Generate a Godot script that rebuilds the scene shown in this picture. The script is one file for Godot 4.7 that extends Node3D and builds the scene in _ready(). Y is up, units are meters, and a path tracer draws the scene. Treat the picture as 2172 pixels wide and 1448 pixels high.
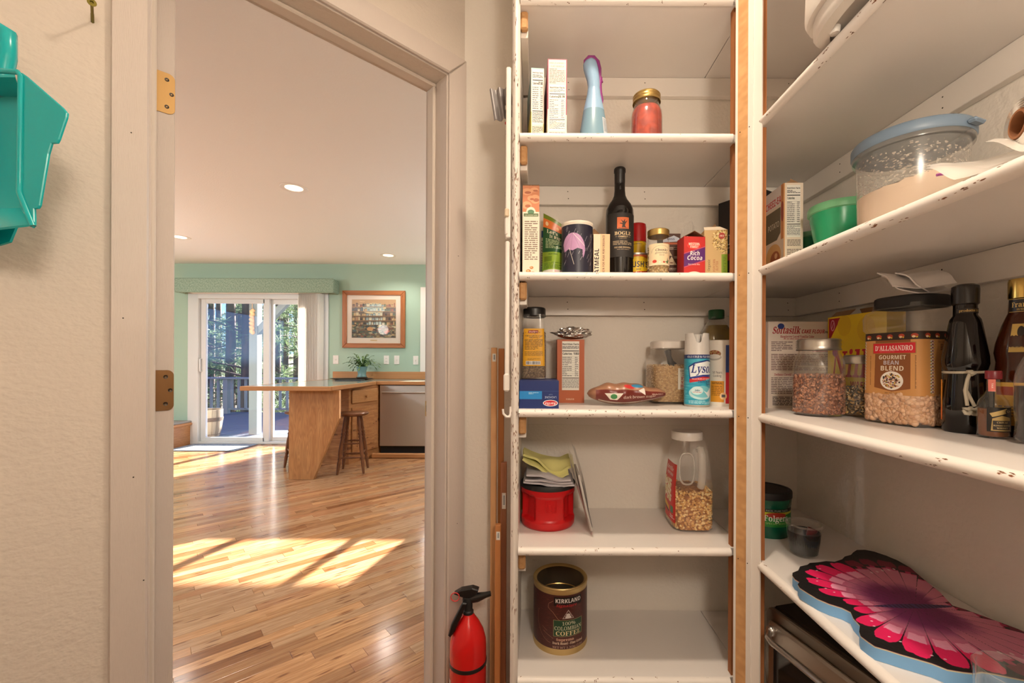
extends Node3D
# Corner pantry with a diagonal doorway into a kitchen. Units are metres; the camera looks along -z.

var M := {}
var taken := {}
var rng := RandomNumberGenerator.new()

func _ready():
	rng.seed = 11
	# ---- camera
	var cam := Camera3D.new(); cam.name = "camera"
	cam.projection = Camera3D.PROJECTION_FRUSTUM
	cam.near = 0.05; cam.far = 400.0
	cam.size = 0.05 * 1448.0 / 910.0
	cam.frustum_offset = Vector2(-49.0, 45.0) / 910.0 * 0.05
	cam.position = Vector3(0, 1.12, 0)
	cam.rotation_degrees = Vector3(0, 0, 0.25)
	add_child(cam); cam.current = true
	# ---- sky, exposure
	var env := Environment.new()
	env.background_mode = Environment.BG_SKY
	var sm := ProceduralSkyMaterial.new()
	sm.sky_top_color = Color(0.22, 0.45, 0.86); sm.sky_horizon_color = Color(0.62, 0.79, 0.98)
	sm.ground_bottom_color = Color(0.2, 0.22, 0.2); sm.ground_horizon_color = Color(0.62, 0.79, 0.98)
	sm.sky_energy_multiplier = 1.5
	sm.ground_energy_multiplier = 0.6
	var sky := Sky.new(); sky.sky_material = sm; env.sky = sky
	env.tonemap_mode = Environment.TONE_MAPPER_LINEAR
	env.tonemap_exposure = 1.04
	env.sdfgi_enabled = true; env.ssao_enabled = true; env.ssil_enabled = true
	var we := WorldEnvironment.new(); we.name = "world"; we.environment = env; add_child(we)
	# ---- low winter sun from in front, a little to the right
	var sun := DirectionalLight3D.new(); sun.name = "sun"
	sun.light_color = Color(1.0, 0.97, 0.93); sun.light_energy = 19.0; sun.light_angular_distance = 0.6
	sun.shadow_enabled = true
	sun.sky_mode = DirectionalLight3D.SKY_MODE_LIGHT_ONLY
	add_child(sun)
	sun.look_at_from_position(Vector3.ZERO, Vector3(-0.22, -0.3666, 1.0), Vector3.UP)
	materials()
	setting()
	kitchen()
	outside()
	shelving()
	door_wall_things()
	left_shelf_one(); left_shelf_two(); left_shelf_three(); left_shelf_four()
	right_shelves()

# lamp energies
const PANTRY_LAMP := 1.35
const DOWNLIGHT := 0.8
const PENDANT := 1.8
const STAND_LAMP := 0.68

# ================================================================ meshes
class MB:
	var v := PackedVector3Array()
	var n := PackedVector3Array()
	var t := PackedVector2Array()
	var ix := PackedInt32Array()
	var X := Transform3D()
	func vert(p: Vector3, nn: Vector3, uv: Vector2) -> int:
		v.append(X * p); n.append((X.basis * nn).normalized()); t.append(uv)
		return v.size() - 1
	func tri(a: int, b: int, c: int):   # counter-clockwise from outside
		ix.append(a); ix.append(c); ix.append(b)
	func quad(a: Vector3, b: Vector3, c: Vector3, d: Vector3, u0 := Vector2(0, 1), u1 := Vector2(1, 0)):
		var nn := (b - a).cross(d - a)
		if nn.length() < 1e-12: nn = (c - b).cross(d - b)
		nn = nn.normalized()
		var i := vert(a, nn, u0)
		vert(b, nn, Vector2(u1.x, u0.y)); vert(c, nn, u1); vert(d, nn, Vector2(u0.x, u1.y))
		tri(i, i + 1, i + 2); tri(i, i + 2, i + 3)
	func tri3(a: Vector3, b: Vector3, c: Vector3):
		var nn := (b - a).cross(c - a).normalized()
		var i := vert(a, nn, Vector2(a.x, a.y)); vert(b, nn, Vector2(b.x, b.y)); vert(c, nn, Vector2(c.x, c.y))
		tri(i, i + 1, i + 2)
	# a box with chamfered edges, c its centre
	func box(c: Vector3, s: Vector3, bev := 0.0) -> MB:
		var h := s * 0.5
		if bev <= 0.0:
			for f in 6: _face(c, h, f, 0.0, Vector2(0, 1), Vector2(1, 0))
			return self
		bev = minf(bev, minf(h.x, minf(h.y, h.z)) * 0.9)
		for f in 6: _face(c, h, f, bev, Vector2(0, 1), Vector2(1, 0))
		var k := h - Vector3(bev, bev, bev)
		for sa in [-1, 1]:
			for sb in [-1, 1]:
				_q(c + Vector3(-k.x, sa * h.y, sb * k.z), c + Vector3(k.x, sa * h.y, sb * k.z), c + Vector3(k.x, sa * k.y, sb * h.z), c + Vector3(-k.x, sa * k.y, sb * h.z), Vector3(0, sa, sb))
				_q(c + Vector3(sa * h.x, -k.y, sb * k.z), c + Vector3(sa * h.x, k.y, sb * k.z), c + Vector3(sa * k.x, k.y, sb * h.z), c + Vector3(sa * k.x, -k.y, sb * h.z), Vector3(sa, 0, sb))
				_q(c + Vector3(sa * h.x, sb * k.y, -k.z), c + Vector3(sa * h.x, sb * k.y, k.z), c + Vector3(sa * k.x, sb * h.y, k.z), c + Vector3(sa * k.x, sb * h.y, -k.z), Vector3(sa, sb, 0))
				for sc in [-1, 1]:
					var p := c + Vector3(sa * h.x, sb * k.y, sc * k.z)
					var q := c + Vector3(sa * k.x, sb * h.y, sc * k.z)
					var r := c + Vector3(sa * k.x, sb * k.y, sc * h.z)
					if (q - p).cross(r - p).dot(Vector3(sa, sb, sc)) < 0: tri3(p, r, q)
					else: tri3(p, q, r)
		return self
	func _q(a, b, c, d, out):
		if (b - a).cross(d - a).dot(out) < 0: quad(a, d, c, b)
		else: quad(a, b, c, d)
	func _face(c: Vector3, h: Vector3, f: int, bv: float, u0: Vector2, u1: Vector2):
		var nn: Vector3 = [Vector3(0, 0, 1), Vector3(0, 0, -1), Vector3(1, 0, 0), Vector3(-1, 0, 0), Vector3(0, 1, 0), Vector3(0, -1, 0)][f]
		var r: Vector3 = [Vector3(1, 0, 0), Vector3(-1, 0, 0), Vector3(0, 0, -1), Vector3(0, 0, 1), Vector3(1, 0, 0), Vector3(1, 0, 0)][f]
		var up := nn.cross(r)
		var o := c + nn * h
		var a := r * (h - Vector3(bv, bv, bv)); var b := up * (h - Vector3(bv, bv, bv))
		quad(o - a - b, o + a - b, o + a + b, o - a + b, u0, u1)
	static func on_square(a: float, nexp: float) -> Vector2:
		var p := Vector2(sin(a), cos(a))
		return p if nexp == 2.0 else p * pow(pow(absf(p.x), nexp) + pow(absf(p.y), nexp), -1.0 / nexp)
	# angles that step evenly along a rounded square
	static func even_angles(nexp: float, seg: int, a0: float, a1: float) -> PackedFloat32Array:
		var out := PackedFloat32Array()
		if nexp < 2.3:
			for k in seg + 1: out.append(lerpf(a0, a1, float(k) / seg))
			return out
		var L := PackedFloat32Array([0.0]); var last := Vector2.ZERO
		for i in 1201:
			var p := on_square(lerpf(a0, a1, i / 1200.0), nexp)
			if i > 0: L.append(L[i - 1] + p.distance_to(last))
			last = p
		var i := 0
		for k in seg + 1:
			var want := L[1200] * k / seg
			while i < 1199 and L[i + 1] < want: i += 1
			var f := clampf((want - L[i]) / maxf(L[i + 1] - L[i], 1e-9), 0, 1)
			out.append(lerpf(a0, a1, (i + f) / 1200.0))
		return out
	# surface through rings: prof holds Vector2(r, y) or Vector3(rx, y, rz), bottom to top; nexp 2 is round, more is squarer
	func loft(prof: Array, nexp := 2.0, seg := 36, a0 := -PI, a1 := PI, sharp := 0.72) -> MB:
		var P := []
		for p in prof: P.append(Vector3(p.x, p.y, p.x) if p is Vector2 else p)
		var L := [0.0]
		for i in range(1, P.size()): L.append(L[i - 1] + P[i - 1].distance_to(P[i]))
		var sn := []
		for i in P.size() - 1:
			var d: Vector3 = P[i + 1] - P[i]
			var q := Vector2(d.y, -(d.x + d.z) * 0.5)
			sn.append(q.normalized() if q.length() > 1e-9 else Vector2(1, 0))
		var an := even_angles(nexp, seg, a0, a1)
		for i in P.size() - 1:
			var na: Vector2 = sn[i]; var nb: Vector2 = sn[i]
			if i > 0 and sn[i - 1].dot(sn[i]) > sharp: na = (sn[i - 1] + sn[i]).normalized()
			if i < P.size() - 2 and sn[i + 1].dot(sn[i]) > sharp: nb = (sn[i + 1] + sn[i]).normalized()
			var base := v.size()
			for k in seg + 1:
				var a: float = an[k]
				var us := on_square(a, nexp); var ux := us.x; var uz := us.y
				for w in 2:
					var p: Vector3 = P[i + w]; var m: Vector2 = na if w == 0 else nb
					var g := Vector2(signf(ux) * pow(absf(ux), nexp - 1.0) * maxf(p.z, 1e-4), signf(uz) * pow(absf(uz), nexp - 1.0) * maxf(p.x, 1e-4)).normalized()
					vert(Vector3(ux * p.x, p.y, uz * p.z), Vector3(g.x * m.x, m.y, g.y * m.x), Vector2(float(k) / seg, 1.0 - L[i + w] / L[-1]))
			for k in seg:
				var b := base + k * 2
				tri(b, b + 2, b + 3); tri(b, b + 3, b + 1)
		return self
	# an outline in x, y pushed along z from z0 to z1
	func ext(poly: PackedVector2Array, z0: float, z1: float, bev := 0.0, smooth := false, uvr := Rect2()) -> MB:
		var N := poly.size()
		var area := 0.0
		for i in N: area += poly[i].cross(poly[(i + 1) % N])
		if area < 0: poly.reverse()
		var lo := poly[0]; var hi := poly[0]
		for p in poly: lo = lo.min(p); hi = hi.max(p)
		if uvr.size.x > 0: lo = uvr.position; hi = uvr.end
		var nrm := PackedVector2Array()
		for i in N:
			var e0 := (poly[i] - poly[(i + N - 1) % N]).normalized(); var e1 := (poly[(i + 1) % N] - poly[i]).normalized()
			nrm.append((Vector2(e0.y, -e0.x) + Vector2(e1.y, -e1.x)).normalized())
		var inn := PackedVector2Array()
		for i in N: inn.append(poly[i] - nrm[i] * bev)
		var ti := Geometry2D.triangulate_polygon(inn)
		for side in 2:
			var base := v.size()
			for p in inn: vert(Vector3(p.x, p.y, z1 if side == 0 else z0), Vector3(0, 0, 1 if side == 0 else -1), Vector2((p.x - lo.x) / (hi.x - lo.x), 1.0 - (p.y - lo.y) / (hi.y - lo.y)))
			for k in range(0, ti.size(), 3):
				var a := inn[ti[k]]; var b := inn[ti[k + 1]]; var c := inn[ti[k + 2]]
				if ((b - a).cross(c - a) > 0) == (side == 0): tri(base + ti[k], base + ti[k + 1], base + ti[k + 2])
				else: tri(base + ti[k], base + ti[k + 2], base + ti[k + 1])
		var per := 0.0
		for i in N:
			var j := (i + 1) % N
			var p := poly[i]; var q := poly[j]
			var d := p.distance_to(q)
			if bev > 0:
				quad(Vector3(p.x, p.y, z1 - bev), Vector3(q.x, q.y, z1 - bev), Vector3(inn[j].x, inn[j].y, z1), Vector3(inn[i].x, inn[i].y, z1))
				quad(Vector3(inn[i].x, inn[i].y, z0), Vector3(inn[j].x, inn[j].y, z0), Vector3(q.x, q.y, z0 + bev), Vector3(p.x, p.y, z0 + bev))
			if smooth:
				var b := vert(Vector3(p.x, p.y, z0 + bev), Vector3(nrm[i].x, nrm[i].y, 0), Vector2(per, 1)); vert(Vector3(q.x, q.y, z0 + bev), Vector3(nrm[j].x, nrm[j].y, 0), Vector2(per + d, 1))
				vert(Vector3(q.x, q.y, z1 - bev), Vector3(nrm[j].x, nrm[j].y, 0), Vector2(per + d, 0)); vert(Vector3(p.x, p.y, z1 - bev), Vector3(nrm[i].x, nrm[i].y, 0), Vector2(per, 0))
				tri(b, b + 1, b + 2); tri(b, b + 2, b + 3)
			else:
				quad(Vector3(p.x, p.y, z0 + bev), Vector3(q.x, q.y, z0 + bev), Vector3(q.x, q.y, z1 - bev), Vector3(p.x, p.y, z1 - bev), Vector2(per, 1), Vector2(per + d, 0))
			per += d
		return self
	func tube(pts: Array, r, seg := 10) -> MB:
		var N := pts.size()
		var up := Vector3.UP
		var f0: Vector3 = (pts[1] - pts[0]).normalized()
		if absf(f0.dot(up)) > 0.9: up = Vector3.RIGHT
		var side := f0.cross(up).normalized()
		var base := v.size()
		for i in N:
			var f: Vector3 = ((pts[mini(i + 1, N - 1)] - pts[maxi(i - 1, 0)])).normalized()
			side = (side - f * side.dot(f)).normalized()
			var w := f.cross(side)
			var rr: float = r[i] if r is Array else r
			for k in seg + 1:
				var a := TAU * k / seg
				var d := side * cos(a) + w * sin(a)
				vert(pts[i] + d * rr, d, Vector2(float(k) / seg, float(i) / (N - 1)))
		for i in N - 1:
			for k in seg:
				var b := base + i * (seg + 1) + k
				tri(b, b + 1, b + seg + 2); tri(b, b + seg + 2, b + seg + 1)
		for e in [0, N - 1]:
			var f: Vector3 = (pts[0] - pts[1]) if e == 0 else (pts[N - 1] - pts[N - 2])
			f = f.normalized()
			var c := vert(pts[e], f, Vector2(0.5, 0.5))
			var b := v.size()
			for k in seg + 1: vert((v_raw(base + e * (seg + 1) + k)), f, Vector2(0.5, 0.5))
			for k in seg:
				if e == 0: tri(c, b + k + 1, b + k)
				else: tri(c, b + k, b + k + 1)
		return self
	func v_raw(i: int) -> Vector3:
		return X.affine_inverse() * v[i]
	# a sheet of thickness th; fn(u, v) gives its upper side
	func sheet(nu: int, nv: int, fn: Callable, th := 0.0) -> MB:
		var P := []
		for j in nv + 1:
			for i in nu + 1: P.append(fn.call(float(i) / nu, float(j) / nv))
		var NN := []
		for j in nv + 1:
			for i in nu + 1:
				var a: Vector3 = P[j * (nu + 1) + mini(i + 1, nu)] - P[j * (nu + 1) + maxi(i - 1, 0)]
				var b: Vector3 = P[mini(j + 1, nv) * (nu + 1) + i] - P[maxi(j - 1, 0) * (nu + 1) + i]
				var c := b.cross(a)
				NN.append(c.normalized() if c.length() > 1e-12 else Vector3.UP)
		for s in (2 if th > 0 else 1):
			var base := v.size()
			for j in nv + 1:
				for i in nu + 1:
					var k := j * (nu + 1) + i
					vert(P[k] - NN[k] * th * s, NN[k] * (1 - 2 * s), Vector2(float(i) / nu, float(j) / nv))
			for j in nv:
				for i in nu:
					var k := base + j * (nu + 1) + i
					if s == 0: tri(k, k + nu + 1, k + 1); tri(k + 1, k + nu + 1, k + nu + 2)
					else: tri(k, k + 1, k + nu + 1); tri(k + 1, k + nu + 2, k + nu + 1)
		if th > 0:
			var rim := []
			for i in nu: rim.append(i)
			for j in nv: rim.append(j * (nu + 1) + nu)
			for i in nu: rim.append(nv * (nu + 1) + nu - i)
			for j in nv: rim.append((nv - j) * (nu + 1))
			for q in rim.size():
				var a: int = rim[q]; var b: int = rim[(q + 1) % rim.size()]
				quad(P[b], P[a], P[a] - NN[a] * th, P[b] - NN[b] * th)
		return self
	func add_to(m: ArrayMesh, mat: Material) -> ArrayMesh:
		if v.is_empty(): return m
		var a := []; a.resize(Mesh.ARRAY_MAX)
		a[Mesh.ARRAY_VERTEX] = v; a[Mesh.ARRAY_NORMAL] = n; a[Mesh.ARRAY_TEX_UV] = t; a[Mesh.ARRAY_INDEX] = ix
		m.add_surface_from_arrays(Mesh.PRIMITIVE_TRIANGLES, a)
		m.surface_set_material(m.get_surface_count() - 1, mat)
		return m
	func mesh(mat: Material) -> ArrayMesh:
		return add_to(ArrayMesh.new(), mat)

func D(x: float, y: float, d: float) -> Vector3:
	return Vector3(x, y, -d)

func numbered(called: String) -> String:
	var k: int = taken.get(called, 0)
	taken[called] = k + 1
	return called if k == 0 else "%s_%03d" % [called, k]

func thing(called: String, label: String, category: String, at := Vector3.ZERO, turn := 0.0, group := "") -> Node3D:
	var o := Node3D.new(); o.name = numbered(called); add_child(o)
	o.position = at; o.rotation_degrees.y = turn
	o.set_meta("label", label); o.set_meta("category", category)
	if group: o.set_meta("group", group)
	return o

func part(called: String, mb, mat: Material, parent: Node3D, at := Vector3.ZERO, rot := Vector3.ZERO) -> MeshInstance3D:
	var o := MeshInstance3D.new(); o.name = called
	o.mesh = mb.mesh(mat) if mb is MB else mb
	parent.add_child(o, true)
	o.position = at; o.rotation_degrees = rot
	return o

func single(called: String, mb, mat: Material, label: String, category: String, at := Vector3.ZERO, turn := 0.0, group := "") -> MeshInstance3D:
	var o := MeshInstance3D.new(); o.name = numbered(called)
	o.mesh = mb.mesh(mat) if mb is MB else mb
	add_child(o)
	o.position = at; o.rotation_degrees.y = turn
	o.set_meta("label", label); o.set_meta("category", category)
	if group: o.set_meta("group", group)
	return o

func struct(called: String, mb, mat: Material, at := Vector3.ZERO) -> MeshInstance3D:
	var o := MeshInstance3D.new(); o.name = numbered(called)
	o.mesh = mb.mesh(mat) if mb is MB else mb
	add_child(o); o.position = at
	o.set_meta("kind", "structure")
	return o

func struct_root(called: String, at := Vector3.ZERO, turn := 0.0) -> Node3D:
	var o := Node3D.new(); o.name = numbered(called); add_child(o)
	o.position = at; o.rotation_degrees.y = turn; o.set_meta("kind", "structure")
	return o

func bx(x0, x1, y0, y1, d0, d1, bev := 0.0) -> MB:   # box between two depths
	return MB.new().box(Vector3((x0 + x1) * 0.5, (y0 + y1) * 0.5, -(d0 + d1) * 0.5), Vector3(absf(x1 - x0), absf(y1 - y0), absf(d1 - d0)), bev)

# a printed carton, base at y = 0, front towards +z; faces F B R L T D with their own materials
func carton(w: float, h: float, d: float, mats: Dictionary) -> ArrayMesh:
	var m := ArrayMesh.new()
	var keys := ["F", "B", "R", "L", "T", "D"]
	for f in 6:
		var q := MB.new()
		q._face(Vector3(0, h * 0.5, 0), Vector3(w, h, d) * 0.5, f, 0.0, Vector2(0, 1), Vector2(1, 0))
		q.add_to(m, mats.get(keys[f], mats["*"]))
	return m

func scatter(called: String, mesh: Mesh, xf: Array, parent: Node3D, cols := []) -> MultiMeshInstance3D:
	var mm := MultiMesh.new()
	mm.transform_format = MultiMesh.TRANSFORM_3D
	mm.use_colors = cols.size() > 0
	mm.mesh = mesh; mm.instance_count = xf.size()
	for i in xf.size():
		mm.set_instance_transform(i, xf[i])
		if cols.size(): mm.set_instance_color(i, cols[i])
	var o := MultiMeshInstance3D.new(); o.name = called; o.multimesh = mm
	parent.add_child(o, true)
	o.set_meta("kind", "stuff")
	return o

# ================================================================ print: text and shapes drawn into an image
class Ink:
	static var glyphs := {}
	static var fonts := {}
	var im: Image
	var W: int
	var H: int
	func _init(w: int, h: int, c: Color):
		W = w; H = h
		im = Image.create(w, h, false, Image.FORMAT_RGBA8); im.fill(c)
	func rect(x, y, w, h, c: Color) -> Ink:
		im.fill_rect(Rect2i(int(x), int(y), maxi(1, int(w)), maxi(1, int(h))), c); return self
	func ell(cx: float, cy: float, rx: float, ry: float, c: Color) -> Ink:
		for y in range(int(cy - ry), int(cy + ry) + 1):
			var k := 1.0 - pow((y + 0.5 - cy) / ry, 2)
			if k > 0: rect(cx - rx * sqrt(k), y, 2 * rx * sqrt(k), 1, c)
		return self
	func poly(p: Array, c: Color) -> Ink:
		var lo := 1e9; var hi := -1e9
		for q in p: lo = minf(lo, q.y); hi = maxf(hi, q.y)
		for y in range(maxi(0, int(lo)), mini(H - 1, int(hi)) + 1):
			var xs := []
			for i in p.size():
				var a: Vector2 = p[i]; var b: Vector2 = p[(i + 1) % p.size()]
				if (a.y <= y + 0.5) != (b.y <= y + 0.5): xs.append(a.x + (y + 0.5 - a.y) * (b.x - a.x) / (b.y - a.y))
			xs.sort()
			for i in range(0, xs.size() - 1, 2): rect(round(xs[i]), y, round(xs[i + 1]) - round(xs[i]), 1, c)
		return self
	func line(x0: float, y0: float, x1: float, y1: float, th: float, c: Color) -> Ink:
		var d := Vector2(x1 - x0, y1 - y0)
		var q := Vector2(-d.y, d.x).normalized() * th * 0.5
		return poly([Vector2(x0, y0) + q, Vector2(x1, y1) + q, Vector2(x1, y1) - q, Vector2(x0, y0) - q], c)
	# print too small to read: rows of broken bars
	func fine(x: int, y: int, w: int, h: int, step: int, c: Color, seed_ := 1) -> Ink:
		var g := RandomNumberGenerator.new(); g.seed = seed_ + x * 7 + y
		var yy := y
		while yy + step <= y + h:
			var xx := x
			var end := x + int(w * (1.0 if g.randf() < 0.8 else g.randf_range(0.4, 0.9)))
			while xx < end:
				var l := mini(g.randi_range(step, step * 4), end - xx)
				rect(xx, yy, l, maxi(1, int(step * 0.5)), c)
				xx += l + maxi(1, int(step * 0.45))
			yy += step
		return self
	func bars(x: int, y: int, w: int, h: int, c := Color.BLACK) -> Ink:
		rect(x - 3, y - 3, w + 6, h + 6, Color.WHITE)
		var g := RandomNumberGenerator.new(); g.seed = x + y
		var xx := x
		while xx < x + w:
			var l := g.randi_range(1, 4)
			rect(xx, y, mini(l, x + w - xx), h, c); xx += l + g.randi_range(1, 3)
		return self
	# align 0 left, 1 centre, 2 right of x; turn in quarter turns clockwise; fits into maxw
	func text(s: String, x: float, y: float, size: int, c: Color, font := "sb", align := 1, maxw := 0.0, slant := 0.0, turn := 0) -> Ink:
		var ts = TextServerManager.get_primary_interface()
		if not fonts.has(font):
			var f := SystemFont.new()
			f.font_names = PackedStringArray([{"s": "Droid Sans", "r": "Droid Serif", "m": "Droid Sans Mono"}[font[0]]])
			f.font_weight = 700 if font.length() > 1 else 400
			fonts[font] = f
		var rids: Array = fonts[font].get_rids()
		var sh = ts.create_shaped_text()
		ts.shaped_text_add_string(sh, s, rids, size)
		var gl: Array = ts.shaped_text_get_glyphs(sh)
		var total := 0.0
		for g in gl: total += g["advance"]
		var k := 1.0
		if maxw > 0 and total > maxw: k = maxw / total
		var px := -total * k * 0.5 * align
		for g in gl:
			var sz := Vector2i(g["font_size"], 0)
			var key := "%s/%d/%d" % [font, sz.x, g["index"]]
			if not glyphs.has(key):
				ts.font_render_glyph(g["font_rid"], sz, g["index"])
				var r: Rect2 = ts.font_get_glyph_uv_rect(g["font_rid"], sz, g["index"])
				var at: int = ts.font_get_glyph_texture_idx(g["font_rid"], sz, g["index"])
				var sub: Image = null
				if r.size.x > 0 and at >= 0:
					sub = ts.font_get_texture_image(g["font_rid"], sz, at).get_region(Rect2i(r)); sub.convert(Image.FORMAT_RGBA8)
				glyphs[key] = [sub, ts.font_get_glyph_offset(g["font_rid"], sz, g["index"])]
			var e: Array = glyphs[key]
			if e[0] != null:
				var src: Image = e[0]
				for gy in src.get_height():
					for gx in src.get_width():
						var a := src.get_pixel(gx, gy).a
						if a < 0.08: continue
						var qx: float = px + (e[1].x + gx) * k
						var qy: float = e[1].y + gy
						qx -= qy * slant
						var dx := qx; var dy := qy
						if turn == 1: dx = -qy; dy = qx
						elif turn == 2: dx = -qx; dy = -qy
						elif turn == 3: dx = qy; dy = -qx
						var X := int(round(x + dx)); var Y := int(round(y + dy))
						if X < 0 or Y < 0 or X >= W or Y >= H: continue
						im.set_pixel(X, Y, im.get_pixel(X, Y).lerp(c, a))
			px += g["advance"] * k
		ts.free_rid(sh)
		return self
	# nutrition panel with its black rules
	func facts(x: int, y: int, w: int, h: int, cal := "") -> Ink:
		rect(x, y, w, h, Color(0.93, 0.92, 0.88))
		var u := h / 40.0
		text("Nutrition Facts", x + w * 0.5, y + 3 * u, maxi(6, int(w * 0.135)), Color.BLACK, "sb", 1, w - 4)
		fine(x + 2, y + int(4 * u), w - 4, int(3 * u), maxi(2, int(u * 0.9)), Color(0.2, 0.2, 0.2))
		rect(x + 2, y + 7.6 * u, w - 4, 0.7 * u, Color.BLACK)
		text("Calories", x + 3, y + 11 * u, maxi(6, int(2.4 * u)), Color.BLACK, "sb", 0, w * 0.55)
		if cal: text(cal, x + w - 3, y + 11 * u, maxi(6, int(2.8 * u)), Color.BLACK, "sb", 2, w * 0.42)
		for i in 11:
			var yy := y + (13 + i * 1.5) * u
			rect(x + 2, yy - 0.3 * u, w - 4, maxi(1, int(0.12 * u)), Color(0.4, 0.4, 0.4))
			fine(x + 2, int(yy), int(w * 0.55), int(1.2 * u), maxi(2, int(u * 0.9)), Color(0.2, 0.2, 0.2), i)
			fine(x + int(w * 0.75), int(yy), int(w * 0.2), int(1.2 * u), maxi(2, int(u * 0.9)), Color(0.2, 0.2, 0.2), i)
		rect(x + 2, y + 29.8 * u, w - 4, 0.6 * u, Color.BLACK)
		fine(x + 2, y + int(31 * u), w - 4, int(8 * u), maxi(2, int(u * 0.85)), Color(0.3, 0.3, 0.3))
		return self
	func mat(rough := 0.5) -> StandardMaterial3D:
		var m := StandardMaterial3D.new()
		im.generate_mipmaps()
		m.albedo_texture = ImageTexture.create_from_image(im); m.roughness = rough
		return m

# ================================================================ materials
func mk(c: Color, rough := 0.6, metal := 0.0) -> StandardMaterial3D:
	var m := StandardMaterial3D.new(); m.albedo_color = c; m.roughness = rough; m.metallic = metal
	return m

func glassy(c: Color, alpha: float, rough := 0.04) -> StandardMaterial3D:
	var m := mk(Color(c.r, c.g, c.b, alpha), rough); m.transparency = BaseMaterial3D.TRANSPARENCY_ALPHA
	return m

func noise_tex(freq: float, seed_: int, ramp = null, octaves := 4, size := 512) -> NoiseTexture2D:
	var f := FastNoiseLite.new(); f.seed = seed_; f.frequency = freq; f.fractal_octaves = octaves
	var t := NoiseTexture2D.new(); t.noise = f; t.width = size; t.height = size; t.seamless = true
	if ramp: t.color_ramp = ramp
	return t

func ramp(cols: Array, offs: Array) -> Gradient:
	var g := Gradient.new()
	g.offsets = PackedFloat32Array(offs); g.colors = PackedColorArray(cols)
	return g

func wall_mat(c: Color, rough := 0.75, bump := 0.12) -> StandardMaterial3D:
	var m := mk(c, rough)
	m.uv1_triplanar = true; m.uv1_world_triplanar = true; m.uv1_scale = Vector3(3.2, 3.2, 3.2)
	m.heightmap_enabled = true; m.heightmap_texture = M.peel; m.heightmap_scale = bump
	return m

# wood grain along u: streaks, a few knots
func wood_img(w: int, h: int, a: Color, b: Color, dark: Color, seed_: int, stretch := 14.0, knots := 0, fig := 1.0) -> Image:
	var f := FastNoiseLite.new(); f.seed = seed_; f.frequency = 0.03; f.fractal_octaves = 3
	var g := FastNoiseLite.new(); g.seed = seed_ + 5; g.frequency = 0.16; g.fractal_octaves = 2
	var r := RandomNumberGenerator.new(); r.seed = seed_
	var kn := []
	for i in knots: kn.append([r.randf() * w, r.randf() * h, r.randf_range(2.5, 6.0), r.randf_range(4.0, 9.0)])
	var im := Image.create(w, h, false, Image.FORMAT_RGB8)
	for y in h:
		for x in w:
			var yy := float(y)
			var kd := 0.0
			for k in kn:
				var dx: float = (x - k[0]) / (k[2] * k[3]); var dy: float = (y - k[1]) / k[2]
				var e := exp(-(dx * dx + dy * dy))
				kd = maxf(kd, e); yy += e * k[2] * 1.5 * signf(dy + 0.01)
			var s := f.get_noise_2d(x / stretch, yy * 1.5) * fig
			var ring := sin((yy * 0.35 + s * 14.0)) * 0.5 + 0.5
			var fine := g.get_noise_2d(x / stretch * 0.7, yy * 3.0) * 0.5 + 0.5
			var c := a.lerp(b, clampf(0.5 + s * 0.8, 0, 1)).lerp(dark, ring * 0.16 * fig + fine * 0.18)
			c = c.lerp(dark, clampf(kd * 1.3 - 0.25, 0, 0.85))
			im.set_pixel(x, y, c)
	return im

func img_mat(im: Image, rough := 0.5, scale := Vector3.ONE, tri := false) -> StandardMaterial3D:
	var m := StandardMaterial3D.new(); m.roughness = rough
	im.generate_mipmaps()
	m.albedo_texture = ImageTexture.create_from_image(im); m.uv1_scale = scale
	m.uv1_triplanar = tri
	return m

func turned(m: StandardMaterial3D) -> StandardMaterial3D:
	var im: Image = m.albedo_texture.get_image().duplicate()
	im.clear_mipmaps(); im.rotate_90(CLOCKWISE)
	return img_mat(im, m.roughness)

func rgb(r: int, g: int, b: int) -> Color:
	return Color8(r, g, b)

# white paint with brown chips where it has flaked off
func chip_img(w: int, h: int, amount: float, seed_: int, base: Color, c := Color(0.46, 0.27, 0.15), bunch := false) -> Image:
	var ink := Ink.new(w, h, base)
	var r := RandomNumberGenerator.new(); r.seed = seed_
	for i in int(amount):
		var cx := r.randf() * w; var cy := r.randf() * h
		if bunch and i % 4 > 0: cy = clampf(r.randfn(0.48, 0.1), 0, 1) * h
		var col := c.lerp(Color(0.25, 0.2, 0.18), r.randf() * 0.6)
		for k in r.randi_range(1, 5):
			ink.ell(cx + r.randf_range(-6, 6), cy + r.randf_range(-4, 4), r.randf_range(0.7, 3.0), r.randf_range(0.6, 2.2), col)
	return ink.im

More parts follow.
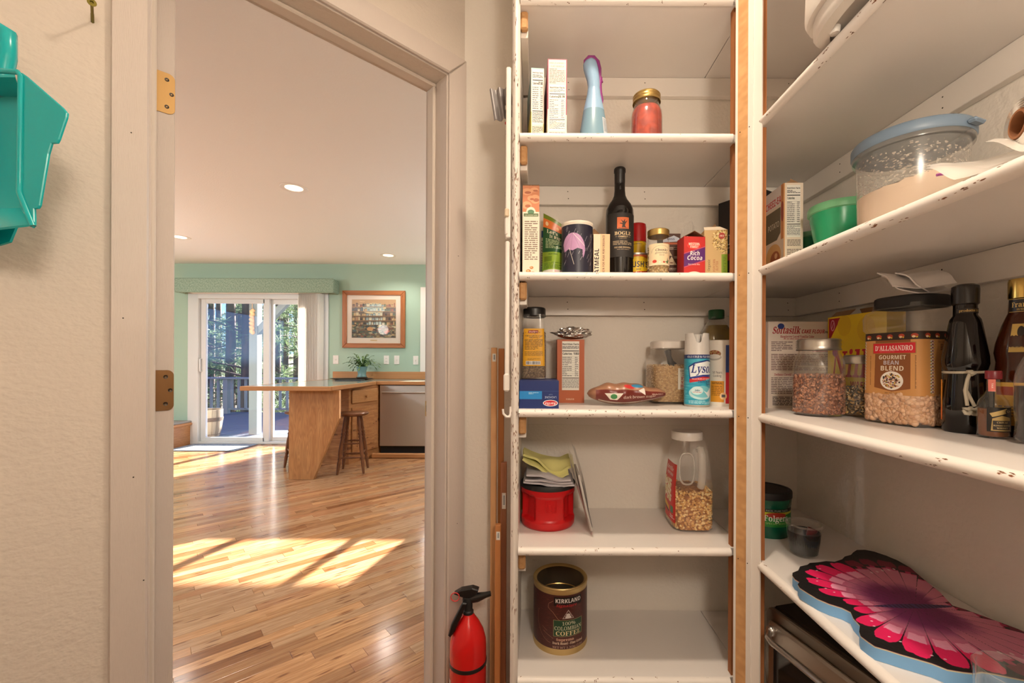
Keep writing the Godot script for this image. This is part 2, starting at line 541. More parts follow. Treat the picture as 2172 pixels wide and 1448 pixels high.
func materials():
	M.peel = noise_tex(0.045, 3)
	M.wall = wall_mat(rgb(208, 196, 183))
	M.shelf_wall = wall_mat(rgb(232, 224, 213), 0.7, 0.08)
	M.ceil = wall_mat(rgb(240, 237, 233), 0.8, 0.06)
	M.green = wall_mat(rgb(166, 189, 168), 0.6, 0.04)
	M.paint = mk(rgb(208, 196, 184), 0.42)
	var streak := noise_tex(0.05, 21, null, 3)
	M.trim = mk(rgb(201, 188, 178), 0.45)
	M.trim.heightmap_enabled = true; M.trim.heightmap_texture = streak; M.trim.heightmap_scale = 0.03
	M.trim.uv1_triplanar = true; M.trim.uv1_scale = Vector3(26, 1.2, 26)
	M.gloss_white = mk(rgb(232, 224, 215), 0.3)
	M.shelf = mk(rgb(230, 223, 217), 0.34)
	M.chips = img_mat(chip_img(1024, 64, 75, 4, rgb(236, 228, 220)), 0.4)
	M.chips_few = img_mat(chip_img(1024, 64, 26, 9, rgb(236, 228, 220)), 0.4)
	M.panel_edge = img_mat(chip_img(64, 1024, 170, 14, rgb(228, 218, 208), Color(0.46, 0.27, 0.15), true), 0.45)
	M.mdf = img_mat(noise_img(128, 512, rgb(214, 164, 110), rgb(196, 146, 94), 0.2, 4), 0.8)
	M.ply = img_mat(wood_img(512, 64, rgb(186, 122, 70), rgb(162, 98, 52), rgb(110, 62, 32), 5, 20.0), 0.8)
	M.cleat = img_mat(wood_img(128, 64, rgb(206, 160, 108), rgb(190, 142, 92), rgb(150, 106, 66), 6), 0.7)
	M.oak = img_mat(wood_img(512, 256, rgb(205, 150, 96), rgb(190, 132, 80), rgb(132, 84, 46), 7, 12.0, 0, 1.6), 0.42)
	M.oak_up = turned(M.oak)
	M.ply_up = turned(M.ply)
	M.strip_a = turned(img_mat(wood_img(256, 32, rgb(234, 186, 136), rgb(222, 170, 118), rgb(176, 122, 78), 51, 22.0), 0.6))
	M.strip_b = turned(img_mat(wood_img(256, 32, rgb(226, 158, 98), rgb(208, 138, 80), rgb(150, 92, 52), 52, 22.0), 0.55))
	M.strip_c = turned(img_mat(wood_img(256, 32, rgb(182, 122, 86), rgb(160, 102, 70), rgb(116, 70, 48), 53, 22.0), 0.65))
	M.oak_knot = img_mat(wood_img(512, 256, rgb(200, 142, 88), rgb(178, 118, 70), rgb(104, 62, 34), 8, 12.0, 7, 1.3), 0.45)
	M.pine = img_mat(wood_img(512, 64, rgb(188, 116, 58), rgb(164, 92, 40), rgb(92, 46, 20), 12, 18.0, 3), 0.4)
	M.stool = img_mat(wood_img(256, 64, rgb(134, 84, 50), rgb(108, 62, 36), rgb(60, 32, 18), 13), 0.35)
	M.glass = glassy(Color(0.92, 0.97, 0.95), 0.02)
	M.pane = glassy(Color(0.6, 0.7, 0.75), 0.012, 0.02)
	M.clear = glassy(Color(0.95, 0.93, 0.9), 0.05, 0.08)
	M.milky = glassy(Color(0.93, 0.9, 0.86), 0.3, 0.24)
	M.cloudy = glassy(Color(0.82, 0.8, 0.77), 0.2, 0.16)
	M.bag = glassy(Color(0.93, 0.9, 0.86), 0.55, 0.24)
	M.black = mk(rgb(22, 20, 20), 0.35)
	M.black_soft = mk(rgb(28, 27, 27), 0.6)
	M.gold = mk(rgb(200, 170, 105), 0.3, 0.9)
	M.tin = mk(rgb(196, 190, 180), 0.32, 0.95)
	M.steel = mk(rgb(190, 186, 182), 0.3, 1.0)
	M.card = mk(rgb(158, 122, 88), 0.9)
	M.dark_metal = mk(rgb(70, 64, 58), 0.4, 0.9)
	M.brass = mk(rgb(186, 150, 98), 0.38, 0.9)
	M.brass_old = mk(rgb(122, 88, 54), 0.45, 0.8)
	M.foil = mk(rgb(208, 206, 204), 0.22, 1.0)
	M.kraft = mk(rgb(190, 150, 100), 0.8)

func noise_img(w: int, h: int, a: Color, b: Color, freq: float, seed_: int) -> Image:
	var f := FastNoiseLite.new(); f.seed = seed_; f.frequency = freq; f.fractal_octaves = 3
	var im := Image.create(w, h, false, Image.FORMAT_RGB8)
	for y in h:
		for x in w: im.set_pixel(x, y, a.lerp(b, clampf(f.get_noise_2d(x, y) * 1.2 + 0.5, 0, 1)))
	return im

# ================================================================ the setting
const C0 := Vector2(-0.2275, 1.362)      # corner where the diagonal door wall meets the back wall (x, depth)
const GREEN_D := 5.82                    # depth of the green kitchen wall
const CEIL := 2.444

func setting():
	# ceiling and floor run over pantry and kitchen alike
	struct("ceiling", bx(-6.7, 3.0, CEIL, CEIL + 0.15, -2.7, 5.95), M.ceil)
	var fl := struct_root("floor")
	part("subfloor", bx(-6.7, 3.0, -0.2, -0.019, -2.7, 5.95), mk(rgb(120, 80, 50), 0.9), fl)
	planks(fl)
	# pantry walls
	struct("wall_back", bx(-0.2275, 0.95, 0, CEIL, 1.362, 1.48), M.shelf_wall)
	struct("wall_right", bx(0.833, 0.95, 0, CEIL, -0.55, 1.362), M.shelf_wall)
	struct("wall_left", bx(-1.0, -0.885, 0, CEIL, -0.55, 0.76), M.wall)
	struct("wall_rear", bx(-0.885, 0.833, 0, CEIL, -0.57, -0.45), M.wall)
	# diagonal wall, in its own axes: x along the wall to the right, z towards the pantry
	var m := MB.new()
	var th := 0.1175
	m.box(Vector3(-0.835, CEIL * 0.5, -th / 2), Vector3(0.19, CEIL, th))
	m.box(Vector3(-0.0334, CEIL * 0.5, -th / 2), Vector3(0.0668, CEIL, th))
	m.box(Vector3(-0.4038, (2.0 + CEIL) * 0.5, -th / 2), Vector3(0.674, CEIL - 2.0, th))
	var wd := struct("wall_door", m, M.wall, Vector3(C0.x, 0, -C0.y)); wd.rotation_degrees.y = 45
	var dr := struct_root("door_1", Vector3(C0.x, 0, -C0.y), 45)
	# jambs line the opening, stops stand proud of them
	part("jamb", MB.new().box(Vector3(-0.0609, 1.0, -th / 2), Vector3(0.012, 2.0, th + 0.004), 0.002), M.trim, dr)
	part("jamb", MB.new().box(Vector3(-0.7467, 1.0, -th / 2), Vector3(0.012, 2.0, th + 0.004), 0.002), M.trim, dr)
	part("head_jamb", MB.new().box(Vector3(-0.4038, 2.006, -th / 2), Vector3(0.698, 0.012, th + 0.004), 0.002), M.trim, dr)
	part("stop", MB.new().box(Vector3(-0.0724, 0.9945, -0.076), Vector3(0.011, 1.989, 0.036), 0.003), M.paint, dr)
	part("stop", MB.new().box(Vector3(-0.7352, 0.9945, -0.076), Vector3(0.011, 1.989, 0.036), 0.003), M.paint, dr)
	part("head_stop", MB.new().box(Vector3(-0.4038, 1.9945, -0.076), Vector3(0.674, 0.011, 0.036), 0.003), M.paint, dr)
	# casing with rounded edges and a mitre at the corner
	for c in [[-0.063, -0.001], [-0.798, -0.7445]]:
		var p := PackedVector2Array([Vector2(c[0], 0), Vector2(c[1], 0), Vector2(c[1], 2.068 if c[1] > -0.1 else 2.003), Vector2(c[0], 2.003 if c[1] > -0.1 else 2.0575)])
		part("casing", MB.new().ext(p, 0.0, 0.013, 0.004), M.trim, dr)
	part("head_casing", MB.new().ext(PackedVector2Array([Vector2(-0.7445, 2.0035), Vector2(-0.0635, 2.0035), Vector2(-0.0015, 2.0685), Vector2(-0.797, 2.0685)]), 0.0, 0.013, 0.004), M.trim, dr)
	# nail marks in the casing
	for q in [[-0.03, 1.45], [-0.03, 0.62], [-0.77, 1.55], [-0.765, 0.9], [-0.78, 1.2], [-0.75, 0.7]]:
		part("nail", MB.new().loft([Vector2(0, 0.0008), Vector2(0.0012, 0.0006), Vector2(0.0014, 0)], 2, 8), M.dark_metal, dr, Vector3(q[0], q[1], 0.0128), Vector3(90, 0, 0))
	# strike plate on the right jamb
	var sp := part("strike_plate", MB.new().ext(rr(0.022, 0.05, 0.004), -0.0007, 0.0007), M.brass, dr, Vector3(-0.0676, 0.97, -0.104), Vector3(0, -90, 0))
	part("latch_hole", MB.new().box(Vector3.ZERO, Vector3(0.01, 0.02, 0.0008)), M.black, sp, Vector3(0, 0, 0.0006))
	# the open door leaf, seen on its hinge edge
	part("door_leaf", MB.new().box(Vector3(-0.7105, 1.0, -th - 0.345), Vector3(0.033, 1.98, 0.66), 0.002), M.trim, dr)
	for h in [[1.715, M.brass, "hinge"], [1.055, M.brass_old, "hinge"]]:
		var hp := PackedVector2Array()
		for k in 9: hp.append(Vector2(0.005, 0.033) + Vector2(cos(k * PI / 16), sin(k * PI / 16)) * 0.012)
		hp.append(Vector2(-0.018, 0.045)); hp.append(Vector2(-0.018, -0.045))
		for k in 9: hp.append(Vector2(0.005, -0.033) + Vector2(cos(-PI / 2 + k * PI / 16), sin(-PI / 2 + k * PI / 16)) * 0.012)
		var hg := part(h[2], MB.new().ext(hp, 0, 0.0016, 0.0004), h[1], dr, Vector3(-0.7115, h[0], -th - 0.0148))
		for s in [[0.003, 0.03], [0.011, 0.0], [0.003, -0.03]]:
			part("screw", MB.new().loft([Vector2(0.0042, 0), Vector2(0.004, 0.0006), Vector2(0.0022, 0.0003), Vector2(0, -0.0006)], 2, 14), M.dark_metal, hg, Vector3(s[0], s[1], 0.0017), Vector3(90, 0, 0))
	# ---- recessed lamp of the pantry ceiling, above the frame
	downlight(0.16, 0.65, "recessed ceiling light of the pantry above the frame", PANTRY_LAMP, 80.0, 1.0, Color(1.0, 0.925, 0.83))
	stand_lamp()

# globe lamp on a stand behind the camera: the second, softer light that falls in under the shelves
func stand_lamp():
	var o := thing("stand_lamp", "white globe lamp on a black stand behind the camera, outside the frame", "lamp", D(0.27, 0, -0.3))
	part("pole", MB.new().tube([Vector3(0, 0.05, 0), Vector3(0, 1.5, 0)], 0.012, 10), M.black, o)
	for k in 3:
		var a := TAU * k / 3
		part("leg", MB.new().tube([Vector3(0, 0.3, 0), Vector3(sin(a) * 0.16, 0.004, cos(a) * 0.16)], 0.008, 8), M.black, o)
	var gm := mk(rgb(255, 248, 236), 0.3); gm.emission_enabled = true; gm.emission = Color(1.0, 0.96, 0.9); gm.emission_energy_multiplier = 2.0
	part("lamp_globe", MB.new().loft([Vector2(0, -0.1), Vector2(0.055, -0.085), Vector2(0.09, -0.045), Vector2(0.1, 0), Vector2(0.09, 0.045), Vector2(0.055, 0.085), Vector2(0, 0.1)], 2, 32), gm, o, Vector3(0, 1.59, 0))
	var l := OmniLight3D.new(); l.name = "stand_light"; l.position.y = 1.59; l.light_energy = STAND_LAMP; l.light_color = Color(1.0, 0.945, 0.87); l.light_size = 0.095; l.omni_range = 20; l.omni_attenuation = 2; l.shadow_enabled = true
	o.add_child(l)

func rr(w: float, h: float, r: float, seg := 5) -> PackedVector2Array:
	var p := PackedVector2Array()
	for q in 4:
		var c := Vector2((w / 2 - r) * [1, -1, -1, 1][q], (h / 2 - r) * [1, 1, -1, -1][q])
		for k in seg + 1: p.append(c + Vector2(cos(q * PI / 2 + k * PI / 2 / seg), sin(q * PI / 2 + k * PI / 2 / seg)) * r)
	return p

# strip oak floor laid at a slant: the nearest 300 boards in view are pieces of their own
func planks(fl: Node3D):
	var mats := []
	var base := wood_img(1024, 256, rgb(206, 166, 126), rgb(180, 138, 100), rgb(112, 72, 48), 31, 16.0, 22, 1.6)
	for tint in [Color(1, 1, 1), Color(1.0, 0.95, 0.88), Color(0.9, 0.85, 0.8), Color(1.08, 1.04, 0.98), Color(0.78, 0.68, 0.6), Color(0.97, 0.9, 0.86)]:
		var m := StandardMaterial3D.new()
		if mats.is_empty(): m = img_mat(base, 0.17)
		else: m.albedo_texture = mats[0].albedo_texture; m.roughness = 0.17
		m.albedo_color = tint
		mats.append(m)
	var ang := deg_to_rad(47.5)
	var u := Vector2(sin(ang), cos(ang)); var n := Vector2(-u.y, u.x)
	var w := 0.0572
	var near := []; var rest := []
	for row in range(-10, 130):
		var off := row * w
		var s := -2.4 + rng.randf() * 0.5
		while s < 5.6:
			var l := rng.randf_range(0.28, 0.95)
			var c := Vector2(-1.9, 1.0) + n * (off - 1.5) + u * (s + l * 0.5)
			s += l + 0.0006
			if c.x < -6.6 or c.x > 2.9 or c.y < 0.9 or c.y > 5.9: continue
			var px := 1135.0 + 910.0 * c.x / c.y
			var q := [c, l, rng.randi_range(0, 5) if rng.randf() < 0.75 else 0, rng.randf(), rng.randf()]
			if q[2] == 4 and rng.randf() < 0.5: q[2] = 2
			if c.y > 1.4 and px > 300 and px < 960: near.append(q)
			else: rest.append(q)
	near.sort_custom(func(a, b): return a[0].y < b[0].y)
	var merged := []
	for i in 6: merged.append(MB.new())
	var count := 0
	for q in near + rest:
		var mb: MB = MB.new() if count < 300 else merged[q[2]]
		var c: Vector2 = q[0]
		mb.X = Transform3D(Basis(Vector3(u.x, 0, -u.y), Vector3.UP, Vector3(-n.x, 0, n.y)), Vector3(c.x, rng.randf_range(-0.0002, 0.0002), -c.y))
		var hl: float = q[1] * 0.5; var hw := w * 0.5 - 0.0002; var b := 0.0007
		var u0 := Vector2(q[3], q[4]); var u1 := Vector2(q[3] + q[1] / 1.25, q[4] + 0.2)
		mb.quad(Vector3(-hl + b, 0, hw - b), Vector3(hl - b, 0, hw - b), Vector3(hl - b, 0, -hw + b), Vector3(-hl + b, 0, -hw + b), Vector2(u0.x, u1.y), Vector2(u1.x, u0.y))
		var t := [Vector3(-hl + b, 0, hw - b), Vector3(hl - b, 0, hw - b), Vector3(hl - b, 0, -hw + b), Vector3(-hl + b, 0, -hw + b)]
		var o := [Vector3(-hl, -b, hw), Vector3(hl, -b, hw), Vector3(hl, -b, -hw), Vector3(-hl, -b, -hw)]
		for k in 4:
			mb.quad(o[k], o[(k + 1) % 4], t[(k + 1) % 4], t[k], Vector2(u0.x, u1.y), Vector2(u0.x + 0.01, u1.y - 0.01))
			mb.quad(o[k] + Vector3(0, -0.018, 0), o[(k + 1) % 4] + Vector3(0, -0.018, 0), o[(k + 1) % 4], o[k], Vector2(u0.x, u1.y), Vector2(u0.x + 0.01, u1.y - 0.01))
		if count < 300: part("plank", mb, mats[q[2]], fl)
		count += 1
	var am := ArrayMesh.new()
	for i in 6: merged[i].add_to(am, mats[i])
	var o := part("planks_beyond", am, null, fl)
	o.set_meta("kind", "stuff")

# ================================================================ the kitchen seen through the doorway
func downlight(x: float, d: float, label: String, energy := DOWNLIGHT, angle := 72.0, soft := 0.6, tone := Color(1.0, 0.97, 0.93)):
	var o := thing("recessed_light", label, "light", D(x, CEIL, d), 0.0, "recessed ceiling lights")
	part("trim_ring", MB.new().loft([Vector2(0.062, 0.03), Vector2(0.066, -0.002), Vector2(0.094, -0.004), Vector2(0.098, 0.0)], 2, 32), M.gloss_white, o)
	var e := mk(rgb(255, 244, 224), 0.4); e.emission_enabled = true; e.emission = Color(1.0, 0.9, 0.74); e.emission_energy_multiplier = 2.5
	part("lens", MB.new().loft([Vector2(0, -0.001), Vector2(0.062, -0.001)], 2, 24), M.lens if M.has("lens") else e, o)
	M.lens = e
	var s := SpotLight3D.new(); s.name = "downlight"; s.position = Vector3(0, -0.012, 0); s.rotation_degrees.x = -90
	s.spot_angle = angle; s.spot_angle_attenuation = soft; s.light_energy = energy; s.light_color = tone; s.light_size = 0.05; s.shadow_enabled = true; s.spot_range = 15; s.spot_attenuation = 2
	o.add_child(s)

func kitchen():
	# the green wall with openings for the sliding door and the window
	var g := MB.new()
	var z0 := GREEN_D; var z1 := GREEN_D + 0.15
	for r in [[-6.7, -4.68, 0, CEIL], [-2.81, -1.5, 0, CEIL], [-0.09, 3.0, 0, CEIL], [-4.68, -2.81, 2.045, CEIL], [-1.5, -0.09, 0, 1.03], [-1.5, -0.09, 2.06, CEIL]]:
		g.box(Vector3((r[0] + r[1]) / 2, (r[2] + r[3]) / 2, -(z0 + z1) / 2), Vector3(r[1] - r[0], r[3] - r[2], z1 - z0))
	struct("wall_far", g, M.green)
	# unseen dark cladding added outside to swallow sunlight bounced onto the deck
	var cl := struct_root("wall_added_cladding")
	var cm := mk(rgb(84, 66, 52), 0.85)
	for r in [[-9.5, -4.72, -0.3, 2.9], [-2.78, -1.55, -0.3, 2.9], [-0.04, 3.2, -0.3, 2.9], [-4.72, -2.78, 2.07, 2.9], [-1.55, -0.04, 0, 0.98], [-1.55, -0.04, 2.14, 2.9]]:
		part("added_dark_panel", bx(r[0], r[1], r[2], r[3], z1 + 0.001, z1 + 0.02), cm, cl)
	# side and rear walls of the kitchen and living area, with an unseen broad opening added for sky light
	var kl := MB.new()
	for r in [[-2.7, 0.4, 0, CEIL], [3.4, 5.95, 0, CEIL], [0.4, 3.4, 0, 0.5], [0.4, 3.4, 2.2, CEIL]]:
		kl.box(Vector3(-6.6, (r[2] + r[3]) / 2, -(r[0] + r[1]) / 2), Vector3(0.2, r[3] - r[2], r[1] - r[0]))
	struct("wall_living", kl, M.green)
	struct("wall_kitchen_right", bx(2.9, 3.0, 0, CEIL, -2.7, 5.82), M.green)
	struct("wall_kitchen_rear", bx(-6.5, 2.9, 0, CEIL, -2.7, -2.6), M.green)
	for c in [[-1.846, 3.274, "bright recessed ceiling light nearest the doorway"], [-3.80, 4.58, "recessed ceiling light at the door jamb above the sliding door"], [-1.83, 5.33, "small recessed ceiling light above the framed picture"], [0.3, 3.3, "recessed ceiling light over the kitchen outside the frame"], [0.3, 5.2, "recessed ceiling light over the sink outside the frame"], [-3.8, 2.2, "recessed ceiling light hidden above the door head"], [-5.4, 3.6, "recessed ceiling light over the living area outside the frame"]]:
		downlight(c[0], c[1], c[2])
	# unseen hanging lamps: picture glass mirrors the dining one, others added for brightness
	for c in [[-4.7, 3.1, "pendant lamp over the dining side outside the frame"], [0.55, 4.1, "unseen pendant lamp added over the cooking side to brighten the kitchen"], [-3.9, 0.6, "unseen pendant lamp added over the living side to brighten the kitchen"]]:
		var o := thing("pendant_lamp", c[2], "lamp", D(c[0], 1.95, c[1]), 0, "pendant lamps")
		part("cord", MB.new().tube([Vector3(0, 0.13, 0), Vector3(0, CEIL - 1.95, 0)], 0.004, 6), M.black, o)
		var gm := mk(rgb(255, 246, 230), 0.3); gm.emission_enabled = true; gm.emission = Color(1.0, 0.93, 0.84); gm.emission_energy_multiplier = 3.0
		part("lamp_globe", MB.new().loft([Vector2(0, -0.13), Vector2(0.07, -0.11), Vector2(0.115, -0.06), Vector2(0.13, 0), Vector2(0.115, 0.06), Vector2(0.07, 0.11), Vector2(0, 0.13)], 2, 32), gm, o)
		var l := OmniLight3D.new(); l.name = "pendant_light"; l.light_energy = PENDANT; l.light_color = Color(0.94, 0.98, 1.0); l.light_size = 0.12; l.omni_range = 20; l.omni_attenuation = 2; l.shadow_enabled = true
		o.add_child(l)
	# baseboard
	struct("baseboard_far", bx(-6.5, -4.72, 0, 0.085, z0 - 0.012, z0, 0.003), M.gloss_white)
	sliding_door()
	# window over the counter: white casing, sashes, and an added unseen blind that trims the sun patch
	var wn := struct_root("window_1")
	for r in [[-1.555, -1.48, 0.99, 2.135], [-0.11, -0.035, 0.99, 2.135], [-1.48, -0.11, 2.06, 2.135], [-1.48, -0.11, 0.99, 1.035]]:
		part("casing", bx(r[0], r[1], r[2], r[3], z0 - 0.018, z0 + 0.12, 0.003), M.gloss_white, wn)
	for x in [-1.165, -0.425]: part("mullion", bx(x - 0.035, x + 0.035, 1.035, 2.06, z0 + 0.04, z0 + 0.09, 0.003), M.gloss_white, wn)
	for r in [[-1.48, -1.2], [-1.13, -0.46], [-0.39, -0.11]]: part("pane", bx(r[0], r[1], 1.035, 2.06, z0 + 0.062, z0 + 0.0625), M.pane, wn)
	var bl := mk(rgb(226, 222, 210), 0.9); bl.backlight_enabled = true; bl.backlight = Color(0.35, 0.34, 0.3)
	single("added_sun_blind", bx(-1.46, -0.13, 1.345, 2.055, z0 + 0.02, z0 + 0.0215), bl, "unseen pale blind added at the kitchen window to shorten the sun patch", "blind")
	valance()
	picture()
	counter()
	for q in [[-4.985, 1.1, 0.082, "upper of two white wall plates left of the sliding door", true], [-4.985, 1.3, 0.082, "", true], [-2.702, 1.149, 0.075, "", false], [-2.016, 1.149, 0.07, "", false], [-1.876, 1.149, 0.07, "", false], [-1.618, 1.146, 0.07, "", false]]:
		var lab: String = {0: "lower of two white wall plates left of the sliding door", 1: "upper of two white wall plates left of the sliding door", 2: "white light switch plate left of the potted plant", 3: "white outlet plate right of the potted plant", 4: "white switch plate between the outlet and the last plate", 5: "white switch plate beside the window casing"}[wall_plates]
		var w: float = q[2]
		var o := thing("wall_plate", lab, "wall plate", D(q[0], q[1], z0 - 0.001), 0, "white wall plates on the green wall")
		part("plate", MB.new().box(Vector3(0, 0, 0.003), Vector3(w, 0.118, 0.006), 0.002), M.gloss_white, o)
		if wall_plates == 3:
			for s in [-1, 1]:
				part("socket", MB.new().ext(rr(0.032, 0.028, 0.01), 0, 0.002), M.gloss_white, o, Vector3(0, s * 0.021, 0.006))
				for t in [-1, 1]: part("slot", MB.new().box(Vector3.ZERO, Vector3(0.003, 0.01, 0.001)), M.black, o, Vector3(t * 0.007, s * 0.021, 0.0085))
		elif wall_plates == 0:
			part("dimmer_knob", MB.new().loft([Vector2(0.016, 0), Vector2(0.014, 0.014), Vector2(0, 0.015)], 2, 20), mk(rgb(240, 225, 205), 0.4), o, Vector3(-0.012, 0, 0.006), Vector3(90, 0, 0))
		else:
			part("toggle", MB.new().box(Vector3(0, 0, 0.005), Vector3(0.009, 0.02, 0.012), 0.002), M.gloss_white, o, Vector3(0, 0, 0.006), Vector3(-20, 0, 0))
		for s in [-1, 1]: part("screw", MB.new().loft([Vector2(0.003, 0), Vector2(0, 0.001)], 2, 8), M.tin, o, Vector3(0, s * 0.042, 0.006), Vector3(90, 0, 0))
		wall_plates += 1
	# carpeted step at the left edge of the doorway
	var st := thing("stair_step", "low oak stair step with a grey carpeted top at the left wall", "step")
	part("riser", bx(-5.6, -4.66, 0, 0.255, 5.5, 5.82, 0.002), M.oak, st)
	part("nosing", bx(-5.62, -4.63, 0.255, 0.295, 5.46, 5.82, 0.015), M.oak, st)
	part("carpet", bx(-5.6, -4.64, 0.295, 0.318, 5.47, 5.82, 0.008), wall_mat(rgb(150, 146, 138), 0.95, 0.5), st)
	part("base_strip", bx(-5.6, -4.645, 0, 0.06, 5.485, 5.5, 0.003), M.oak, st)
	# mat before the sliding door
	var ink := Ink.new(256, 128, rgb(120, 132, 142))
	var g2 := RandomNumberGenerator.new(); g2.seed = 5
	for i in 900: ink.rect(g2.randi() % 256, g2.randi() % 128, g2.randi_range(2, 12), 2, [rgb(92, 106, 120), rgb(168, 172, 168), rgb(142, 150, 150)][i % 3])
	for y in [8, 118]: ink.rect(0, y, 256, 3, rgb(80, 92, 104))
	var rug := thing("door_mat", "small blue grey woven mat in front of the sliding door", "mat", D(-4.16, 0.0005, 5.56))
	part("weave", MB.new().box(Vector3(0, 0.005, 0), Vector3(0.86, 0.01, 0.44), 0.003), ink.mat(0.95), rug)

var wall_plates := 0

func sliding_door():
	var z := GREEN_D
	var d := struct_root("door_2")
	var w := mk(rgb(212, 212, 208), 0.35)
	for r in [[-4.70, -4.56, 0, 2.06], [-2.93, -2.80, 0, 2.06]]: part("jamb", bx(r[0], r[1], r[2], r[3], z - 0.02, z + 0.14, 0.004), w, d)
	part("head", bx(-4.56, -2.93, 1.97, 2.06, z - 0.02, z + 0.14, 0.004), w, d)
	part("sill", bx(-4.56, -2.93, 0, 0.03, z - 0.02, z + 0.14, 0.004), w, d)
	# sliding sash (left, nearer) and fixed sash (right, farther)
	var k := 0
	for s in [[-4.55, -3.62, z + 0.02], [-3.66, -2.93, z + 0.07]]:
		var sh := part("sash", bx(s[0], s[0] + 0.065, 0.03, 1.97, s[2], s[2] + 0.04, 0.004), w, d)
		part("stile", bx(s[1] - 0.085 if k == 0 else s[1] - 0.065, s[1], 0.03, 1.97, s[2], s[2] + 0.04, 0.004), w, sh)
		part("top_rail", bx(s[0] + 0.065, s[1] - 0.065, 1.91, 1.97, s[2], s[2] + 0.04, 0.004), w, sh)
		part("bottom_rail", bx(s[0] + 0.065, s[1] - 0.065, 0.03, 0.085, s[2], s[2] + 0.04, 0.004), w, sh)
		part("pane", bx(s[0] + 0.06, s[1] - 0.06, 0.08, 1.915, s[2] + 0.02, s[2] + 0.0205), M.pane, sh)
		if k == 0:
			var hd := part("handle", MB.new().tube([Vector3(-4.575 + 0.035, 0.98, -z + 0.0), Vector3(-4.575 + 0.035, 0.985, -z + 0.03), Vector3(-4.575 + 0.035, 1.15, -z + 0.03), Vector3(-4.575 + 0.035, 1.155, -z + 0.0)], 0.009, 8), w, sh)
			hd.position.z = -0.02
		k += 1
	# vertical blind drawn to the right: the stacked slats
	var vb := thing("vertical_blind", "white vertical blind slats stacked at the right of the sliding door", "blind")
	var sm := mk(rgb(238, 232, 224), 0.7); sm.backlight_enabled = true; sm.backlight = Color(0.3, 0.29, 0.27)
	for i in 13:
		var x := -3.135 + i * 0.0215
		var a := deg_to_rad(72.0 - i * 1.5)
		part("slat", MB.new().sheet(4, 1, func(u, v): return Vector3((u - 0.5) * 0.089, v * 1.97, 0.006 * sin(u * PI)), 0.001), sm, vb, D(x, 0.06, z - 0.075), Vector3(0, rad_to_deg(a), 0))
	part("wand", MB.new().tube([D(-3.19, 1.25, z - 0.05), D(-3.19, 1.98, z - 0.05)], 0.006, 8), sm, vb)
	part("headrail", bx(-4.6, -2.87, 2.03, 2.07, z - 0.11, z - 0.04, 0.003), sm, vb)

func valance():
	var fab := img_mat(noise_img(256, 128, rgb(128, 152, 132), rgb(160, 178, 158), 0.09, 6), 0.95, Vector3(3, 3, 3), true)
	var v := thing("window_valance", "padded sage green fabric valance above the sliding door", "valance", D(-3.705, 2.123, 5.735))
	part("front_board", MB.new().ext(rr(2.1, 0.192, 0.02), -0.02, 0.02, 0.01), fab, v, Vector3(0, 0, 0.075))
	for s in [-1, 1]: part("side_board", MB.new().box(Vector3.ZERO, Vector3(0.03, 0.185, 0.14), 0.01), fab, v, Vector3(s * 1.03, 0, -0.01))
	part("top_board", MB.new().box(Vector3.ZERO, Vector3(2.04, 0.015, 0.14)), fab, v, Vector3(0, 0.08, -0.01))

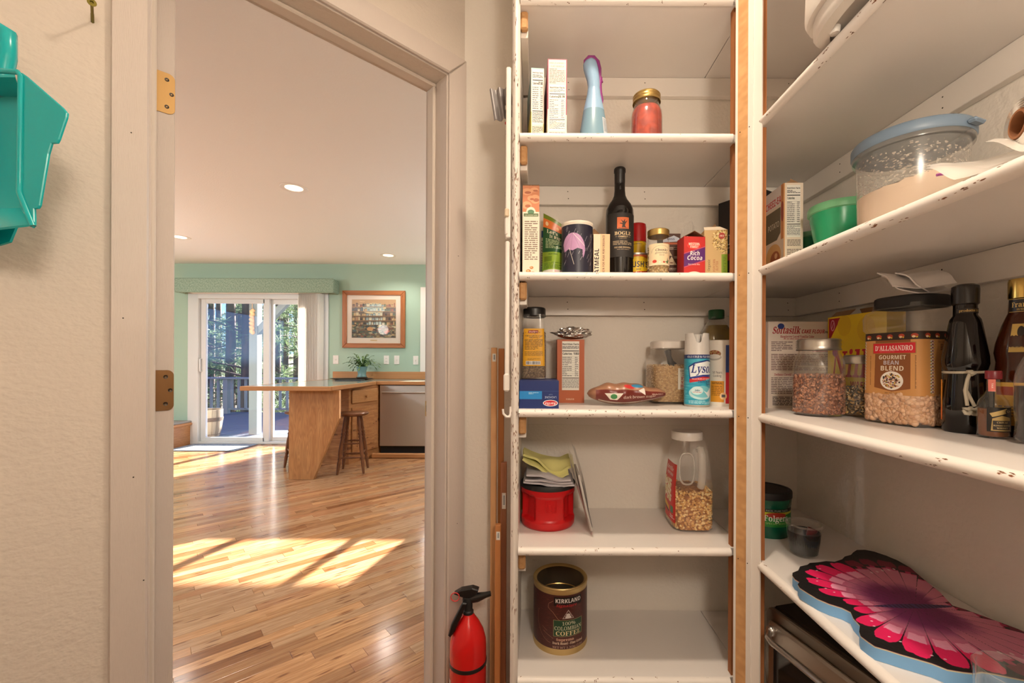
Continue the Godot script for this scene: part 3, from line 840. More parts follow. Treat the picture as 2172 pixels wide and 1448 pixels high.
func picture():
	var cx := (793.5 - 1135) * GREEN_D / 910; var w := 133.0 * GREEN_D / 910; var h := 121.0 * GREEN_D / 910
	var p := thing("framed_picture", "square wooden framed print of a crowded cupboard on the green wall", "picture", D(cx, 1.698, GREEN_D - 0.012))
	var f := 0.062
	for e in 4:
		var l := w if e % 2 == 0 else h
		var pts := PackedVector2Array([Vector2(-l / 2, 0), Vector2(l / 2, 0), Vector2(l / 2 - f, f), Vector2(-l / 2 + f, f)])
		var o := part("frame_side", MB.new().ext(pts, -0.01, 0.016, 0.006), M.pine, p, [Vector3(0, -h / 2, 0), Vector3(w / 2, 0, 0), Vector3(0, h / 2, 0), Vector3(-w / 2, 0, 0)][e], Vector3(0, 0, e * 90))
		part("inner_bead", MB.new().tube([Vector3(-l / 2 + f, f - 0.006, 0.014), Vector3(l / 2 - f, f - 0.006, 0.014)], 0.006, 8), M.pine, o)
	part("mat_board", MB.new().box(Vector3(0, 0, 0.001), Vector3(w - 0.1, h - 0.1, 0.004)), mk(rgb(226, 208, 190), 0.9), p)
	# a made-up print: shelves with pots and jars, a heap of things below
	var k := Ink.new(384, 336, rgb(96, 74, 56))
	var r := RandomNumberGenerator.new(); r.seed = 77
	k.rect(0, 0, 384, 70, rgb(190, 150, 104)); k.ell(190, 78, 110, 48, rgb(214, 190, 140)); k.ell(190, 78, 86, 34, rgb(150, 170, 160))
	var cols := [rgb(196, 160, 110), rgb(120, 88, 66), rgb(82, 96, 98), rgb(150, 84, 60), rgb(210, 190, 150), rgb(96, 112, 84), rgb(60, 50, 50), rgb(170, 130, 96)]
	for row in 5:
		var y := 62 + row * 40
		k.rect(0, y, 384, 5, rgb(150, 108, 66))
		var x := 4
		while x < 380:
			var ww := r.randi_range(8, 24)
			var hh := r.randi_range(12, 30)
			var mid := x > 120 and x < 270
			var c: Color = [rgb(188, 200, 190), rgb(214, 206, 176), rgb(150, 168, 168)][r.randi() % 3] if mid else cols[r.randi() % 8]
			k.rect(x, y - hh, ww, hh, c); k.ell(x + ww / 2.0, y - hh, ww / 2.0, 4, c.darkened(0.3))
			x += ww + r.randi_range(1, 6)
	for i in 260:
		var c: Color = cols[r.randi() % 8]
		k.ell(r.randf() * 384, r.randf_range(225, 336), r.randf_range(4, 22), r.randf_range(3, 11), c.darkened(r.randf() * 0.4))
	k.poly([Vector2(280, 290), Vector2(312, 262), Vector2(334, 276), Vector2(304, 306)], rgb(188, 92, 66))
	k.ell(160, 258, 28, 17, rgb(206, 150, 96))
	part("print", MB.new().box(Vector3(0, 0.008, 0.004), Vector3(93.0 * GREEN_D / 910, 81.0 * GREEN_D / 910, 0.002)), k.mat(0.6), p)
	part("name_plate", MB.new().box(Vector3(0, -0.285, 0.005), Vector3(0.09, 0.012, 0.003)), M.brass, p)
	part("glazing", MB.new().box(Vector3(0, 0, 0.008), Vector3(w - 0.11, h - 0.11, 0.0005)), M.pane, p)

func counter():
	var Yc := 0.889
	# one worktop: peninsula and the run along the wall
	var top := MB.new()
	var lam := mk(rgb(128, 140, 130), 0.16)
	var o := thing("worktop", "grey green laminate worktop with oak edging, peninsula and wall run", "worktop")
	var poly := PackedVector2Array([Vector2(-2.71, 4.0), Vector2(-1.92, 4.0), Vector2(-1.92, 5.15), Vector2(2.9, 5.15), Vector2(2.9, 5.82), Vector2(-2.71, 5.82)])
	top.X = Transform3D(Basis(Vector3(1, 0, 0), Vector3(0, 0, -1), Vector3(0, 1, 0)), Vector3.ZERO)
	top.ext(poly, Yc - 0.036, Yc)
	part("laminate", top, lam, o)
	for e in [[-2.735, -1.895, 3.97, 4.0], [-1.92, -1.893, 4.0, 5.125], [-1.893, 2.9, 5.12, 5.15], [-2.738, -2.71, 4.0, 5.82]]:
		part("oak_edge", bx(e[0], e[1], Yc - 0.04, Yc + 0.001, e[2], e[3], 0.004), M.oak, o)
	single("backsplash", bx(-2.735, 2.9, Yc + 0.001, 0.99, 5.796, 5.8155, 0.003), M.oak, "low oak backsplash board along the green wall", "backsplash")
	# leg panel of the peninsula
	var pz := 4.1
	var X := func(px): return (px - 1135.0) * pz / 910.0
	var pp := PackedVector2Array([Vector2(X.call(615.6), 0), Vector2(X.call(668), 0), Vector2(X.call(722), 0.58), Vector2(X.call(722), Yc - 0.04), Vector2(X.call(615.6), Yc - 0.04)])
	var lp := single("peninsula_leg", MB.new().ext(pp, -0.02, 0.02, 0.002, false, Rect2(-2.4, -0.1, 1.0, 1.0)), M.oak_up, "tapered oak end panel holding up the peninsula worktop", "panel", D(0, 0, pz))
	# base cabinet in the inner corner, with a drawer and a knotty door
	var cb := thing("corner_cabinet", "oak base cabinet with one drawer beside the dishwasher", "cabinet")
	var cp := PackedVector2Array([Vector2(-2.6, 4.72), Vector2(-2.03, 4.68), Vector2(-1.88, 5.16), Vector2(-1.88, 5.81), Vector2(-2.6, 5.81)])
	var cm := MB.new(); cm.X = top.X
	cm.ext(cp, 0.0, Yc - 0.041)
	part("body", cm, M.oak_knot, cb)
	var a := Vector2(-2.03, 4.68); var b := Vector2(-1.88, 5.16)
	var dirv := (b - a).normalized(); var mid := (a + b) / 2
	var turn := rad_to_deg(atan2(dirv.y, dirv.x))
	var outn := Vector2(dirv.y, -dirv.x)
	var dr := part("drawer", MB.new().box(Vector3(0, 0.735, 0.008), Vector3(0.43, 0.15, 0.018), 0.006), M.oak, cb, D(mid.x + outn.x * 0.002, 0, mid.y + outn.y * 0.002), Vector3(0, turn, 0))
	part("knob", MB.new().loft([Vector2(0.006, 0), Vector2(0.006, 0.012), Vector2(0.014, 0.018), Vector2(0.012, 0.026), Vector2(0, 0.028)], 2, 16), M.oak, dr, Vector3(0, 0.73, 0.017), Vector3(90, 0, 0))
	var cd := part("cabinet_door", MB.new().box(Vector3(0, 0.36, 0.008), Vector3(0.43, 0.52, 0.018), 0.006), M.oak_knot, cb, D(mid.x + outn.x * 0.002, 0, mid.y + outn.y * 0.002), Vector3(0, turn, 0))
	part("raised_panel", MB.new().box(Vector3(0, 0.36, 0.02), Vector3(0.29, 0.38, 0.01), 0.008), M.oak_knot, cd)
	# dishwasher
	var dw := thing("dishwasher", "stainless steel dishwasher under the worktop", "dishwasher", D(-1.565, 0, 5.16))
	var brushed := mk(rgb(216, 210, 206), 0.42, 1.0)
	part("body", MB.new().box(Vector3(0, 0.47, -0.3), Vector3(0.59, 0.74, 0.58)), M.dark_metal, dw)
	part("door", MB.new().box(Vector3(0, 0.475, 0.0), Vector3(0.592, 0.725, 0.035), 0.006), brushed, dw)
	part("control_strip", MB.new().box(Vector3(0, 0.832, 0.001), Vector3(0.592, 0.02, 0.03), 0.003), brushed, dw)
	part("handle", MB.new().tube([Vector3(-0.26, 0.755, 0.014), Vector3(-0.26, 0.758, 0.045), Vector3(0.26, 0.758, 0.045), Vector3(0.26, 0.755, 0.014)], 0.011, 10), M.steel, dw)
	part("toe_kick", MB.new().box(Vector3(0, 0.06, -0.03), Vector3(0.59, 0.09, 0.02)), M.black_soft, dw)
	single("filler_panel", bx(-1.262, -0.6, 0.0, Yc - 0.041, 5.16, 5.81), M.oak, "oak base cabinet end right of the dishwasher", "cabinet")
	single("toe_board", bx(-1.9, -0.6, 0.0, 0.06, 4.98, 5.02, 0.012), M.oak, "rounded oak toe board on the floor under the dishwasher", "board")
	stool(-1.862, 4.40, "turned wooden bar stool right of the peninsula leg panel", 12)
	stool(-2.47, 4.52, "turned wooden bar stool half hidden left behind the leg panel", 40)
	plant()
	var tr := thing("serving_tray", "thin dark oval tray lying on the worktop beside the plant", "tray", D(-2.37, Yc + 0.001, 5.55))
	part("dish", MB.new().loft([Vector3(0, 0, 0), Vector3(0.19, 0, 0.1), Vector3(0.27, 0.016, 0.14), Vector3(0.275, 0.02, 0.145), Vector3(0.265, 0.018, 0.135), Vector3(0.19, 0.004, 0.1), Vector3(0, 0.004, 0)], 2.4, 40), mk(rgb(84, 66, 54), 0.3), tr)
	single("folded_magazine", MB.new().box(Vector3(0, 0.005, 0), Vector3(0.3, 0.01, 0.2), 0.002), mk(rgb(58, 60, 66), 0.4), "dark folded magazine lying in front of the tray", "magazine", D(-2.27, Yc + 0.001, 5.27), 8)

func stool(x: float, d: float, label: String, turn: float):
	var s := thing("bar_stool", label, "stool", D(x, 0, d), turn, "bar stools at the peninsula")
	part("seat", MB.new().loft([Vector2(0, 0.572), Vector2(0.12, 0.572), Vector2(0.146, 0.584), Vector2(0.148, 0.598), Vector2(0.138, 0.607), Vector2(0.1, 0.603), Vector2(0, 0.6)], 2, 36), M.stool, s)
	for k in 4:
		var a := TAU * (k + 0.5) / 4
		var dirv := Vector3(sin(a), 0, cos(a))
		var p0 := dirv * 0.175; var p1 := dirv * 0.085 + Vector3(0, 0.575, 0)
		var pts := []; var rad := []
		var prof := [[0, 0.011], [0.03, 0.012], [0.12, 0.015], [0.2, 0.018], [0.24, 0.013], [0.26, 0.019], [0.28, 0.013], [0.34, 0.019], [0.5, 0.02], [0.6, 0.015], [0.63, 0.021], [0.66, 0.014], [0.69, 0.021], [0.72, 0.014], [0.75, 0.021], [0.79, 0.015], [0.88, 0.018], [1.0, 0.014]]
		for q in prof: pts.append(p0.lerp(p1, q[0])); rad.append(q[1])
		part("leg", MB.new().tube(pts, rad, 10), M.stool, s)
	for k in 4:
		for lev in ([0.2] if k % 2 == 0 else [0.16, 0.3]):
			var a := TAU * (k + 0.5) / 4; var b := TAU * (k + 1.5) / 4
			var q0 := Vector3(sin(a), 0, cos(a)) * lerpf(0.175, 0.085, lev / 0.575) + Vector3(0, lev, 0)
			var q1 := Vector3(sin(b), 0, cos(b)) * lerpf(0.175, 0.085, lev / 0.575) + Vector3(0, lev, 0)
			part("stretcher", MB.new().tube([q0, q0.lerp(q1, 0.2), q0.lerp(q1, 0.5), q0.lerp(q1, 0.8), q1], [0.007, 0.008, 0.012, 0.008, 0.007], 8), M.stool, s)

func plant():
	var o := thing("potted_plant", "small green succulent in a pale turquoise pot on the worktop", "plant", D(-2.26, 0.925, 5.6))
	var pot := part("pot", MB.new().loft([Vector2(0, 0), Vector2(0.058, 0), Vector2(0.06, 0.01), Vector2(0.05, 0.03), Vector2(0.056, 0.08), Vector2(0.07, 0.135), Vector2(0.064, 0.135), Vector2(0.05, 0.08), Vector2(0.045, 0.03)], 2, 28), mk(rgb(120, 156, 154), 0.2), o)
	part("soil", MB.new().loft([Vector2(0.062, 0.12), Vector2(0, 0.125)], 2, 20), mk(rgb(60, 44, 34), 0.95), pot)
	part("saucer_stand", MB.new().loft([Vector2(0, -0.03), Vector2(0.06, -0.03), Vector2(0.075, -0.004), Vector2(0, -0.003)], 2, 24), mk(rgb(84, 66, 54), 0.3), o)
	var r := RandomNumberGenerator.new(); r.seed = 3
	var gm := [mk(rgb(72, 106, 52), 0.5), mk(rgb(100, 130, 70), 0.5), mk(rgb(54, 84, 46), 0.5)]
	for i in 44:
		var az := TAU * i / 44.0 + r.randf() * 0.4
		var reach := r.randf_range(0.08, 0.23); var lift := r.randf_range(0.05, 0.15); var drop := r.randf_range(-0.02, 0.16)
		var mb := MB.new()
		var prev := Vector3(0.02 * sin(az), 0.12, 0.02 * cos(az))
		var nseg := 5
		for k in nseg:
			var t := float(k + 1) / nseg
			var nx := Vector3(sin(az) * (0.02 + reach * t), 0.12 + lift * sin(t * PI * 0.62) * 1.3 - drop * t * t, cos(az) * (0.02 + reach * t) )
			var side := Vector3(cos(az), 0.25, -sin(az)) * 0.013
			var m := prev.lerp(nx, 0.55)
			mb.tri3(prev, m + side, nx); mb.tri3(prev, nx, m - side)
			mb.tri3(prev + Vector3(0, -0.002, 0), nx + Vector3(0, -0.002, 0), m + side); mb.tri3(prev + Vector3(0, -0.002, 0), m - side, nx + Vector3(0, -0.002, 0))
			prev = nx
		part("leaf", mb, gm[i % 3], o)

# ================================================================ outside the sliding door
func outside():
	var dk := thing("deck", "timber deck outside the sliding door with blue shade mixed into its grey", "deck")
	var dm := img_mat(wood_img(256, 64, rgb(76, 90, 106), rgb(62, 76, 92), rgb(40, 50, 64), 41, 16.0), 0.7)  # the dark blue of shaded boards is put into these tones
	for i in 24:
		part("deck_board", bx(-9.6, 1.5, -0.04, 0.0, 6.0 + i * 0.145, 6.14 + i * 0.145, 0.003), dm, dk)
	var rm := mk(rgb(112, 126, 138), 0.7)
	var rl := thing("deck_railing", "pale grey timber railing with thin balusters at the deck edge", "railing")
	part("top_rail", bx(-9.6, 1.5, 0.74, 0.78, 9.14, 9.28, 0.004), rm, rl)
	part("lower_rail", bx(-9.6, 1.5, 0.08, 0.12, 9.19, 9.23, 0.004), rm, rl)
	for i in 40: part("baluster", bx(-8.3 + i * 0.148, -8.26 + i * 0.148, 0.1, 0.75, 9.19, 9.23), rm, rl)
	for x in [-8.6, -6.62, -4.6]: part("rail_post", bx(x - 0.05, x + 0.05, 0.0, 0.78, 9.16, 9.26, 0.004), rm, rl)
	var ps := thing("deck_post", "square pale timber post with a slanted brace on the deck", "post", D(-4.32, 0, 6.63))
	var pm := mk(rgb(104, 112, 114), 0.75)
	part("post", MB.new().box(Vector3(0, 1.4, 0), Vector3(0.125, 2.8, 0.125), 0.004), pm, ps)
	part("brace", MB.new().box(Vector3.ZERO, Vector3(0.09, 0.95, 0.09), 0.004), pm, ps, Vector3(0.3, 1.85, 0), Vector3(0, 0, -44))
	part("beam", MB.new().box(Vector3(0.4, 2.6, 0), Vector3(3.4, 0.2, 0.2), 0.004), pm, ps)
	var ch := thing("wind_chime", "tan rope ornament hanging in front of the deck post", "ornament", D(-4.325, 1.5, 6.555))
	part("cord", MB.new().tube([Vector3(0, 1.0, 0), Vector3(0, 0.4, 0)], 0.004, 6), M.cleat, ch)
	var rp := []; var rr_ := []
	for i in 22: rp.append(Vector3(0.008 * sin(i * 2.0), 0.42 - i * 0.018, 0.008 * cos(i * 2.0))); rr_.append(0.022 + 0.016 * absf(sin(i * 0.9)))
	part("knotted_rope", MB.new().tube(rp, rr_, 8), M.cleat, ch)
	# half barrel planter
	var ba := thing("barrel_planter", "weathered half barrel planter with iron hoops on the deck", "planter", D(-4.9, 0, 6.42))
	var sm := [mk(rgb(132, 116, 98), 0.8), mk(rgb(112, 96, 80), 0.8), mk(rgb(146, 130, 110), 0.8)]
	for k in 20:
		var a := TAU * k / 20
		part("stave", MB.new().loft([Vector2(0.15, 0), Vector2(0.175, 0.1), Vector2(0.19, 0.24), Vector2(0.193, 0.4), Vector2(0.175, 0.4), Vector2(0.17, 0.24), Vector2(0.15, 0.02)], 2, 3, a + 0.01, a + TAU / 20 - 0.01), sm[k % 3], ba)
	for y in [[0.03, 0.159], [0.23, 0.193]]: part("hoop", MB.new().loft([Vector2(y[1], y[0]), Vector2(y[1] + 0.006, y[0] + 0.055)], 2, 32), mk(rgb(86, 70, 60), 0.6, 0.5), ba)
	part("soil", MB.new().loft([Vector2(0.175, 0.34), Vector2(0, 0.35)], 2, 20), mk(rgb(60, 48, 40), 0.95), ba)
	# slope behind, falling away
	var gm := wall_mat(rgb(110, 104, 76), 0.95, 0.5)
	var hill := MB.new().sheet(20, 20, func(u, v): return D(-60 + 110 * u, -1.2 - 3.0 * v + 10.0 * maxf(0, v - 0.35) * v + 0.6 * sin(u * 40.0) * v, 7.0 + 90 * v))
	struct("hill", hill, gm)
	var trunk := [img_mat(noise_img(64, 256, rgb(96, 68, 58), rgb(58, 44, 44), 0.06, 9), 0.9), mk(rgb(86, 66, 60), 0.9)]
	var needles := [mk(rgb(84, 116, 78), 0.7), mk(rgb(66, 102, 84), 0.7), mk(rgb(112, 138, 98), 0.7)]
	for m in needles: m.backlight_enabled = true; m.backlight = Color(0.3, 0.34, 0.22)
	var tuft := MB.new()
	var r := RandomNumberGenerator.new(); r.seed = 9
	for i in 16:
		var dv := Vector3(r.randf_range(-1, 1), r.randf_range(-0.5, 1), r.randf_range(-1, 1)).normalized()
		var sd := dv.cross(Vector3(r.randf(), r.randf(), r.randf()).normalized()).normalized() * 0.035
		tuft.tri3(-sd, sd, dv)
	var tm := [tuft.mesh(needles[0]), tuft.mesh(needles[1]), tuft.mesh(needles[2])]
	var spec := [[486, 12.5, 0.13, 0, "broad dark pine trunk left of the deck post"], [520, 12.0, 0.13, 0, "thick dark pine trunk close to the left of the deck post"], [508, 16.0, 0.1, 1, "slim pine between the two thick trunks"], [446, 17.0, 0.12, 1, "pine at the left edge of the sliding door glass"], [583, 14.5, 0.14, 0, "pine trunk right of the centre stile of the sliding door"], [462, 23.0, 0.16, 2, "paler pine far behind at the left"], [545, 21.0, 0.15, 2, "pine far behind the deck post"], [604, 19.0, 0.13, 1, "pine behind the fixed pane"], [628, 16.5, 0.13, 2, "light green pine by the vertical blind"], [648, 24.0, 0.2, 1, "far pine behind the vertical blind"], [425, 13.0, 0.14, 1, "pine just outside the left edge of the glass"], [565, 27.0, 0.2, 2, "distant pine seen beside the stile"], [596, 30.0, 0.22, 2, "most distant pine in the fixed pane"], [500, 29.0, 0.2, 2, "most distant pine in the sliding pane"]]
	# two unseen bushy pines, added only to keep the sun off the deck
	for q in [[-5.3, 14.2, "unseen young pine added to shade the deck"], [-3.4, 15.0, "second unseen young pine added to shade the deck"]]:
		var o := thing("pine_tree", q[2], "tree", D(q[0], -1.8, q[1]), 0, "pines beyond the deck")
		part("trunk", MB.new().tube([Vector3(0, -1.5, 0), Vector3(0, 4.6, 0)], [0.12, 0.03], 8), trunk[0], o)
		var xf := []
		for k in 1500:
			var h := pow(r.randf(), 0.8)
			var a := r.randf() * TAU; var rad := 1.7 * (1.05 - h * 0.6) * sqrt(r.randf())
			xf.append(Transform3D(Basis.from_euler(Vector3(r.randf() * TAU, r.randf() * TAU, 0)).scaled(Vector3.ONE * r.randf_range(0.2, 0.36)), Vector3(sin(a) * rad, 1.2 + h * 3.7, cos(a) * rad)))
		scatter("foliage", tm[1], xf, o)
	for s in spec:
		var d: float = s[1]; var x: float = (s[0] - 1135.0) * d / 910.0
		var o := thing("pine_tree", s[4], "tree", D(x, -2.2, d), 0, "pines beyond the deck")
		var hgt := 11.0 + r.randf() * 3.0
		part("trunk", MB.new().tube([Vector3(0, -1.5, 0), Vector3(0.05, 4, 0), Vector3(-0.05, hgt, 0)], [s[2] * 1.2, s[2], 0.03], 10), trunk[0], o)
		var xf := []
		var bm := MB.new()
		for k in 42:
			var h := 1.2 + (hgt - 1.5) * k / 34.0 + r.randf() * 0.3
			var az := r.randf() * TAU
			var ln := lerpf(2.6, 0.5, h / hgt) * r.randf_range(0.6, 1.1)
			var tip := Vector3(sin(az) * ln, h + ln * r.randf_range(-0.25, 0.2), cos(az) * ln)
			bm.tube([Vector3(0, h, 0), tip.lerp(Vector3(0, h, 0), 0.5) + Vector3(0, 0.08, 0), tip], [0.03, 0.02, 0.008], 5)
			for q in 16:
				var t := r.randf_range(0.3, 1.0)
				var c := Vector3(0, h, 0).lerp(tip, t) + Vector3(r.randf_range(-0.3, 0.3), r.randf_range(-0.15, 0.25), r.randf_range(-0.3, 0.3)) * ln * 0.45
				xf.append(Transform3D(Basis.from_euler(Vector3(r.randf() * TAU, r.randf() * TAU, 0)).scaled(Vector3.ONE * r.randf_range(0.16, 0.34)), c))
		part("branches", bm, trunk[1], o)
		scatter("foliage", tm[s[3]], xf, o)

# ================================================================ pantry shelving
const S := [0.337, 0.66, 1.004, 1.346, 1.692, 2.033]    # tops of the shelves
const FRONT := 1.06                                     # depth of the left unit's front edge
const RX := 0.521                                       # x of the right unit's front edge

# half-round nosing from a to b, th high, its round side towards out
func nosing(a: Vector3, b: Vector3, out: Vector3, th := 0.021, bulge := 0.012) -> MB:
	var m := MB.new()
	var fn := func(u, v):
		var t: float = v * PI
		return a.lerp(b, u) + Vector3.UP * (th * 0.5 * cos(t) - th * 0.5) + out * (bulge * sin(t))
	m.sheet(2, 12, fn)
	return m

func shelving():
	var sp := thing("shelf_side_panel", "white side panel at the left end of the back shelves with chipped front edge", "panel")
	part("board", bx(-0.059, -0.041, 0, CEIL, FRONT + 0.01, 1.361), M.gloss_white, sp)
	var e := MB.new().sheet(8, 1, func(u, v): return Vector3(-0.0595 + 0.019 * u, CEIL * (1 - v), -FRONT - 0.0105 + 0.0105 * sin(u * PI)))
	part("front_edge", e, M.panel_edge, sp)
	var names := ["lowest back shelf board, holding the big brown coffee can", "back shelf board holding the red coffee tub and the popcorn jug", "back shelf board at eye level holding the blue spray can", "back shelf board holding the wine bottle", "back shelf board holding the blue spray bottle and the jar of red sauce", "topmost back shelf board, seen only from below"]
	for i in 6:
		var y: float = S[i]
		var o := thing("shelf", names[i], "shelf", Vector3.ZERO, 0, "back shelves")
		part("board", bx(-0.041, RX + 0.006, y - 0.019, y, FRONT + 0.012, 1.361, 0.0006), M.shelf, o)
		part("nosing", nosing(D(-0.0405, y + 0.0005, FRONT + 0.0125), D(0.4885, y + 0.0005, FRONT + 0.0125), D(0, 0, -1)), M.chips if i == 2 else M.chips_few, o)
		var lg := part("ledger", bx(-0.022, 0.833, y - 0.077, y - 0.0195, 1.343, 1.3615, 0.001), M.gloss_white, o)
		for x in [0.1, 0.34, 0.62, 0.79]:
			for k in 2:
				part("nail", MB.new().loft([Vector2(0.0016, 0), Vector2(0.001, 0.0008), Vector2(0, 0.001)], 2, 8), M.dark_metal, lg, D(x + 0.002 * k, y - 0.036 - 0.022 * k, 1.343), Vector3(90, 0, 0))
		var cl := part("cleat", bx(-0.0408, -0.022, y - 0.077, y - 0.0195, 1.105, 1.3428, 0.001), M.gloss_white, o)
		part("end_grain", bx(-0.0408, -0.022, y - 0.066, y - 0.0197, 1.088, 1.1048, 0.004), M.cleat, cl)
	var rn := ["shelf of the right wall hidden behind the toaster oven", "right wall shelf under the butterfly mat", "right wall shelf holding jars and dark bottles", "right wall shelf holding the flour tub and green bowl", "right wall shelf under the white appliance, seen from below", "topmost right wall shelf"]
	for i in 6:
		var y: float = S[i]
		var o := thing("shelf", rn[i], "shelf", Vector3.ZERO, 0, "right wall shelves")
		part("board", bx(RX + 0.008, 0.832, y - 0.019, y, -0.44, 1.3605, 0.0006), M.shelf, o)
		part("nosing", nosing(D(RX + 0.0085, y + 0.0005, 1.0), D(RX + 0.0085, y + 0.0005, -0.44), Vector3(-1, 0, 0)), M.chips if i in [3, 4] else M.chips_few, o)
		part("ledger", bx(0.8145, 0.8325, y - 0.077, y - 0.0195, -0.44, 1.3425, 0.001), M.gloss_white, o)
		for d in [0.55, 0.86, 1.15]:
			for k in 2: part("nail", MB.new().loft([Vector2(0.0016, 0), Vector2(0.001, 0.0008), Vector2(0, 0.001)], 2, 8), M.dark_metal, o, D(0.8145, y - 0.036 - 0.022 * k, d), Vector3(0, 0, 90))
	# post in the inner corner: raw board between white strips, plywood cheeks
	var po := thing("corner_post", "full height corner post of raw fibreboard between white painted strips", "post")
	var A := Vector2(0.4885, 1.052); var B := Vector2(0.5205, 0.990)
	var strips := [[0.0, 0.11, M.gloss_white, "white_strip", 0.0], [0.11, 0.52, M.mdf, "fibreboard_strip", 0.0012], [0.52, 0.7, M.gloss_white, "white_strip", 0.003], [0.7, 1.0, M.gloss_white, "white_strip", 0.0]]
	var nrm := Vector2(-(B.y - A.y), (B.x - A.x)).normalized() * -1.0
	for s in strips:
		var p := A.lerp(B, s[0]); var q := A.lerp(B, s[1])
		var f: Vector2 = nrm * s[4]
		var pts := PackedVector2Array([p + f, q + f, q - nrm * 0.004, p - nrm * 0.004])
		var m := MB.new(); m.X = Transform3D(Basis(Vector3(1, 0, 0), Vector3(0, 0, -1), Vector3(0, 1, 0)), Vector3.ZERO)
		m.ext(pts, 0, CEIL, 0.0006)
		var o := part(s[3], m, s[2], po)
		for y in S:
			if s[0] in [0.11, 0.52]:
				var c: Vector2 = p.lerp(q, 0.32 if s[0] > 0.2 else 0.22) + f
				part("nail", MB.new().loft([Vector2(0, 0.001), Vector2(0.0013, 0.0006), Vector2(0.0015, -0.0004)], 2, 8), M.dark_metal, o, D(c.x, y - 0.012, c.y), Vector3(90, rad_to_deg(atan2(nrm.x, -nrm.y)), 0))
	part("plywood_cheek", bx(0.4955, 0.5085, 0, CEIL, 1.078, 1.096, 0.0006), M.ply_up, po)
	part("plywood_cheek", bx(0.5245, 0.5395, 0, CEIL, 1.004, 1.02, 0.0006), M.ply_up, po)

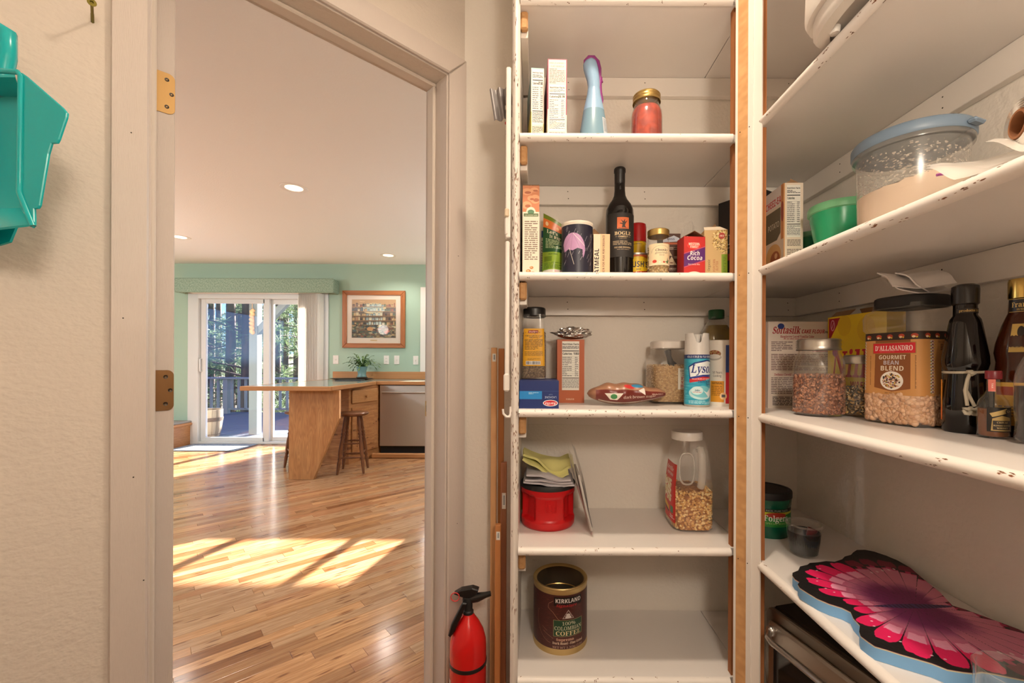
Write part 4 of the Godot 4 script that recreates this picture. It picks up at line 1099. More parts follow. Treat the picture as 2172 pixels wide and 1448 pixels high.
# ================================================================ on and beside the door wall
func door_wall_things():
	# leaning lengths of wood
	var wd := [
		[-0.124, 1.30, 1.165, 0.0088, M.strip_a, "tall pale wood strip with a barcode sticker, leftmost of the leaning strips", true],
		[-0.1035, 1.318, 1.163, 0.0088, M.strip_b, "tall reddish wood strip standing right behind the pale one", false],
		[-0.0895, 1.25, 0.83, 0.0085, M.strip_c, "brown wood strip with a torn sticker beside the shelf panel", true],
		[-0.1045, 1.235, 0.655, 0.0085, M.strip_b, "shortest wood strip with a barcode sticker in front of the others", true]]
	for w in wd:
		var o := thing("wood_strip", w[5], "wood strip", D(w[0], 0, w[1]), 0, "wood strips leaning in the corner")
		part("strip", MB.new().ext(rr(w[3] * 2, w[3] * 2, 0.003), 0, w[2], 0.001), w[4], o, Vector3.ZERO, Vector3(-90, 0, 0))
		if w[6]: 
			var k := Ink.new(48, 96, Color(0.9, 0.88, 0.84)); k.bars(10, 14, 28, 60, Color(0.25, 0.25, 0.25))
			part("sticker", MB.new().box(Vector3(0.001, w[2] - 0.03 if w[0] != -0.0895 else w[2] - 0.11, w[3] + 0.0003), Vector3(0.011, 0.024 if w[0] != -0.0895 else 0.046, 0.0004)), k.mat(0.6), o)
	# fire extinguisher on the floor
	var f := thing("fire_extinguisher", "red fire extinguisher with black handle standing on the floor by the door casing", "fire extinguisher", D(-0.187, 0, 1.22), 0)
	var red := mk(rgb(206, 26, 26), 0.16)
	part("cylinder", MB.new().loft([Vector2(0, 0), Vector2(0.046, 0), Vector2(0.0515, 0.006), Vector2(0.0515, 0.315), Vector2(0.05, 0.335), Vector2(0.043, 0.36), Vector2(0.03, 0.385), Vector2(0.018, 0.402), Vector2(0.014, 0.41), Vector2(0, 0.412)], 2, 48), red, f)
	part("band", MB.new().loft([Vector2(0.0515, 0.2685), Vector2(0.0528, 0.2688), Vector2(0.0528, 0.2785), Vector2(0.0515, 0.279)], 2, 48), M.black, f)
	part("valve", MB.new().loft([Vector2(0.015, 0.405), Vector2(0.015, 0.415), Vector2(0.012, 0.418), Vector2(0.012, 0.44), Vector2(0.017, 0.442), Vector2(0.016, 0.456), Vector2(0, 0.458)], 2, 24), M.black_soft, f)
	part("carry_handle", MB.new().ext(PackedVector2Array([Vector2(-0.04, 0.466), Vector2(-0.02, 0.478), Vector2(0.012, 0.484), Vector2(0.03, 0.478), Vector2(0.024, 0.46), Vector2(0.0, 0.452), Vector2(-0.02, 0.458)]), -0.012, 0.012, 0.003), M.black, f)
	part("squeeze_lever", MB.new().ext(PackedVector2Array([Vector2(-0.012, 0.452), Vector2(0.0, 0.45), Vector2(-0.016, 0.41), Vector2(-0.034, 0.37), Vector2(-0.046, 0.355), Vector2(-0.052, 0.36), Vector2(-0.044, 0.39)]), -0.011, 0.011, 0.003), M.black, f, Vector3(0, 0, 0.018))
	part("nozzle", MB.new().tube([Vector3(0.01, 0.45, 0.004), Vector3(0.025, 0.455, 0.004), Vector3(0.03, 0.456, 0.004), Vector3(0.05, 0.462, 0.004), Vector3(0.064, 0.466, 0.004)], [0.011, 0.013, 0.012, 0.008, 0.007], 12), M.black, f)
	var rp := []
	for i in 13: rp.append(Vector3(-0.034 + 0.012 * sin(i * TAU / 12), 0.464 + 0.012 * cos(i * TAU / 12), 0.02))
	part("pull_ring", MB.new().tube(rp, 0.0014, 6), mk(rgb(214, 60, 60), 0.4), f)
	var lab := Ink.new(256, 256, rgb(214, 96, 40)); lab.rect(0, 0, 256, 40, rgb(226, 218, 206)); lab.fine(12, 60, 90, 150, 10, rgb(240, 230, 210))
	part("label", MB.new().loft([Vector2(0.0519, 0.07), Vector2(0.0519, 0.235)], 2, 16, -2.3, -1.05), lab.mat(0.4), f)
	# thin white rail on the outer face of the panel, with pins and clips
	var r := thing("hanging_rail", "slim white plastic rail standing upright against the shelf side panel", "rail", D(-0.0695, 0, 1.085))
	part("upper_tube", MB.new().ext(rr(0.013, 0.022, 0.004), 1.432, 1.862, 0.003), M.gloss_white, r, Vector3.ZERO, Vector3(-90, 0, 0))
	part("lower_tube", MB.new().ext(rr(0.0115, 0.02, 0.004), 1.05, 1.425, 0.003), M.gloss_white, r, Vector3(-0.001, 0, 0), Vector3(-90, 0, 0))
	part("joint_clip", MB.new().box(Vector3(-0.003, 1.495, 0.004), Vector3(0.012, 0.022, 0.02), 0.003), mk(rgb(206, 186, 158), 0.5), r)
	part("joint_sleeve", MB.new().box(Vector3(-0.003, 1.462, 0.003), Vector3(0.01, 0.045, 0.018), 0.003), M.gloss_white, r)
	part("end_cap", MB.new().box(Vector3(-0.002, 1.07, 0.003), Vector3(0.015, 0.045, 0.022), 0.004), M.gloss_white, r)
	var pinw := mk(rgb(228, 220, 212), 0.25)
	var k := 0
	for y in [1.782, 1.718, 1.607, 1.557, 1.448]:
		var o := thing("push_pin", "white push pin in the outer side of the shelf panel, %s from the top" % ["first", "second", "third", "fourth", "lowest, fifth"][k], "push pin", D(-0.0595, y, 1.115), 0, "push pins on the shelf side panel")
		part("grip", MB.new().loft([Vector2(0.0062, 0.0), Vector2(0.0062, 0.002), Vector2(0.0032, 0.004), Vector2(0.0036, 0.012), Vector2(0.0056, 0.016), Vector2(0.005, 0.018), Vector2(0, 0.018)], 2, 16), pinw, o, Vector3(-0.003, 0, 0), Vector3(0, 0, 90))
		part("needle", MB.new().tube([Vector3.ZERO, Vector3(-0.004, 0, 0)], 0.0006, 6), M.tin, o)
		k += 1
	var rd := thing("red_pin", "tiny red pin head beside the grey corrugated clip", "pin", D(-0.0595, 1.742, 1.115))
	part("head", MB.new().loft([Vector2(0, 0.0), Vector2(0.004, 0.002), Vector2(0.0035, 0.007), Vector2(0, 0.008)], 2, 12), mk(rgb(196, 40, 36), 0.4), rd, Vector3(-0.014, 0, 0), Vector3(0, 0, 90))
	part("needle", MB.new().tube([Vector3.ZERO, Vector3(-0.016, 0, 0)], 0.0007, 6), M.tin, rd)
	var cg := thing("corrugated_clip", "short piece of grey corrugated strip hung at the panel", "clip", D(-0.099, 1.80, 1.128), 0)
	part("strip", MB.new().sheet(40, 8, func(u, v): return Vector3((u - 0.5) * 0.058 + (v - 0.5) * 0.014, (0.5 - v) * 0.084, 0.006 * sin(u * TAU * 2.6)), 0.0012), mk(rgb(146, 140, 138), 0.45, 0.3), cg, Vector3(0.01, 0, 0), Vector3(0, -14, 0))
	var hk := thing("wall_hook", "small white curved hook on the edge of the shelf panel", "hook", D(-0.0655, 0.998, 1.072))
	part("hook", MB.new().tube([Vector3(0.006, 0.012, -0.002), Vector3(0.0055, -0.006, 0.0), Vector3(0.002, -0.013, 0.002), Vector3(-0.006, -0.013, 0.002), Vector3(-0.013, -0.005, 0.002), Vector3(-0.0145, 0.006, 0.002)], [0.004, 0.004, 0.004, 0.0036, 0.003, 0.0028], 8), M.gloss_white, hk)
	# long screw in the diagonal wall
	var sc := thing("wall_screw", "long brass screw sticking out of the wall left of the door", "screw", D(-0.8084, 1.737, 0.7811), 45)
	var sb := mk(rgb(128, 116, 50), 0.4, 0.8)
	var rads := []; var sp := []
	for i in 24: sp.append(Vector3(0, 0, i * 0.0024)); rads.append(0.0021 + (0.0005 if i % 2 == 0 and i < 12 else 0.0))
	part("shank", MB.new().tube(sp, rads, 10), sb, sc)
	var hd := part("head", MB.new().loft([Vector2(0.0024, 0), Vector2(0.0062, 0.004), Vector2(0.0062, 0.005), Vector2(0.0025, 0.0052), Vector2(0.002, 0.003), Vector2(0, 0.003)], 2, 20), sb, sc, Vector3(0, 0, 0.055), Vector3(90, 0, 0))
	# teal dustpan on the left wall
	var dp := thing("dustpan", "teal plastic dustpan hanging at the left edge by the wall", "dustpan", D(-0.735, 1.12, 0.60))
	var teal := mk(rgb(8, 168, 170), 0.24)
	var k2 := 0.6 / 910.0
	var q := func(px, py): return Vector2((px - 1135) * k2 + 0.735, (769 - py) * k2)
	var side := PackedVector2Array([q.call(42, 158), q.call(52, 165), q.call(130, 232), q.call(139, 243), q.call(138, 252), q.call(122, 300), q.call(118, 307), q.call(106, 308), q.call(100, 330), q.call(82, 440), q.call(78, 446), q.call(70, 447), q.call(71, 480), q.call(66, 487), q.call(36, 420), q.call(33, 400)])
	part("side_plate", MB.new().ext(side, -0.004, 0.0, 0.001), teal, dp)
	part("scoop_floor", MB.new().sheet(10, 6, func(u, v): return Vector3(lerpf(-0.16, -0.05 - 0.012 * v, u), lerpf(0.405, 0.18, v) - 0.01 * sin(u * PI), -0.05 - 0.02 * sin(v * PI)), 0.003), teal, dp, Vector3.ZERO)
	part("back_wall", MB.new().sheet(6, 6, func(u, v): return Vector3(lerpf(-0.16, lerpf(-0.05, 0.006, v), u), lerpf(0.403, 0.399, v), lerpf(-0.055, 0.0, v)), 0.003), teal, dp)
	part("lower_lip", MB.new().sheet(6, 6, func(u, v): return Vector3(lerpf(-0.16, lerpf(0.033, -0.05, v), u), lerpf(lerpf(0.165, 0.188, u), lerpf(0.225, 0.23, u), v), lerpf(0.0, -0.055, v)), 0.003), teal, dp)
	var rim := [Vector3(-0.16, 0.404, 0), Vector3(-0.02, 0.405, 0.0), Vector3(0.01, 0.403, 0), Vector3(0.0145, 0.397, 0), Vector3(0.0135, 0.25, 0), Vector3(0.013, 0.235, 0), Vector3(0.032, 0.188, 0)]
	part("rim", MB.new().tube(rim, 0.0035, 10), teal, dp)
	part("handle", MB.new().tube([Vector3(-0.02, 0.42, -0.03), Vector3(-0.012, 0.46, -0.03), Vector3(-0.012, 0.495, -0.03), Vector3(-0.03, 0.505, -0.03), Vector3(-0.15, 0.505, -0.03)], 0.01, 10), teal, dp, Vector3(-0.03, -0.015, 0))

# ================================================================ containers
func solid_grains(parent: Node3D, r: float, y0: float, y1: float, count: int, size: Vector3, cols: Array, seed_: int, rz := -1.0, nexp := 2.0, top := true):
	var g := RandomNumberGenerator.new(); g.seed = seed_
	if rz < 0: rz = r
	var sp := SphereMesh.new(); sp.radius = 0.5; sp.height = 1.0; sp.radial_segments = 10; sp.rings = 5
	var m := mk(Color.WHITE, 0.55); m.vertex_color_use_as_albedo = true
	sp.material = m
	var xf := []; var cc := []
	var ring := MB.even_angles(nexp, 720, -PI, PI)
	for i in count:
		var a: float = ring[g.randi() % 720] + g.randf_range(-0.002, 0.002)
		var us := MB.on_square(a, nexp)
		var k := 1.0; var y := g.randf_range(y0, y1)
		if top and i % 5 == 0: k = sqrt(g.randf()); y = y1 + g.randf_range(-0.002, 0.002)
		var p := Vector3(us.x * r * k, y, us.y * rz * k)
		var b := Basis.from_euler(Vector3(g.randf() * TAU, g.randf() * TAU, g.randf() * TAU)).scaled_local(size * g.randf_range(0.85, 1.15))
		xf.append(Transform3D(b, p))
		var col: Color = cols[g.randi() % cols.size()]
		cc.append(col.srgb_to_linear().lightened(g.randf() * 0.08))
	scatter("grains", sp, xf, parent, cc)

func mason_jar(o: Node3D, r: float, h: float, lid: Material, lid_r: float, lid_h: float) -> Node3D:
	var p := [Vector2(0, 0.003), Vector2(r * 0.72, 0.001), Vector2(r * 0.9, 0.003), Vector2(r, 0.014), Vector2(r, h * 0.62), Vector2(r * 0.97, h * 0.7), Vector2(r * 0.86, h * 0.78), Vector2(lid_r * 0.93, h * 0.82), Vector2(lid_r * 0.92, h - lid_h * 0.5)]
	part("glass", MB.new().loft(p, 2.0, 48), M.glass, o)
	var q := []
	for a in p.slice(1): q.append(Vector2(a.x * 0.965, a.y + 0.001))
	part("inner_wall", MB.new().loft(q, 2.0, 48), M.glass, o)
	var ridges := [Vector2(lid_r, h - lid_h), Vector2(lid_r * 1.02, h - lid_h + 0.001)]
	var n := 5
	for i in n: ridges.append(Vector2(lid_r * (1.0 if i % 2 == 0 else 0.975), h - lid_h + 0.003 + (lid_h - 0.006) * i / (n - 1)))
	ridges += [Vector2(lid_r * 0.99, h - 0.002), Vector2(lid_r * 0.94, h), Vector2(lid_r * 0.86, h - 0.0005), Vector2(lid_r * 0.84, h - 0.002), Vector2(0, h - 0.0015)]
	return part("lid", MB.new().loft(ridges, 2.0, 48, -PI, PI, 0.9), lid, o)

func box_thing(called: String, label: String, category: String, w: float, h: float, d: float, mats: Dictionary, x: float, y: float, front: float, turn := 0.0, group := "") -> Node3D:
	var t := deg_to_rad(turn)
	var o := thing(called, label, category, D(x + sin(t) * -d * 0.5, y, front + cos(t) * d * 0.5), turn, group)
	part("carton", carton(w, h, d, mats), null, o)
	return o

# open cardboard flap hinged at the edge at height h
func flap(o: Node3D, w: float, l: float, at: Vector3, rot: Vector3, m: Material = null):
	part("flap", MB.new().box(Vector3(0, l * 0.5, 0), Vector3(w, l, 0.0008)), m if m else M.card, o, at, rot)

# ================================================================ back shelves: things, top to bottom
func left_shelf_one():
	var y: float = S[4]
	# two cereal cartons seen on their narrow sides
	var a := Ink.new(110, 560, rgb(232, 224, 204))
	a.facts(10, 8, 92, 380, "270 260"); a.fine(10, 400, 90, 150, 8, rgb(90, 84, 76))
	a.rect(0, 0, 110, 6, rgb(150, 190, 190)); a.rect(0, 300, 4, 260, rgb(190, 190, 70)); a.rect(105, 380, 5, 180, rgb(190, 190, 70))
	var al := Ink.new(64, 128, rgb(150, 150, 140)); al.rect(0, 60, 64, 68, rgb(200, 180, 60)); al.rect(0, 0, 64, 30, rgb(150, 176, 176)); al.fine(4, 34, 56, 40, 7, rgb(90, 90, 96))
	var am := al.mat(0.55)
	box_thing("cereal_box", "slim cereal box with a full nutrition panel, at the left end of its shelf", "cereal box", 0.035, 0.221, 0.15, {"F": a.mat(0.5), "L": am, "*": am}, 0.0035, y, 1.155, 5, "cereal boxes on the upper back shelf")
	var b := Ink.new(160, 600, rgb(238, 222, 204))
	b.text("VANILLA ALMOND +", 80, 34, 15, rgb(150, 84, 84), "s", 1, 136); b.text("FLAX GRANOLA", 80, 58, 16, rgb(140, 70, 72), "s", 1, 110)
	b.fine(14, 70, 132, 110, 11, rgb(130, 110, 100)); b.facts(14, 186, 132, 330, "250 290")
	b.fine(14, 526, 132, 40, 9, rgb(130, 110, 100))
	b.rect(12, 574, 16, 20, rgb(226, 160, 40)); b.rect(36, 576, 26, 18, rgb(80, 70, 66)); b.rect(72, 576, 40, 18, rgb(170, 160, 150)); b.rect(118, 576, 22, 18, rgb(130, 120, 110))
	for q in [[0, 0, 7, 360], [153, 0, 7, 400], [0, 0, 160, 5]]: b.rect(q[0], q[1], q[2], q[3], rgb(168, 62, 92))
	var bs := Ink.new(64, 128, rgb(168, 62, 92)); bs.rect(0, 80, 64, 48, rgb(226, 206, 186))
	var bm := bs.mat(0.5)
	box_thing("cereal_box", "taller cereal box edged in magenta, headed vanilla almond and flax granola", "cereal box", 0.05, 0.217, 0.17, {"F": b.mat(0.5), "*": bm}, 0.0545, y, 1.115, 2, "cereal boxes on the upper back shelf")
	# spray bottle
	var o := thing("spray_bottle", "light blue spray bottle with a purple trigger cap", "spray bottle", D(0.158, y, 1.18))
	var blue := mk(rgb(148, 182, 212), 0.25); var blue2 := mk(rgb(122, 156, 174), 0.25)
	part("body", MB.new().loft([Vector3(0, 0, 0), Vector3(0.037, 0, 0.028), Vector3(0.0405, 0.006, 0.031), Vector3(0.04, 0.03, 0.031), Vector3(0.037, 0.065, 0.029), Vector3(0.032, 0.098, 0.026), Vector3(0.0288, 0.118, 0.0235)], 2.2, 40), blue2, o)
	part("shoulder", MB.new().loft([Vector3(0.0288, 0.118, 0.0235), Vector3(0.024, 0.14, 0.02), Vector3(0.0185, 0.165, 0.017), Vector3(0.0172, 0.178, 0.0165)], 2.2, 40), blue, o)
	# head: u runs up the neck into the bent nose
	var head := MB.new()
	var hp := [[0.0165, 0.178, 0.0167, 0.0165], [0.0, 0.19, 0.0166, 0.0165], [-0.0015, 0.205, 0.0175, 0.0165], [-0.005, 0.22, 0.0193, 0.017], [-0.008, 0.235, 0.0205, 0.0172], [-0.01, 0.247, 0.0195, 0.0165], [-0.009, 0.256, 0.0155, 0.013], [-0.007, 0.262, 0.008, 0.007], [-0.006, 0.264, 0.0005, 0.0005]]
	hp[0][0] = 0.0
	head.sheet(28, 8, func(u, v):
		var q: Array = hp[int(round((1.0 - v) * 8))]
		return Vector3(q[0] + sin(u * TAU) * q[2], q[1], cos(u * TAU) * q[3]))
	part("spray_head", head, blue, o)
	var purple := mk(rgb(134, 42, 118), 0.3)
	part("top_cover", MB.new().tube([Vector3(-0.027, 0.244, 0), Vector3(-0.024, 0.257, 0), Vector3(-0.014, 0.266, 0), Vector3(-0.001, 0.2655, 0), Vector3(0.01, 0.254, 0), Vector3(0.0155, 0.236, 0), Vector3(0.0165, 0.215, 0), Vector3(0.0215, 0.199, 0)], [0.002, 0.005, 0.007, 0.0075, 0.007, 0.0055, 0.0045, 0.0045], 12), purple, o)
	part("trigger", MB.new().tube([Vector3(0.018, 0.212, 0), Vector3(0.0165, 0.19, 0), Vector3(0.0185, 0.17, 0), Vector3(0.0235, 0.15, 0), Vector3(0.0235, 0.142, 0)], [0.006, 0.0055, 0.005, 0.0035, 0.002], 10), purple, o)
	var lb := Ink.new(96, 192, rgb(196, 204, 210)); lb.fine(8, 8, 84, 90, 8, rgb(120, 130, 140)); lb.rect(10, 108, 60, 72, Color(0.9, 0.9, 0.9)); lb.bars(18, 118, 36, 54, Color(0.3, 0.3, 0.34))
	part("label", MB.new().loft([Vector3(0.0408, 0.012, 0.0313), Vector3(0.0395, 0.05, 0.0308), Vector3(0.0338, 0.092, 0.0273)], 2.2, 14, 0.62, 1.75), lb.mat(0.4), o)
	# jar of sauce
	var j := thing("sauce_jar", "glass jar of red sauce with a gold lid", "jar", D(0.306, y, 1.19))
	mason_jar(j, 0.0435, 0.168, M.gold, 0.0375, 0.022)
	var sauce := img_mat(noise_img(128, 128, rgb(196, 66, 36), rgb(150, 38, 22), 0.06, 3), 0.25)
	part("sauce", MB.new().loft([Vector2(0, 0.006), Vector2(0.038, 0.006), Vector2(0.0415, 0.016), Vector2(0.0415, 0.105), Vector2(0.04, 0.118), Vector2(0.035, 0.13), Vector2(0, 0.131)], 2, 40), sauce, j)

func left_shelf_two():
	var y: float = S[3]
	var k := Ink.new(120, 610, rgb(232, 216, 196))
	k.rect(0, 0, 120, 175, rgb(206, 132, 92))
	for e in [[30, 40, 40, 22], [90, 90, 36, 30], [30, 130, 34, 26], [84, 28, 30, 16], [60, 84, 26, 18]]: k.ell(e[0], e[1], e[2], e[3], rgb(224, 164, 122)); k.ell(e[0] + 8, e[1] + 6, e[2] * 0.6, e[3] * 0.4, rgb(178, 104, 72))
	k.ell(60, 176, 34, 34, rgb(232, 222, 200)); k.ell(60, 176, 24, 16, rgb(92, 134, 100)); k.rect(8, 186, 104, 20, rgb(74, 100, 58)); k.text("CASCADIAN FARM", 60, 201, 11, rgb(232, 228, 206), "sb", 1, 96)
	k.fine(14, 236, 94, 270, 14, rgb(130, 110, 96))
	for e in [[66, 548, 14], [44, 572, 18], [76, 588, 20], [52, 596, 14]]: k.ell(e[0], e[1], e[2], e[2] * 0.7, rgb(190, 128, 74)); k.ell(e[0] - 3, e[1] - 3, e[2] * 0.5, e[2] * 0.3, rgb(226, 184, 132))
	var ks := Ink.new(32, 128, rgb(226, 210, 190)); ks.rect(0, 96, 32, 14, rgb(60, 170, 160)); ks.rect(0, 84, 32, 12, rgb(216, 90, 70))
	var o := box_thing("granola_box", "tall granola box with brown leaves at the top, against the left side panel", "cereal box", 0.044, 0.24, 0.16, {"F": k.mat(0.5), "*": ks.mat(0.5)}, -0.0125, y, 1.13, 0)
	for s in [-1, 1]: flap(o, 0.0215, 0.02, Vector3(s * 0.011, 0.24, 0.08), Vector3(-62, 0, 0))
	var b := Ink.new(120, 420, rgb(222, 214, 200))
	b.text("tri", 74, 62, 40, rgb(40, 40, 48), "sb"); b.rect(20, 80, 100, 42, rgb(44, 84, 150)); b.text("BOX", 84, 110, 24, rgb(226, 230, 236), "sb"); b.facts(16, 130, 96, 280)
	box_thing("cracker_box", "pale box with a blue band standing behind the green pouch", "box", 0.06, 0.2, 0.055, {"F": b.mat(0.5), "*": mk(rgb(214, 204, 188), 0.6)}, 0.037, y, 1.262, 0)
	# green pouch
	var p := Ink.new(256, 640, rgb(132, 160, 54))
	p.rect(0, 0, 256, 42, rgb(112, 128, 36)); p.rect(0, 42, 256, 84, rgb(218, 116, 52)); p.rect(0, 126, 256, 232, rgb(34, 82, 46))
	p.ell(40, 84, 16, 20, rgb(238, 206, 160)); p.ell(150, 90, 14, 16, rgb(228, 170, 100))
	p.text("Let's", 96, 170, 48, rgb(236, 230, 200), "rb"); p.text("It Rip", 126, 212, 44, rgb(236, 230, 200), "rb"); p.fine(30, 226, 190, 110, 14, rgb(190, 206, 160))
	p.text("HEATING", 110, 388, 22, rgb(60, 84, 24), "sb"); p.rect(20, 402, 80, 50, rgb(96, 124, 36)); p.fine(20, 462, 200, 60, 12, rgb(84, 110, 30))
	p.rect(10, 530, 220, 52, rgb(232, 222, 214)); p.text("BEST BY", 170, 552, 18, rgb(200, 70, 96), "mb"); p.fine(120, 560, 100, 18, 9, rgb(200, 90, 110))
	var pm := p.mat(0.3)
	var pc := thing("food_pouch", "green and orange food pouch slumping between the granola box and the blue canister", "pouch", D(0.053, y, 1.215), -4)
	var fr := func(u, v):
		var puff: float = sin(u * PI) * (0.006 + 0.022 * smoothstep(0.0, 1.0, v))
		return Vector3((u - 0.5) * 0.07 + 0.004 * (1 - v), 0.198 * (1 - v) - (0.046 * u * pow(1 - v, 2.0)), puff + 0.004 * sin(v * 9.0 + u * 4.0) * sin(u * PI))
	part("front_face", MB.new().sheet(14, 18, fr, 0.0006), pm, pc)
	part("back_face", MB.new().sheet(14, 18, func(u, v):
		var q: Vector3 = fr.call(u, v)
		return Vector3(q.x, q.y, -q.z * 0.7), 0.0), mk(rgb(120, 146, 50), 0.4), pc)
	# blue canister with a white rim; the print keeps the rain and the umbrella only
	var c := Ink.new(512, 512, rgb(34, 34, 52))
	for i in 46:
		var x := rng.randf_range(30, 480); var yy := rng.randf_range(20, 380); var l := rng.randf_range(20, 64)
		c.line(x, yy, x - l * 0.55, yy + l, 2.4, rgb(206, 202, 206))
	var um := []
	for i in 21: um.append(Vector2(190, 250) + Vector2(cos(PI + 0.35 + i * (PI + 0.25) / 20), sin(PI + 0.35 + i * (PI + 0.25) / 20)) * Vector2(140, 158))
	for i in 5: um.append(Vector2(300 - i * 54, 256 + i * 4 - (18 if i % 2 else 0)))
	c.poly(um, rgb(190, 146, 186))
	c.line(150, 236, 206, 400, 5, rgb(226, 216, 200)); c.line(190, 92, 60, 260, 2, rgb(120, 90, 124)); c.line(190, 92, 170, 250, 2, rgb(120, 90, 124)); c.line(190, 92, 280, 260, 2, rgb(120, 90, 124))
	c.line(190, 96, 325, 220, 5, rgb(226, 214, 214))
	c.rect(0, 0, 512, 10, rgb(226, 216, 200))
	var cw := Ink.new(16, 64, rgb(34, 34, 52))
	var ct := thing("salt_canister", "dark navy round canister with a white rim and a lilac umbrella print", "canister", D(0.1135, y, 1.175))
	part("body", MB.new().loft([Vector2(0, 0), Vector2(0.0415, 0), Vector2(0.0425, 0.002), Vector2(0.0425, 0.146)], 2, 48), mk(rgb(34, 34, 52), 0.4), ct)
	part("print", MB.new().loft([Vector2(0.0427, 0.004), Vector2(0.0427, 0.144)], 2, 32, -1.45, 1.45), c.mat(0.4), ct)
	part("rim", MB.new().loft([Vector2(0.0428, 0.144), Vector2(0.0438, 0.147), Vector2(0.043, 0.151), Vector2(0.04, 0.15), Vector2(0.039, 0.146), Vector2(0, 0.146)], 2, 48), mk(rgb(232, 222, 206), 0.6), ct)
	# oatmeal carton with a raised flap
	var oa := Ink.new(150, 400, rgb(228, 186, 142)); oa.rect(0, 0, 62, 400, rgb(232, 210, 182))
	oa.text("OATMEAL", 50, 396, 58, rgb(40, 34, 36), "sb", 0, 380, 0.0, 3); oa.text("PROTEIN FOR PEAK PERFORMANCE", 102, 398, 26, rgb(110, 78, 60), "sb", 0, 390, 0.0, 3)
	var ob := box_thing("oatmeal_box", "small tan oatmeal carton with one flap up beside the wine bottle", "box", 0.044, 0.121, 0.09, {"F": oa.mat(0.55), "*": mk(rgb(216, 178, 138), 0.7)}, 0.178, y, 1.155, 0)
	part("flap", MB.new().ext(PackedVector2Array([Vector2(-0.018, 0), Vector2(0.02, 0), Vector2(-0.012, 0.034), Vector2(-0.017, 0.03)]), -0.0005, 0.0005), M.card, ob, Vector3(0, 0.121, -0.01), Vector3(-10, 0, 0))
	# wine bottle
	var w := thing("wine_bottle", "dark wine bottle with a black label and orange square", "bottle", D(0.2345, y, 1.2))
	var gl := mk(rgb(16, 13, 12), 0.05)
	part("glass", MB.new().loft([Vector2(0, 0.004), Vector2(0.03, 0), Vector2(0.0365, 0.003), Vector2(0.038, 0.012), Vector2(0.0385, 0.185), Vector2(0.0375, 0.2), Vector2(0.032, 0.214), Vector2(0.022, 0.228), Vector2(0.0165, 0.24), Vector2(0.0148, 0.255), Vector2(0.0142, 0.3)], 2, 48), gl, w)
	part("capsule", MB.new().loft([Vector2(0.0146, 0.245), Vector2(0.0146, 0.304), Vector2(0.0162, 0.306), Vector2(0.0162, 0.315), Vector2(0.014, 0.318), Vector2(0, 0.318)], 2, 32), mk(rgb(24, 20, 20), 0.4), w)
	var wl := Ink.new(300, 420, rgb(38, 34, 32))
	wl.rect(100, 44, 104, 108, rgb(214, 110, 62)); var tw := rgb(60, 50, 46)
	wl.poly([Vector2(140, 140), Vector2(146, 112), Vector2(120, 104), Vector2(126, 98), Vector2(148, 100), Vector2(132, 66), Vector2(152, 84), Vector2(168, 60), Vector2(166, 90), Vector2(190, 72), Vector2(172, 104), Vector2(166, 122), Vector2(176, 140)], tw); wl.fine(108, 142, 90, 8, 8, tw)
	wl.text("BOGLE", 152, 212, 46, rgb(224, 196, 150), "rb", 1, 150); wl.text("FAMILY", 152, 236, 22, rgb(224, 196, 150), "sb", 1, 90); wl.line(84, 228, 106, 228, 2, rgb(224, 196, 150)); wl.line(198, 228, 220, 228, 2, rgb(224, 196, 150)); wl.text("VINEYARDS", 152, 252, 13, rgb(190, 160, 120), "s")
	wl.fine(64, 268, 176, 44, 14, rgb(170, 150, 120)); wl.text("OLD VINE ZINFANDEL", 152, 336, 17, rgb(224, 196, 150), "sb", 1, 150); wl.fine(100, 346, 110, 10, 10, rgb(150, 130, 104))
	part("label", MB.new().loft([Vector2(0.0388, 0.062), Vector2(0.0388, 0.182)], 2, 28, -1.2, 1.3), wl.mat(0.6), w)
	# yellow spray can with a red cap, behind the small can
	var yc := thing("spray_can", "yellow can with a round red cap behind the baked beans", "can", D(0.311, y, 1.31))
	part("body", MB.new().loft([Vector2(0, 0), Vector2(0.0255, 0), Vector2(0.026, 0.004), Vector2(0.026, 0.138), Vector2(0.024, 0.142)], 2, 32), mk(rgb(206, 166, 22), 0.3), yc)
	part("cap", MB.new().loft([Vector2(0.0262, 0.14), Vector2(0.0262, 0.186), Vector2(0.0245, 0.195), Vector2(0.018, 0.1985), Vector2(0, 0.2)], 2, 32), mk(rgb(170, 22, 24), 0.25), yc)
	var fp := Ink.new(128, 96, rgb(206, 166, 22)); fp.poly([Vector2(40, 96), Vector2(52, 60), Vector2(60, 80), Vector2(70, 50), Vector2(84, 96)], rgb(120, 36, 24)); fp.fine(20, 6, 60, 14, 8, rgb(130, 100, 30)); fp.rect(104, 10, 24, 70, rgb(190, 196, 200))
	part("label", MB.new().loft([Vector2(0.0262, 0.085), Vector2(0.0262, 0.136)], 2, 20, -1.4, 1.4), fp.mat(0.3), yc)
	var bc := thing("bean_can", "small tin of baked beans with a yellow oval label", "can", D(0.2945, y, 1.252))
	var bl := Ink.new(512, 256, rgb(40, 26, 20)); bl.rect(0, 0, 512, 46, rgb(190, 92, 40)); bl.ell(250, 92, 150, 76, rgb(236, 196, 40)); bl.text("BUSH'S", 250, 118, 76, rgb(36, 32, 74), "sb", 1, 220); bl.text("BEST", 250, 148, 22, rgb(60, 40, 20), "sb")
	bl.poly([Vector2(90, 170), Vector2(410, 150), Vector2(410, 200), Vector2(90, 218)], rgb(190, 52, 34)); bl.text("Original", 250, 202, 52, rgb(240, 226, 200), "rb", 1, 240, 0.2); bl.text("BAKED BEANS", 250, 244, 36, rgb(240, 226, 200), "sb", 1, 260)
